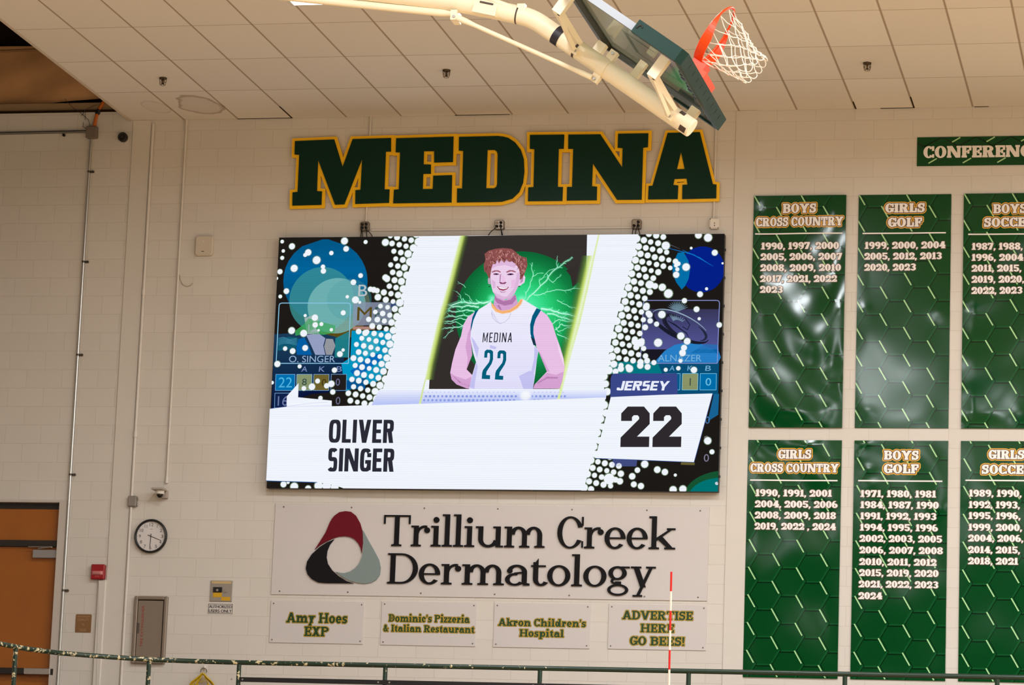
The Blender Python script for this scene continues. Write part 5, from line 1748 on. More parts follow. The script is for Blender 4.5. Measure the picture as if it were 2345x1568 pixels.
pic.sans('B', *(L((1152, 0))[0], L((1265, 0))[0], L((0, 690))[1], L((0, 828))[1]), (188, 196, 200))
pic.sans('M', *(L((1138, 0))[0], L((1320, 0))[0], L((0, 958))[1], L((0, 1118))[1]), (92, 76, 30))
pic.sans('E', *(L((1350, 0))[0], L((1440, 0))[0], L((0, 958))[1], L((0, 1118))[1]), (60, 84, 92))
pic.rrect(639.5, 694, 803, 832, 1.9, (140, 200, 232))
pic.sans('O. SINGER', 662, 768, 814.5, 829.5, (150, 178, 214))
for ch, x0_, x1_ in (('A', 690, 704), ('K', 730, 744), ('B', 770, 783)):
    pic.sans(ch, x0_, x1_, 839, 851, (128, 148, 196), .12)
for x0_, x1_, col in ((632, 676, (0, 112, 176)), (680, 715, (136, 150, 110)), (719, 754, (112, 98, 44)), (759, 794, (34, 30, 30))):
    pic.poly([(x0_, 857), (x1_, 857), (x1_ - .8, 894), (x0_ - 1.2, 894)], col)
pic.poly([(630, 900), (672, 900), (671, 934), (628, 934)], (16, 34, 76))
pic.nxt()
for x0_, x1_, y0_, y1_ in ((632, 676, 857, 894), (680, 715, 857, 894), (719, 754, 857, 894), (759, 794, 857, 894), (630, 672, 900, 934)):
    pic.line([(x0_, y0_), (x1_, y0_), (x1_ - .8, y1_), (x0_ - 1.2, y1_), (x0_, y0_)], 1.1, (120, 170, 214))
pic.sans('22', 638, 670, 864, 887, (80, 180, 224)); pic.sans('8', 692, 703, 867, 882, (40, 70, 70)); pic.sans('0', 737, 748, 868, 884, (60, 50, 20)); pic.sans('0', 769, 779, 867, 883, (110, 116, 156))
pic.sans('16', 636, 660, 907, 929, (110, 124, 170)); pic.sans('0', 769, 780, 909, 926, (110, 112, 140))
# right half
pic.nxt(); pic.circ(1608, 617, 50, (4, 32, 136), n=48, ry=52)
pic.nxt(); pic.poly([R_((1215, 310)), R_((1285, 300)), R_((1340, 400)), R_((1362, 510)), R_((1345, 620)), R_((1300, 710)), R_((1262, 748)), R_((1195, 660)), R_((1155, 560)), R_((1150, 450))], (4, 112, 170))
pic.nxt()
pic.line([R_((1090, 250)), R_((1400, 330)), R_((1640, 470))], [1, 2.4, .6], (10, 110, 190)); pic.line([R_((1270, 275)), R_((1480, 370)), R_((1610, 455))], [.8, 2.2, .6], (12, 120, 200)); pic.line([R_((1130, 215)), R_((1240, 262))], [1.6, .5], (90, 90, 100))
pic.nxt()
pic.poly([(1473, 708), (1647, 708), (1643, 800), (1470, 800)], vgrad((52, 50, 78), (84, 86, 152), 706, 740))
pic.poly([(1470, 800), (1643, 800), (1641.5, 834), (1470, 834)], (26, 24, 34))
pic.nxt()
pic.poly([R_((960, 1590)), R_((1060, 1480)), R_((1180, 1410)), R_((1340, 1380)), R_((1500, 1400)), R_((1640, 1470)), R_((1730, 1560)), R5((1590, 0)), R5((1590, 140)), R5((940, 140))], (40, 128, 200))
pic.poly([R_((1540, 1400)), R_((1700, 1410)), R_((1710, 1570)), R5((1590, 40)), R5((1300, 40))], (0, 116, 190, .7))
pic.poly([R5((440, 130)), R5((950, 130)), R5((1000, 260)), R5((440, 260))], (0, 120, 132))
pic.poly([R5((950, 140)), R5((1600, 140)), R5((1590, 480)), R5((1160, 480)), R5((1000, 260))], (8, 78, 118))
pic.poly([R5((1545, 470)), R5((1600, 470)), R5((1590, 690)), R5((1480, 760))], (24, 100, 150))
# the oval emblem as a plain brush ring
pic.nxt()
EX, EY = R_((1255, 1195))
def ell(a_, rx, ry, ro=-.32):
    x_, y_ = rx * math.cos(a_), ry * math.sin(a_)
    return (EX + x_ * math.cos(ro) - y_ * -math.sin(ro) * -1 if False else EX + x_ * math.cos(ro) + y_ * math.sin(ro), EY - (-x_ * math.sin(ro) * -1 if False else -x_ * math.sin(-ro)) - y_ * math.cos(ro))
pic.line([ell(math.radians(a_), 66, 32) for a_ in range(150, 345, 8)], [1 + 8 * math.sin(PI * k / 24) for k in range(25)], (26, 28, 44))
pic.line([ell(math.radians(a_), 60, 27) for a_ in range(310, 400, 8)], [1 + 5 * math.sin(PI * k / 11) for k in range(12)], (34, 40, 60))
pic.line([ell(math.radians(a_), 69, 36) for a_ in range(20, 160, 8)], [.8 + 1.8 * math.sin(PI * k / 17) for k in range(18)], (150, 176, 196))
pic.line([ell(math.radians(a_), 40, 26) for a_ in range(80, 265, 10)], [1 + 9 * math.sin(PI * k / 18) for k in range(19)], (30, 30, 48))
for k in range(9):
    a0_ = math.radians(70 + 9 * k)
    pic.line([ell(a0_, 18, 16), ell(a0_ - .25, 34, 30)], [3.2, .5], (120, 150, 172), .8)
for k in range(13):
    a0_ = math.radians(20 + 11.5 * k)
    b0 = R_((1215, 1000))
    pic.line([b0, (b0[0] + 25 * math.cos(a0_), b0[1] - 23 * math.sin(a0_))], [5.5, .6], (110, 140, 156), .75)
pic.line([R_((1090, 1120)), R_((1180, 1170)), R_((1260, 1230)), R_((1320, 1270)), R_((1350, 1330))], [1, 3, 2, 2, 1], (22, 24, 40)); pic.line([R_((1270, 1190)), R_((1330, 1230)), R_((1360, 1170)), R_((1300, 1090))], 1.6, (24, 26, 44))
pic.rrect(1474, 688, 1648, 832, 1.7, (140, 150, 214))
pic.sans('ALNAZER', 1507, 1607, 812.5, 827.5, (120, 178, 220))
for ch, x0_, x1_ in (('A', 1533, 1545), ('K', 1574, 1586), ('B', 1615, 1628)): pic.sans(ch, x0_, x1_, 837.5, 849, (120, 180, 220), .12)
for x0_, x1_, col in ((1522, 1558, (10, 90, 140)), (1563, 1599, (140, 150, 104)), (1604, 1641, (0, 110, 170))):
    pic.poly([(x0_, 855.5), (x1_, 855.5), (x1_ - .8, 893), (x0_ - 1, 893)], col)
pic.nxt()
for x0_, x1_ in ((1522, 1558), (1563, 1599), (1604, 1641)): pic.line([(x0_, 855.5), (x1_, 855.5), (x1_ - .8, 893), (x0_ - 1, 893), (x0_, 855.5)], 1.1, (120, 200, 236))
pic.sans('1', 1579.5, 1582.5, 866, 883, (60, 74, 70)); pic.sans('0', 1616, 1629, 866, 883, (110, 196, 230))
pic.sans('0', 1615, 1626, 954, 970, (70, 120, 176)); pic.sans('0', 1612, 1624, 1040, 1057, (130, 126, 150)); pic.sans('8', 1612, 1624, 998, 1014, (120, 116, 120))
pic.circ(1660, 1142, 92, (22, 84, 50), n=48, ry=62)
pic.nxt(); pic.circ(1650, 1142, 72, (0, 116, 116), n=48, ry=46)
pic.poly([R5((480, 1155)), R5((735, 1170)), R5((728, 1235)), R5((470, 1235))], (66, 76, 130)); pic.poly([R5((1200, 1190)), R5((1345, 1196)), R5((1340, 1222)), R5((1195, 1218))], (104, 96, 50))
pic.done('backdrop')

# -- sparkle dots
dots = Pic(); dots.k = 18
WB_L = [L((1880, 110)), L((1850, 250)), L((1790, 330)), L((1770, 480)), L((1720, 640)), L((1700, 830)), L((1690, 960)), L((1640, 1090)), L((1610, 1200)), L((1590, 1330)), L((1565, 1430)), L((1540, 1560)), L4((1385, 60)), L4((1340, 190)), L4((1300, 330)), L4((1270, 430)), L4((1230, 520)), L4((1190, 600))]
WB_R = [R_((760, 60)), R_((720, 240)), R_((670, 400)), R_((640, 540)), R_((590, 700)), R_((545, 850)), R_((500, 1050)), R_((460, 1200)), R_((425, 1350)), R_((390, 1560)), R5((450, 60)), R5((410, 260)), R5((385, 330)), R5((400, 500)), R5((390, 570)), R5((340, 740)), R5((290, 960)), R5((240, 1120)), R5((200, 1290)), R5((165, 1420)), R5((160, 1500))]
def edge_x(poly_, y):
    for (xa_, ya_), (xb_, yb_) in zip(poly_, poly_[1:]):
        if min(ya_, yb_) <= y <= max(ya_, yb_) and ya_ != yb_: return lerp(xa_, xb_, (y - ya_) / (yb_ - ya_))
    return poly_[0][0] if y < poly_[0][1] else poly_[-1][0]
OUT_L = [(880, 540), (905, 580), (885, 610), (880, 650), (868, 690), (858, 720), (845, 755), (818, 775), (812, 805), (806, 840), (800, 870), (790, 905), (800, 930)]
OUT_R = [(1530, 535), (1535, 580), (1530, 615), (1508, 640), (1498, 670), (1486, 700), (1490, 735), (1480, 760), (1476, 800), (1486, 830), (1420, 850), (1392, 860), (1392, 1040), (1430, 1060), (1425, 1090), (1400, 1128)]
rnd = random.Random(21)
def dot(x, y, r, soft=True):
    dots.circ(x, y, r * 1.22, (150, 185, 140), .38, n=12)
    dots.nxt(); dots.circ(x, y, r, WHITE, n=16); dots.k -= 1
def lattice(seed_, test, grow):
    ax, ay, bx_, by_ = 16.2, 3.35, 4.3, 17.4
    for i in range(-60, 60):
        for j in range(-45, 45):
            x = seed_[0] + i * ax + j * bx_; y = seed_[1] + i * ay + j * by_
            if 536 < y < 1122 and test(x, y):
                dot(x + rnd.uniform(-.5, .5), y + rnd.uniform(-.5, .5), grow(x, y))
lattice(L((1560, 197)), lambda x, y: y < 932 and edge_x(OUT_L, y) < x < edge_x(WB_L, y) + 6, lambda x, y: 6.1 + max(0, 3.0 * (1 - (edge_x(WB_L, y) - x) / 22)) + rnd.uniform(-.9, .7))
lattice(R_((808, 160)), lambda x, y: edge_x(WB_R, y) - 6 < x < edge_x(OUT_R, y), lambda x, y: 6.2 + max(0, 2.6 * (1 - (x - edge_x(WB_R, y)) / 22)) + rnd.uniform(-.8, .7))
for p, r in (((245, 175), 4.2), ((362, 232), 7), ((258, 287), 3.9), ((245, 370), 4.6), ((218, 535), 6), ((178, 615), 3.6), ((295, 768), 6.4), ((222, 832), 4.3), ((556, 305), 7.4), ((520, 335), 4.6), ((657, 397), 9), ((388, 495), 8.2), ((733, 476), 5), ((738, 527), 6.2), ((833, 312), 5), ((990, 168), 8), ((1010, 262), 6.4), ((1243, 180), 4.6), ((1480, 185), 8), ((1183, 582), 5.4), ((1097, 662), 6.4), ((1024, 835), 4), ((1122, 872), 8.2), ((1173, 902), 3.4), ((975, 1027), 5.8), ((520, 1060), 3.6), ((636, 1085), 7.4), ((640, 1172), 6.4), ((714, 1162), 4.6), ((680, 1236), 3), ((833, 1230), 4), ((358, 1240), 7.8), ((502, 1272), 8), ((520, 1447), 6.6), ((280, 1455), 5), ((370, 1485), 6.6), ((974, 1472), 3.8), ((936, 1522), 6.4), ((1480, 605), 7), ((1500, 625), 6.6), ((1580, 640), 4.2), ((1300, 745), 6), ((1340, 752), 6.6), ((1380, 762), 6), ((1390, 840), 7.4), ((1160, 1250), 6.4), ((1240, 1268), 7), ((1280, 1105), 6)):
    dot(*L(p), r)
for p, r in (((165, 155), 7), ((400, 180), 4.6), ((768, 220), 6), ((590, 335), 5.6), ((530, 395), 7.6), ((445, 412), 5.4), ((735, 365), 7.4), ((685, 385), 6), ((750, 450), 6), ((110, 352), 4), ((825, 50), 6.6), ((230, 1425), 6.8), ((278, 1405), 3.6), ((343, 1450), 9), ((490, 1470), 7), ((620, 515), 5), ((600, 1440), 9.5), ((685, 1440), 10), ((770, 1455), 9)):
    dot(*L4(p), r)
for p, r in (((1040, 120), 4.6), ((1463, 98), 7.6), ((1578, 128), 9), ((1376, 253), 3), ((1658, 308), 6.6), ((1072, 225), 9), ((1188, 412), 6), ((1222, 440), 5), ((1195, 460), 4.6), ((1210, 507), 4.6), ((1196, 572), 7), ((1315, 480), 8.4), ((1125, 490), 5), ((1752, 435), 2.4), ((1560, 740), 3.4), ((1482, 805), 6.4), ((1030, 722), 8), ((1103, 797), 9.6), ((880, 690), 9), ((1295, 882), 5.8), ((1440, 985), 6.4), ((838, 960), 7.4), ((878, 1052), 6.6), ((1025, 1048), 8.2), ((962, 1162), 5.6), ((1472, 1098), 3.6), ((1712, 1172), 6), ((980, 1385), 9), ((1252, 1305), 8), ((1328, 1368), 7.4), ((1290, 1445), 6.6), ((1272, 1505), 7.2), ((770, 1385), 9), ((700, 1375), 7)):
    dot(*R_(p), r)
for p, r in (((1215, 40), 7), ((840, 120), 6.4), ((912, 140), 5.6), ((1193, 122), 4.4), ((768, 172), 7), ((845, 185), 6.6), ((1037, 216), 4.4), ((1170, 200), 4.8), ((1335, 218), 7), ((563, 205), 7), ((655, 205), 8), ((815, 1212), 8), ((738, 1275), 6), ((683, 1340), 7), ((700, 1425), 6.4), ((775, 1443), 6.8), ((948, 1270), 7.2), ((1028, 1295), 7), ((1138, 1327), 3.4), ((553, 1392), 7), ((440, 1368), 12), ((1115, 1482), 8), ((1218, 1475), 8), ((1525, 1082), 5.4), ((1480, 965), 8), ((1575, 1415), 3.6)):
    dot(*R5(p), r)
tag(dots.done('sparkle_dots'), kind='stuff')

# -- white diagonal band and the player's picture
band = Pic(); band.k = 20
for k in range(len(WB_L) - 1):
    pass
yl = sorted(set([540 + 8 * k for k in range(48)]))
for y0_, y1_ in zip(yl, yl[1:]):
    if y0_ < 925:
        band.poly([(edge_x(WB_L, y0_) + 1, y0_ - 8 if y0_ == 540 else y0_), (edge_x(WB_R, y0_) - 1, y0_ - 8 if y0_ == 540 else y0_), (edge_x(WB_R, y1_) - 1, y1_), (edge_x(WB_L, y1_) + 1, y1_)], (241, 246, 255))
band.nxt()
band.poly([(868, 893), (1390, 893), (1388, 914), (960, 928), (850, 931)], vgrad((236, 240, 255), (176, 190, 248), 893, 918))
band.nxt()
rnd = random.Random(8)
for j, (y_, r_, c_) in enumerate(((898.5, 2.4, (204, 210, 246)), (907.5, 3.4, (138, 156, 226)), (916.5, 3.4, (140, 160, 230)))):
    for k in range(35):
        x_ = 972 + k * 9.35 + (4 if j == 1 else 0)
        if j == 2 and y_ > 927 - (x_ - 960) * .034: continue
        if 1186 < x_ < 1216: continue
        band.circ(x_, y_, r_ * rnd.uniform(.7, 1.05), c_, n=8, ry=r_ * .8)
band.glow(1204, 906, 16, 14, [(0, (250, 252, 255), 1), (.6, (250, 252, 255), .8), (1, (240, 244, 255), 0)], 20)
# lime glow lines
for pts, w_, c_ in (([(1372, 537), (1360, 590), (1345, 660), (1326, 740), (1306, 810), (1285, 893), (1279, 916)], [3, 4, 5, 6, 6, 6, 6], (222, 240, 170)), ([(985, 835), (972, 880), (962, 925)], [2, 3, 5], (214, 232, 160)), ([(1012, 700), (985, 835)], [1.5, 3], (232, 244, 200))):
    band.line(pts, w_, c_)
band.done('white_band')

pp = Pic(); pp.k = 23
WIN = [(1062, 541), (1345, 537), (1343, 632), (1330, 690), (1311, 770), (1283, 891), (983, 891), (986, 835), (1010, 735), (1036, 640)]
winw = [pp.wp(p) for p in WIN]
# soft lime edge outside the picture
pp.nxt()
pp.poly(WIN, (54, 49, 46)); pp.nxt()
GST = [(1.0, (14, 104, 54)), (.85, (17, 124, 64)), (.7, (24, 160, 84)), (.5, (38, 200, 112)), (.3, (60, 228, 148)), (.14, (90, 244, 176))]
def gcol(f):
    for (f0, c0), (f1, c1) in zip(GST, GST[1:]):
        if f1 <= f <= f0: return tuple(lerp(c0[i], c1[i], (f0 - f) / (f0 - f1)) for i in range(3))
    return GST[-1][1]
for f, c_ in [(1 - .04 * k, gcol(1 - .04 * k)) for k in range(22)]:
    q = []
    for k in range(56):
        an = 2 * PI * k / 56
        q.append((1196 + 152 * f * math.cos(an) * (1 if f < .95 else 1), 722 - f * (146 if math.sin(an) > 0 else 160) * math.sin(an) - (1 - f) * 14))
    cl = [pp.wp(p) for p in q]
    # cut to the picture's slanted window
    def cut(poly_, a_, b__):
        o = []; n_ = len(poly_)
        sd = lambda p: (b__[0] - a_[0]) * (p[1] - a_[1]) - (b__[1] - a_[1]) * (p[0] - a_[0])
        for k in range(n_):
            p, r = poly_[k], poly_[(k + 1) % n_]; s0, s1 = sd(p), sd(r)
            if s0 <= 0: o.append(p)
            if (s0 <= 0) != (s1 <= 0): t_ = s0 / (s0 - s1); o.append((lerp(p[0], r[0], t_), lerp(p[1], r[1], t_)))
        return o
    for a_, b__ in zip([winw[0], winw[1], winw[2], winw[3], winw[5], winw[6], winw[9]], [winw[1], winw[2], winw[3], winw[5], winw[6], winw[7], winw[0]]):
        if len(cl) > 2: cl = cut(cl, a_, b__)
    if len(cl) > 2: pp.poly(cl, c_, raw=True)
    pp.k += .25
# dark corners
pp.poly([P2((205, 1010)), P2((262, 995)), P2((310, 1130)), P2((420, 1290)), P2((500, 1450)), P2((92, 1452)), P2((110, 1300)), P2((175, 1150))], (52, 47, 45)); pp.nxt()
pp.poly([P2((1320, 390)), P2((1360, 440)), P2((1380, 540)), P2((1460, 470)), P2((1500, 330)), P2((1400, 350))], (52, 47, 45)); pp.nxt()
LIT = (196, 255, 232); LIT2 = (120, 250, 190)
rb_ = random.Random(33)
def jag(pts, lv=2):
    for _ in range(lv):
        o = [pts[0]]
        for (x0_, y0_), (x1_, y1_) in zip(pts, pts[1:]):
            l_ = math.hypot(x1_ - x0_, y1_ - y0_); d_ = rb_.uniform(-.13, .13) * l_
            o += [((x0_ + x1_) / 2 - (y1_ - y0_) / l_ * d_, (y0_ + y1_) / 2 + (x1_ - x0_) / l_ * d_), (x1_, y1_)]
        pts = o
    return pts
def bolt(pts, w_, c_=LIT):
    w_ *= .62
    pts = jag(pts); n_ = len(pts) - 1
    pp.line([P2(p) for p in pts], [w_ * 2.4] * len(pts), LIT2, .22); pp.nxt(); pp.line([P2(p) for p in pts], [lerp(w_, w_ * .35, k / n_) for k in range(n_ + 1)], c_)
    for k in range(int(n_ * .35)):
        i = rb_.randrange(1, n_); x_, y_ = pts[i]; a_ = math.atan2(pts[i][1] - pts[i - 1][1], pts[i][0] - pts[i - 1][0]) + rb_.choice((-1, 1)) * rb_.uniform(.3, .8); l_ = rb_.uniform(18, 46)
        q_ = jag([(x_, y_), (x_ + l_ * math.cos(a_), y_ + l_ * math.sin(a_))], 2)
        q_ = [p for p in q_ if 225 + (900 - p[1]) * .18 < p[0] < 1440 - max(0, (p[1] - 600)) * .16]
        if len(q_) > 1: pp.line([P2(p) for p in q_], [w_ * .5] * len(q_), LIT2, .85)
    pp.k -= 1
bolt([(950, 670), (1010, 610), (1090, 530), (1160, 450), (1240, 370), (1310, 315), (1380, 272)], 4.0)
bolt([(945, 660), (960, 590), (1000, 500), (1020, 450), (1010, 370), (1018, 320)], 2.2); bolt([(1020, 450), (1060, 420), (1120, 415)], 1.6)
bolt([(1090, 530), (1080, 480), (1120, 450), (1160, 400), (1230, 380)], 1.8); bolt([(1160, 450), (1200, 500), (1240, 460), (1280, 430)], 1.6); bolt([(1240, 370), (1245, 300), (1243, 260)], 1.2)
bolt([(1030, 610), (1110, 600), (1180, 580), (1250, 565), (1360, 562), (1460, 552)], 2.2); bolt([(1240, 655), (1300, 690), (1350, 720), (1430, 735)], 1.8)
bolt([(1095, 735), (1180, 740), (1240, 760), (1300, 780), (1360, 790), (1430, 800)], 7.0); bolt([(1150, 780), (1230, 790), (1300, 815), (1410, 835)], 4.6); bolt([(1200, 870), (1260, 830), (1330, 850), (1400, 850)], 2.4)
bolt([(1225, 925), (1280, 870), (1340, 890), (1400, 880)], 2.6); bolt([(1240, 960), (1300, 985), (1360, 1010)], 2.2); bolt([(1230, 900), (1250, 940), (1330, 905), (1390, 910)], 1.8)
bolt([(660, 650), (600, 680), (500, 690), (420, 675), (330, 690), (240, 700)], 7.0); bolt([(540, 720), (450, 705), (380, 720), (300, 715), (235, 740)], 5.0); bolt([(500, 760), (420, 745), (330, 765), (270, 750), (225, 790)], 3.2)
bolt([(480, 800), (400, 790), (330, 810), (260, 800), (215, 830)], 3.0); bolt([(440, 840), (360, 820), (290, 850), (210, 850)], 2.2); bolt([(410, 880), (340, 900), (270, 905), (200, 920)], 2.8); bolt([(400, 890), (330, 850), (280, 870), (220, 860)], 1.6)
bolt([(390, 660), (370, 610), (335, 580)], 1.4); bolt([(480, 670), (450, 620), (415, 605)], 1.4); bolt([(420, 545), (380, 510), (350, 490)], 1.2); bolt([(310, 930), (260, 960), (220, 1000)], 1.4)
pp.nxt(); pp.nxt()
for c0_, r_ in (((925, 650), 20), ((660, 640), 16)):
    x_, y_ = P2(c0_); pp.glow(x_, y_, r_, r_ * .8, [(0, (150, 255, 220), .9), (.5, (90, 240, 170), .6), (1, (40, 200, 120), 0)], 18)
# slanted soft lime glow over the picture edges
def ramp(path, offs, cols):
    for (o0, c0), (o1, c1) in zip(zip(offs, cols), zip(offs[1:], cols[1:])):
        for (x0_, y0_), (x1_, y1_) in zip(path, path[1:]):
            q = [pp.wp((x0_ + o0, y0_)), pp.wp((x0_ + o1, y0_)), pp.wp((x1_ + o1, y1_)), pp.wp((x1_ + o0, y1_))]
            l0, l1 = C(*c0[:3]), C(*c1[:3])
            k0, k1 = l0[:3] + (c0[3],), l1[:3] + (c1[3],)
            pp.mb.face([(u, pp.y(), min(v, SZ1)) for u, v in q], 1, cols=[k0, k1, k1, k0])
EDL = [(1061, 539), (1036, 640), (1010, 735), (987, 835), (981, 870)]
ramp(EDL, (-9, -4, 1, 7, 16), ((238, 248, 225, 0), (216, 236, 150, .95), (190, 214, 104, .95), (96, 116, 56, .75), (40, 60, 40, 0)))
EDR = [(1353, 586), (1330, 690), (1311, 770), (1283, 891)]
ramp(EDR, (-22, -9, -2, 3, 9), ((40, 90, 40, 0), (110, 150, 64, .6), (200, 226, 110, .95), (228, 244, 180, .9), (240, 248, 235, 0)))
pp.done('player_backdrop')

# -- the pictured player
man = Pic(); man.k = 46
SK, SK2, SK3, SK4 = (236, 194, 232), (216, 164, 212), (180, 120, 172), (246, 218, 244)
FK, FK2, FK3 = (238, 210, 238), (218, 172, 216), (180, 124, 172)
man.poly([P2(p) for p in [(505,762),(440,810),(400,880),(380,980),(330,1100),(300,1220),(283,1310),(295,1370),(340,1415),(430,1450),(456,1452),(480,1330),(430,1280),(480,1150),(466,980),(474,880)]], SK)
man.poly([P2(p) for p in [(1092,748),(1150,790),(1200,870),(1230,970),(1270,1080),(1300,1180),(1310,1260),(1290,1380),(1266,1452),(1027,1452),(1040,1415),(1150,1300),(1130,1250),(1080,1130),(1050,1065),(1027,950),(1035,850)]], SK)
man.nxt()
man.poly([P2(p) for p in [(474,880),(440,960),(420,1080),(440,1180),(430,1280),(480,1150),(466,980)]], SK2)
man.poly([P2(p) for p in [(283,1310),(330,1340),(420,1370),(475,1345),(458,1450),(430,1450),(340,1415),(295,1370)]], SK2)
man.poly([P2(p) for p in [(300,1330),(380,1395),(455,1425),(450,1436),(370,1405)]], SK3)
man.poly([P2(p) for p in [(1040,1080),(1090,1130),(1150,1250),(1175,1300),(1150,1300),(1130,1250),(1080,1130)]], SK2)
man.poly([P2(p) for p in [(1040,1415),(1150,1310),(1230,1330),(1300,1300),(1290,1380),(1266,1452),(1027,1452)]], SK2)
man.poly([P2(p) for p in [(1060,1400),(1150,1345),(1250,1350),(1250,1362),(1150,1362),(1070,1415)]], SK3)
man.poly([P2(p) for p in [(1240,1010),(1262,1080),(1300,1190),(1308,1260),(1285,1200),(1255,1110)]], SK4)
man.nxt()
man.poly([P2(p) for p in [(690,605),(672,690),(690,760),(770,790),(850,760),(893,695),(868,605),(780,660)]], SK2)
man.nxt(); man.poly([P2(p) for p in [(686,610),(700,640),(760,668),(825,655),(868,605),(876,650),(840,695),(770,708),(705,685),(680,650)]], SK3)
man.poly([P2(p) for p in [(720,700),(745,745),(735,750),(705,710)]], SK3)
man.nxt()
JER = vgrad((240, 240, 255), (226, 224, 252), 690, 890)
jersey = [(535,745),(600,705),(648,672),(655,715),(690,758),(750,783),(820,772),(885,735),(925,690),(935,650),(1000,690),(1075,735),(1020,830),(1003,900),(1005,960),(1035,1060),(1075,1110),(1060,1200),(1045,1330),(1025,1456),(452,1456),(478,1340),(515,1215),(488,1130),(464,1000),(470,920),(490,830)]
man.poly([P2(p) for p in jersey], JER)
man.nxt()
for pl_ in ([(470,985),(500,1100),(525,1180),(540,1090),(500,1020)], [(1040,1075),(1072,1112),(1058,1210),(1030,1330),(1010,1300),(1035,1190)], [(455,1440),(480,1345),(520,1215),(530,1260),(505,1400),(500,1456)], [(900,1340),(1000,1290),(1040,1330),(1025,1456),(940,1456)], [(640,1060),(700,1080),(690,1100),(640,1090)]):
    man.poly([P2(p) for p in pl_], (198, 196, 244))
man.poly([P2(p) for p in [(655,740),(720,860),(745,868),(735,875),(700,850),(650,780)]], (222, 220, 246))
man.nxt()
TEAL = (0, 92, 128)
man.poly([P2(p) for p in [(540,742),(508,755),(482,815),(468,890),(466,948),(478,900),(492,840),(520,775)]], TEAL)
man.poly([P2(p) for p in [(1058,730),(1098,748),(1050,830),(1030,900),(1030,960),(1056,1068),(1030,1062),(1003,960),(1000,880),(1020,800)]], TEAL)
man.poly([P2(p) for p in [(1005,985),(1030,1062),(1056,1068),(1040,1010)]], (30, 34, 48))
man.poly([P2(p) for p in [(652,680),(658,725),(692,765),(750,783),(820,772),(885,735),(925,690),(937,650),(915,650),(880,700),(820,742),(755,755),(705,740),(672,700)]], (250, 190, 130))
man.nxt(); man.line([P2(p) for p in [(668,700),(705,748),(752,768),(820,757),(885,715),(922,665)]], 1.1, (240, 150, 84))
man.line([P2(p) for p in [(652,770),(665,820),(700,855),(735,868),(775,855),(810,820),(828,775)]], .7, (170, 160, 190))
man.text('MEDINA', THIN, P2((572, 0))[0], P2((836, 0))[0], P2((0, 1037))[1], 22, (36, 36, 50), slant=.06, gap=.26)
tw2 = [(588,1175),(592,1120),(610,1103),(650,1105),(668,1120),(668,1190),(655,1230),(610,1300),(605,1330),(642,1333),(640,1368),(566,1365),(570,1310),(578,1285),(632,1215),(640,1185),(640,1140),(632,1132),(622,1132),(617,1140),(615,1175)]
for dx, dy in ((0, 0), (118, 6)): man.poly([P2((a_ + dx, b__ + dy)) for a_, b__ in tw2], (0, 96, 124))
man.nxt()
# head
man.poly([P2(p) for p in [(628,455),(620,475),(624,512),(648,520),(645,455)]], FK2, .7); man.poly([P2(p) for p in [(908,450),(945,432),(958,455),(950,500),(915,528),(893,535)]], FK)
man.nxt(); man.poly([P2(p) for p in [(918,460),(940,455),(935,495),(910,510)]], FK3, .8)
man.poly([P2(p) for p in [(628,535),(642,535),(642,542),(628,542)]], (30, 40, 50)); man.poly([P2(p) for p in [(895,532),(912,532),(912,540),(895,540)]], (60, 30, 50))
man.nxt()
man.poly([P2(p) for p in [(640,400),(646,470),(652,530),(666,585),(700,630),(758,656),(815,643),(862,600),(890,545),(908,470),(912,400),(900,340),(830,290),(720,285),(655,330)]], FK)
man.nxt()
man.poly([P2(p) for p in [(912,400),(908,470),(890,545),(862,600),(815,643),(770,655),(800,620),(850,560),(872,490),(880,420)]], FK2, .7)
man.poly([P2(p) for p in [(666,585),(700,630),(758,656),(815,643),(830,625),(760,628),(700,600)]], FK2, .7)
man.poly([P2(p) for p in [(650,330),(720,300),(830,300),(880,340),(860,372),(780,345),(700,355),(655,380)]], FK2, .7)
man.poly([P2(p) for p in [(748,440),(764,440),(776,475),(780,498),(762,506),(748,498)]], (240, 196, 234))
man.nxt()
man.poly([P2(p) for p in [(722,500),(735,496),(755,505),(780,496),(790,503),(772,516),(738,516)]], (140, 70, 110)); man.poly([P2(p) for p in [(728,430),(742,425),(736,490),(724,500)]], FK3, .8)
man.poly([P2(p) for p in [(655,405),(680,392),(715,392),(738,405),(735,414),(700,402),(660,414)]], (170, 100, 120)); man.poly([P2(p) for p in [(785,405),(815,390),(850,392),(875,405),(870,412),(830,402),(790,415)]], (170, 100, 120))
man.poly([P2(p) for p in [(668,425),(690,418),(715,422),(725,430),(700,434),(675,432)]], (110, 56, 96)); man.poly([P2(p) for p in [(790,430),(815,420),(840,420),(858,430),(830,436),(805,436)]], (110, 56, 96))
man.poly([P2(p) for p in [(700,535),(730,540),(765,546),(812,540),(795,562),(760,576),(725,568)]], (160, 60, 96))
man.poly([P2(p) for p in [(655,470),(690,500),(690,545),(668,560)]], FK2, .7); man.poly([P2(p) for p in [(832,480),(870,470),(862,540),(830,560)]], (238, 192, 232))
man.nxt()
man.poly([P2(p) for p in [(712,540),(740,543),(765,548),(802,543),(790,556),(760,562),(730,556)]], (252, 246, 252))
man.poly([P2(p) for p in [(692,420),(706,420),(706,433),(692,433)]], (40, 24, 60)); man.poly([P2(p) for p in [(818,421),(833,421),(833,435),(818,435)]], (40, 24, 60))
man.poly([P2(p) for p in [(725,578),(760,586),(790,578),(770,592),(740,592)]], FK3, .8)
HR, HR2, HR3 = (142, 80, 78), (92, 44, 46), (196, 140, 134)
man.nxt()
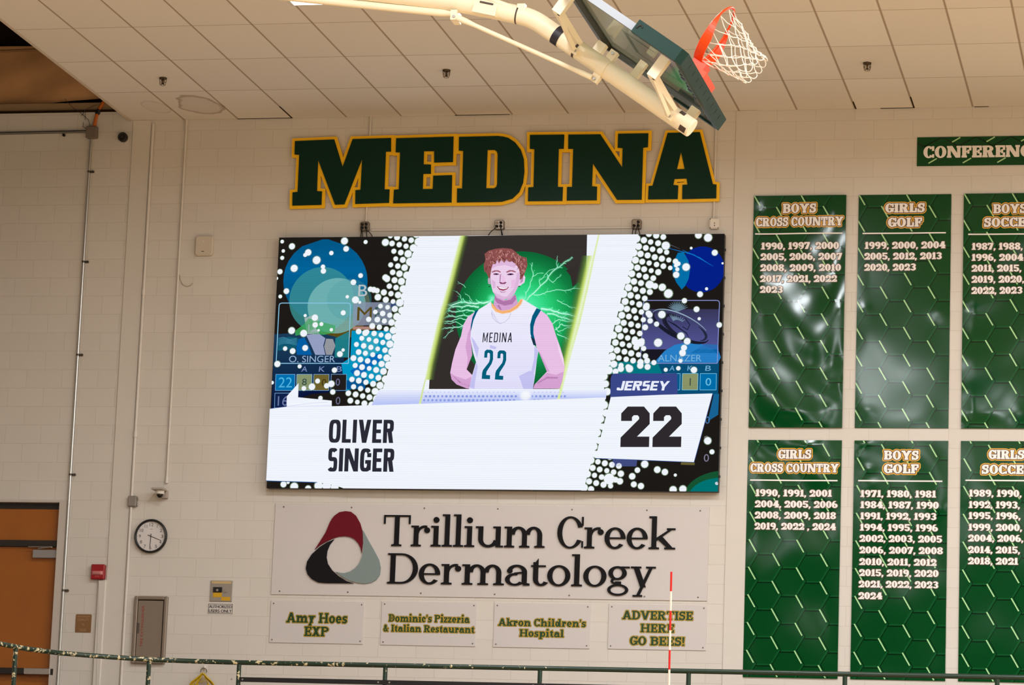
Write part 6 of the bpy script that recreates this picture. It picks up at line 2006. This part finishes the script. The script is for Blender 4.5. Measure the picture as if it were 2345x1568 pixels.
man.poly([P2(p) for p in [(626,455),(612,420),(590,400),(584,345),(600,300),(592,245),(632,215),(690,200),(755,193),(835,200),(868,225),(900,255),(925,268),(970,280),(977,345),(962,395),(948,430),(930,465),(908,478),(912,430),(898,372),(868,335),(840,312),(815,318),(790,295),(770,325),(742,296),(722,330),(704,300),(690,338),(668,335),(655,372),(648,420),(640,468)]], HR)
man.nxt()
rnd = random.Random(12)
for k in range(260):
    x_, y_ = rnd.uniform(592, 968), rnd.uniform(205, 440)
    if inside((x_, y_), [(600,300),(632,222),(755,200),(860,225),(965,290),(955,400),(915,440),(890,350),(820,300),(700,305),(655,360),(630,420),(595,380)]):
        a_ = rnd.uniform(.6, 2.5) if 640 < x_ < 880 else rnd.uniform(1.0, 2.2)
        l_ = rnd.uniform(14, 34)
        man.line([P2((x_, y_)), P2((x_ + l_ * .5 * math.cos(a_) + 5, y_ + l_ * .5 * math.sin(a_))), P2((x_ + l_ * math.cos(a_), y_ + l_ * math.sin(a_)))], [1.7, 1.6, .5], rnd.choice((HR2, HR3, HR3, HR, (160, 98, 94))))
man.done('pictured_player')['label'] = 'young person in a white sleeveless jersey, arms behind the back, as pictured on the display'

# -- white name panel
nm = Pic(); nm.k = 62
nm.poly([L4((90, 630)), L4((270, 607)), L4((270, 500)), L4((395, 360)), L4((390, 510)), L4((745, 545)), L4((745, 605)), (960, 925.5), (1200, 917.5), (1388, 911), (1380, 960), (1362, 1040), (1352, 1070), (1341, 1110), (1341, 1126), (1120, 1126), (800, 1123), (770, 1112), (728, 1104.5), L4((50, 1388))], WHITE)
nm.nxt()
nm.poly([L4((270, 607)), L4((745, 590)), L4((745, 605)), L4((270, 612))], (226, 230, 252)); nm.line([L4((270, 607)), L4((500, 575)), L4((700, 562))], .9, (206, 210, 240)); nm.line([L4((52, 1391)), L4((590, 1408))], 1.6, (40, 90, 150)); nm.line([L4((90, 632)), L4((270, 609))], .9, (150, 160, 210))
nm.line([(611, 1122), (800, 1124.8), (1340, 1127.5)], 1.6, (60, 70, 130))
nm.text('OLIVER', COND, 754, 902, 1014.8, 53, (44, 44, 56), gap=.11); nm.text('SINGER', COND, 751.5, 903, 1080.5, 53, (44, 44, 56), gap=.11)
nm.done('name_panel')

jn = Pic(); jn.k = 66
jn.poly([R5((400, 505)), R5((470, 500)), R5((290, 1155)), R5((200, 1420)), R5((165, 1500)), R5((185, 1430)), R5((300, 960))], (96, 120, 110, .0)); jn.nxt()
jn.poly([R5((460, 320)), R5((466, 292)), R5((478, 270)), R5((500, 260)), R5((1160, 258)), R5((1166, 478)), R5((462, 512)), R5((455, 540))], (58, 72, 138)); jn.nxt()
jn.poly([R5((462, 508)), R5((1000, 484)), R5((1537, 470)), R5((1340, 1196)), R5((760, 1168)), R5((298, 1152))], WHITE); jn.nxt()
jn.line([R5((1537, 470)), R5((1340, 1196)), R5((300, 1154))], 1.2, (50, 80, 150))
jn.text('JERSEY', TECH, R5((520, 0))[0], R5((1062, 0))[0], R5((0, 438))[1], 21.5, (238, 242, 255), slant=.22, gap=.09)
two = [(640,608),(812,608),(872,680),(872,792),(738,925),(868,925),(865,1035),(562,1035),(565,935),(760,740),(760,718),(745,700),(705,700),(685,720),(685,760),(570,760),(572,680)]
for dx in (0, 338): jn.poly([R5((a_ + dx, b__)) for a_, b__ in two], (46, 42, 46))
jn.done('jersey_number_panel')

# ------------------------------------------------------------------ folded-up basketball hoop
HB = Vector((-3.6131, -10.0874, 7.2314)); HT = .95525
HN = Vector((math.cos(HT), 0, math.sin(HT))); HW = Vector((0, 1, 0)); HU = Vector((-math.sin(HT), 0, math.cos(HT)))
HM = Matrix(((HU.x, HW.x, HN.x, HB.x), (HU.y, HW.y, HN.y, HB.y), (HU.z, HW.z, HN.z, HB.z), (0, 0, 0, 1)))
def hp(a, b, c): return HB + HU * a + HW * b + HN * c
CREAM = mat('hoop_cream', (248, 234, 204), .38, vary=.03, vscale=3)
PADG = mat('pad_green', (8, 46, 38), .5, spec=.25)
FRAME = mat('board_frame', (74, 72, 64), .4, metal=.3)
ALU = mat('board_aluminium', (150, 154, 160), .4, metal=.2)
ORANGE = mat('rim_orange', (236, 72, 16), .35)
STRAP = mat('strap_navy', (34, 30, 40), .5)
TAPE = mat('tape_brown', (74, 58, 48), .6)
hoop = thing('basketball_hoop', hp(-.11, 0, -.277), 'basketball hoop folded up under the ceiling with glass backboard and cream mast', 'basketball hoop')
# glass
gm = bpy.data.materials.new('backboard_glass'); gm.use_nodes = True
nt = gm.node_tree; b = nt.nodes['Principled BSDF']
b.inputs['Base Color'].default_value = C(176, 190, 178); b.inputs['Roughness'].default_value = .06; b.inputs['Transmission Weight'].default_value = 1.0; b.inputs['IOR'].default_value = 1.08
BW, BH = .914, 1.067
mb = MB(); mb.box((.02, -BW + .02, -.012), (BH - .02, BW - .02, 0), M=HM); board = mb.build('backboard_glass', gm, hoop)
# markings: white shooter's square and border on the front
mb = MB()
for lo, hi in (((.02, -BW + .03, .0008), (.06, BW - .03, .0016)), ((BH - .07, -BW + .03, .0008), (BH - .03, BW - .03, .0016)), ((.06, -BW + .03, .0008), (BH - .07, -BW + .075, .0016)), ((.06, BW - .075, .0008), (BH - .07, BW - .03, .0016)),
               ((.20, -.305, .0008), (.25, .305, .0016)), ((.61, -.305, .0008), (.66, .305, .0016)), ((.25, -.305, .0008), (.61, -.255, .0016)), ((.25, .255, .0008), (.61, .305, .0016))):
    mb.box(lo, hi, M=HM)
mb.build('white_markings', mat('board_white', (214, 212, 200), .5), board)
# frame: channel round the edge, deep on the back
mb = MB()
d0, d1 = -.050, .004
mb.box((0, -BW, d0), (.045, BW, d1), M=HM); mb.box((BH - .045, -BW, d0), (BH, BW, d1), M=HM)
mb.box((.045, BW - .045, d0), (BH - .045, BW, d1), M=HM); mb.box((.045, -BW + .006, d0), (BH - .045, -BW + .045, d1), M=HM)
fr = mb.build('backboard_frame', FRAME, hoop)
mb = MB(); mb.box((.0, -BW - .003, d0 - .002), (BH, -BW + .0055, d1 + .002), M=HM); mb.build('edge_channel', ALU, fr)
for k in range(9):
    mb = MB(); mb.box((.0455, -.44 + .11 * k - .03, d0 + .004), (.075 + .012 * (k % 3), -.44 + .11 * k + .03, -.0125), M=HM); mb.build('mounting_lug', BLACK, fr)
# padding round the lower edge
mb = MB()
prof = [(-.972, .385), (-.972, .0), (-.935, -.048), (.935, -.048), (.972, 0), (.972, .385), (.916, .385), (.916, -.002), (-.916, -.002), (-.916, .385)]
def pad_pt(p, c): return hp(p[1], p[0], c)
tr = tessellate_polygon([[Vector((u, v, 0)) for u, v in prof]])
inset = [(u * .994, v + (.006 if v < .1 else -.004)) for u, v in prof]
for c_, pr in ((-.066, prof), (.038, prof)):
    for t_ in tr: mb.face([pad_pt(pr[i], c_) for i in t_])
for k in range(len(prof)):
    p_, q_ = prof[k], prof[(k + 1) % len(prof)]
    mb.face([pad_pt(p_, -.066), pad_pt(q_, -.066), pad_pt(q_, .038), pad_pt(p_, .038)])
pad = mb.build('padding', PADG, hoop)
for k in range(9):
    yb_ = -.72 + .18 * k
    mb = MB(); mb.box((-.0495, yb_ - .006, -.028), (-.0478, yb_ + .006, .012), M=HM); mb.build('vent_slot', mat('pad_slot', (6, 26, 22), .7), pad)
mb = MB(); mb.tube([hp(.345 + .018 * math.cos(a_), -.974, -.018 + .026 * math.sin(a_)) for a_ in [PI * (-.1 + .9 * k / 8) for k in range(9)]], .006, 6); mb.build('finger_slot', BLACK, pad)
# rim
RA, RC, RR = .155, .385, .2365
def rp(th, r=RR, a=RA): return hp(a, r * math.sin(th), RC + r * math.cos(th))
mb = MB(); mb.tube([rp(2 * PI * k / 64) for k in range(64)], .0095, 10, closed=True); rim = mb.build('rim', ORANGE, hoop)
mb = MB()
rows = [[], [], [], []]
for k in range(41):
    th = math.radians(lerp(62, 298, k / 40)); f = 1 - abs(k - 20) / 20
    dp = .012 + .058 * min(1, f * 2.6)
    for i, (r_, a_) in enumerate(((RR + .004, RA), (RR + .012, RA), (RR + .012, RA - dp), (RR + .004, RA - dp))): rows[i].append(rp(th, r_, a_))
mb.grid(rows, 0, False, close_v=True); mb.build('flange', ORANGE, rim)
mb = MB()
mb.box((.015, -.20, .0385), (.165, .20, .062), M=HM)
mb.box((.045, -.085, .062), (.155, .085, .165), M=HM)
mb.box((-.03, -.215, .0385), (.10, .215, .095), M=HM)
mb.build('mounting_bracket', ORANGE, rim)
# net
CORD = mat('net_cord', (244, 236, 222), .7)
ax0, ax1 = -HU, (Vector((.70, 0, -.715))).normalized()
NL = 12; NR = 6; Lh = [0, .115, .175, .230, .285, .335, .385]; Rr = [.226, .178, .158, .142, .130, .122, .120]
cen = [rp(0, 0, RA - .006)]; nor = [HU.copy()]
for j in range(1, NR + 1):
    t_ = j / NR
    d_ = ax0.lerp(ax1, min(1, t_ * 1.3)).normalized()
    cen.append(cen[-1] + d_ * (Lh[j] - Lh[j - 1])); nor.append(-d_)
rnd = random.Random(9)
knots = []
for j in range(NR + 1):
    n_ = (nor[j] + HU * .35).normalized() if j else HU
    bx_ = HW; cx_ = n_.cross(bx_).normalized()
    row = []
    for i in range(NL):
        th = 2 * PI * (i + (.5 if j % 2 else 0)) / NL
        p = cen[j] + bx_ * (Rr[j] * math.sin(th)) - cx_ * (Rr[j] * math.cos(th)) * (1 if cx_.dot(HN) < 0 else -1)
        if j: p += Vector((0, 0, -.022 * math.sin(PI * j / NR))) * (.6 + .8 * (p.x < cen[j].x)) + Vector((rnd.uniform(-1, 1), rnd.uniform(-1, 1), rnd.uniform(-1, 1))) * .008
        row.append(p)
    knots.append(row)
mb = MB()
for j in range(NR):
    for i in range(NL):
        p = knots[j][i]
        for q_ in ((knots[j + 1][i], knots[j + 1][(i - 1) % NL]) if j % 2 == 0 else (knots[j + 1][i], knots[j + 1][(i + 1) % NL])):
            m_ = p.lerp(q_, .5) + (p.lerp(q_, .5) - cen[j]) * -.04 + Vector((0, 0, -.006))
            w0 = p + Vector((0, .004, 0)); mb.tube([w0, m_, q_], .0040 if j else .0036, 6, caps=True)
for j in range(1, NR + 1):
    for p in knots[j]:
        mb.tube([p + Vector((-.006, 0, .005)), p, p + Vector((.006, 0, -.005))], .0058, 6)
for i in range(NL):
    p, q_ = knots[NR][i], knots[NR][(i + 1) % NL]
    d_ = ax1 * .030
    mb.tube([p, p.lerp(q_, .2) + d_ * .8, p.lerp(q_, .5) + d_, p.lerp(q_, .8) + d_ * .8, q_], .0038, 6)
net = mb.build('net', CORD, hoop)
# mast with bend and long upper arm
RM = .071
def xz(px, py): return W(px, py, HB.y)
bend = hp(1.375, 0, -.277)
arm1 = xz(1046, 5); arm2 = xz(812, -22); far = arm2 + (arm2 - arm1).normalized() * 1.6
def arc(p0, p1, p2, r, n=6):
    d0, d1 = (p0 - p1).normalized(), (p2 - p1).normalized()
    a_, b__ = p1 + d0 * r, p1 + d1 * r
    return [a_.lerp(p1, t_).lerp(p1.lerp(b__, t_), t_) for t_ in [k / n for k in range(n + 1)]]
mb = MB()
mb.tube([hp(-.125, 0, -.277)] + arc(hp(-.1, 0, -.277), bend, arm1, .10), RM, 24); mast = mb.build('mast', CREAM, hoop)
mb = MB()
j0 = bend.lerp(arm1, .10 / (arm1 - bend).length)
mb.tube([j0 + (arm1 - bend).normalized() * .006, bend.lerp(arm1, .62)], RM * .99, 24)
mb.tube([bend.lerp(arm1, .62), arm1, arm2, far], RM * 1.02, 24)
arm = mb.build('upper_arm', CREAM, hoop)
mb = MB(); mb.tube([j0, j0 + (arm1 - bend).normalized() * .012], RM * 1.01, 24); mb.build('joint_gap', TAPE, arm)
mb = MB(); e_ = bend.lerp(arm1, .62); mb.tube([arm1 - (arm1 - arm2).normalized() * -.0 + (arm1 - arm2).normalized() * .02, arm1 - (arm1 - arm2).normalized() * .02], RM * 1.06, 24); mb.build('collar', CREAM, arm)
mb = MB()
q0_ = arm1 + (bend - arm1) * .30; q1_ = arm1 + (bend - arm1) * .52
ax_ = (bend - arm1).normalized(); nz_ = Vector((0, 1, 0)).cross(ax_).normalized()
if nz_.z > 0: nz_ = -nz_
def plate(mb, c0_, c1_, nrm, w_, y0_, y1_):
    pass
mm = Matrix(((ax_.x, 0, nz_.x, q0_.x), (ax_.y, 1, nz_.y, q0_.y), (ax_.z, 0, nz_.z, q0_.z), (0, 0, 0, 1)))
mb.box((-.02, -RM - .012, -.02), ((q1_ - q0_).length + .03, -RM * .55, RM * .9), M=mm)
mb.build('hinge_plate', CREAM, arm)
mb = MB(); mb.box((.02, -RM - .016, -.026), ((q1_ - q0_).length - .005, -RM - .004, -.012), M=mm); mb.build('hinge_slot', TAPE, arm)
# end cap
mb = MB(); mb.tube([hp(-.1252, 0, -.277), hp(-.131, 0, -.277)], [RM * 1.0, RM * .96], 24); mb.build('end_cap', CREAM, mast)
# straps and tape
def ring_on(a_, w_, m, nm, r=1.03, t0=0, t1=360, par=None):
    mb = MB()
    n_ = max(6, int((t1 - t0) / 15))
    rows = []
    for aa in (a_ - w_ / 2, a_ + w_ / 2):
        rows.append([hp(aa, RM * r * math.sin(math.radians(lerp(t0, t1, k / n_))), -.277 + RM * r * math.cos(math.radians(lerp(t0, t1, k / n_)))) for k in range(n_ + 1)])
    rows2 = [[p for p in rows[0]], [p for p in rows[1]]]
    mb.grid(rows2, 0, True); return mb.build(nm, m, par or mast)
ring_on(1.115, .060, STRAP, 'strap', 1.04)
ring_on(.935, .020, TAPE, 'tape', 1.02, 150, 290); ring_on(-.085, .055, TAPE, 'tape', 1.012, 205, 245); ring_on(-.02, .045, TAPE, 'tape', 1.012, 300, 335)
# clamp with tabs
def clamp(a_, w_):
    mb = MB()
    mb.tube([hp(a_ - w_ / 2, 0, -.277), hp(a_ + w_ / 2, 0, -.277)], RM * 1.10, 24)
    mb.box((a_ - w_ / 2, -.030, -.277 - RM - .060), (a_ + w_ / 2, .030, -.277 - RM * .9), M=HM)
    mb.box((a_ - w_ / 2, -.030, -.277 + RM * .9), (a_ + w_ / 2, .030, -.277 + RM + .075), M=HM)
    return mb.build('clamp', CREAM, mast)
cl = clamp(.69, .062)
mb = MB()
for c_ in (-.277 - RM - .042, -.277 + RM + .05):
    mb = MB(); mb.tube([hp(.69, -.030, c_), hp(.69, -.042, c_)], .012, 8); mb.build('bolt', STEEL, cl)
mb = MB(); mb.box((.50, .20, -.20), (.56, .26, -.045), M=HM); mb.build('stub', CREAM, hoop)
# arms to the backboard corners
def arms(a_, bl):
    n1, n2 = HU, HN
    def ringp(p, hu, hn): return [p + n1 * hu + n2 * hn, p - n1 * hu + n2 * hn, p - n1 * hu - n2 * hn, p + n1 * hu - n2 * hn]
    for s in (-1, 1):
        mb = MB()
        p0_, p1_ = hp(a_ - .03, 0, -.277 + RM * .55), hp(a_ + .015, s * bl, -.205)
        rows = [ringp(p0_, .060, .016), ringp(p0_.lerp(p1_, .35), .045, .020), ringp(p1_, .030, .026)]
        mb.grid(rows, 0, False, close_u=True); mb.face(rows[0]); mb.face(rows[2])
        o = mb.build('cross_arm', CREAM, hoop)
        p2_ = hp(a_ - .075, 0, -.277 - RM * .45); rows = [ringp(p2_ + HW * s * RM * .95, .012, .016), ringp(p1_ - HU * .02 - HN * .018, .010, .014)]
        mb = MB(); mb.grid(rows, 0, False, close_u=True); mb.face(rows[0]); mb.face(rows[1]); mb.build('brace_strap', CREAM, o)
        mb = MB(); mb.box((a_ - .025, s * bl - .035, -.225), (a_ + .050, s * bl + .035, -.0505), M=HM); mb.build('corner_stub', CREAM, o)
    mb = MB()
    mb.box((a_ - .105, -RM - .022, -.277 - RM * .75), (a_ - .055, -RM * .5, -.277 - .005), M=HM); o = mb.build('clevis', CREAM, hoop)
    mb = MB(); mb.tube([hp(a_ - .08, -RM - .022, -.277 - RM * .4), hp(a_ - .08, -RM - .034, -.277 - RM * .4)], .013, 8); mb.build('bolt', STEEL, o)
arms(1.0, .66); arms(.12, .72)
# braces
mb = MB(); b0_, b1_ = xz(1046, 33), xz(663, -6); b2_ = b1_ + (b1_ - b0_).normalized() * 1.4
mb.tube([b0_, b0_.lerp(b1_, .04), b0_.lerp(b1_, .09), b1_, b2_], [.020, .022, .0285, .0285, .0285], 14); lb = mb.build('lower_brace', CREAM, hoop)
d0_, d1_ = xz(1050, 45), xz(1358, 181)
d0_ = d0_ + Vector((0, -.06, 0)); d1_ = d1_ + Vector((0, -.045, 0))
mb = MB(); mb.tube([d0_, d0_.lerp(d1_, .06), d0_.lerp(d1_, .14), d0_.lerp(d1_, .86), d0_.lerp(d1_, .94), d1_], [.024, .024, .0175, .0175, .022, .022], 12); mb.build('diagonal_brace', CREAM, hoop)
mb = MB(); c_ = xz(1043, 42); mb.box((c_.x - .022, HB.y - .075, c_.z - .030), (c_.x + .028, HB.y + .075, c_.z + .045)); bt = mb.build('brace_tab', CREAM, hoop)
mb = MB(); mb.tube([(c_.x + .004, HB.y - .075, c_.z - .006), (c_.x + .004, HB.y - .084, c_.z - .006)], .011, 8); mb.build('bolt', STEEL, bt)
t0_, t1_ = xz(1192, 27), xz(1100, -6); t0_ += Vector((0, -.04, 0)); t1_ += Vector((0, -.04, 0)); t2_ = t1_ + (t1_ - t0_) * 4
mb = MB(); mb.tube([t0_, t0_.lerp(t1_, .22), t0_.lerp(t1_, .3), t1_, t2_], [.013, .013, .022, .022, .022], 12); mb.build('upper_brace', CREAM, hoop)
mb = MB(); c_ = xz(1200, 22); mb.box((c_.x - .040, HB.y - .06, c_.z - .03), (c_.x + .020, HB.y - .0, c_.z + .03)); mb.build('joint_tab', CREAM, hoop)
# hangers holding the long arms up, out of the picture
for p in (far, b2_, t2_):
    mb = MB(); mb.tube([p, (p.x, p.y, CEIL_Z)], .03, 10); mb.build('hanger', CREAM, hoop)
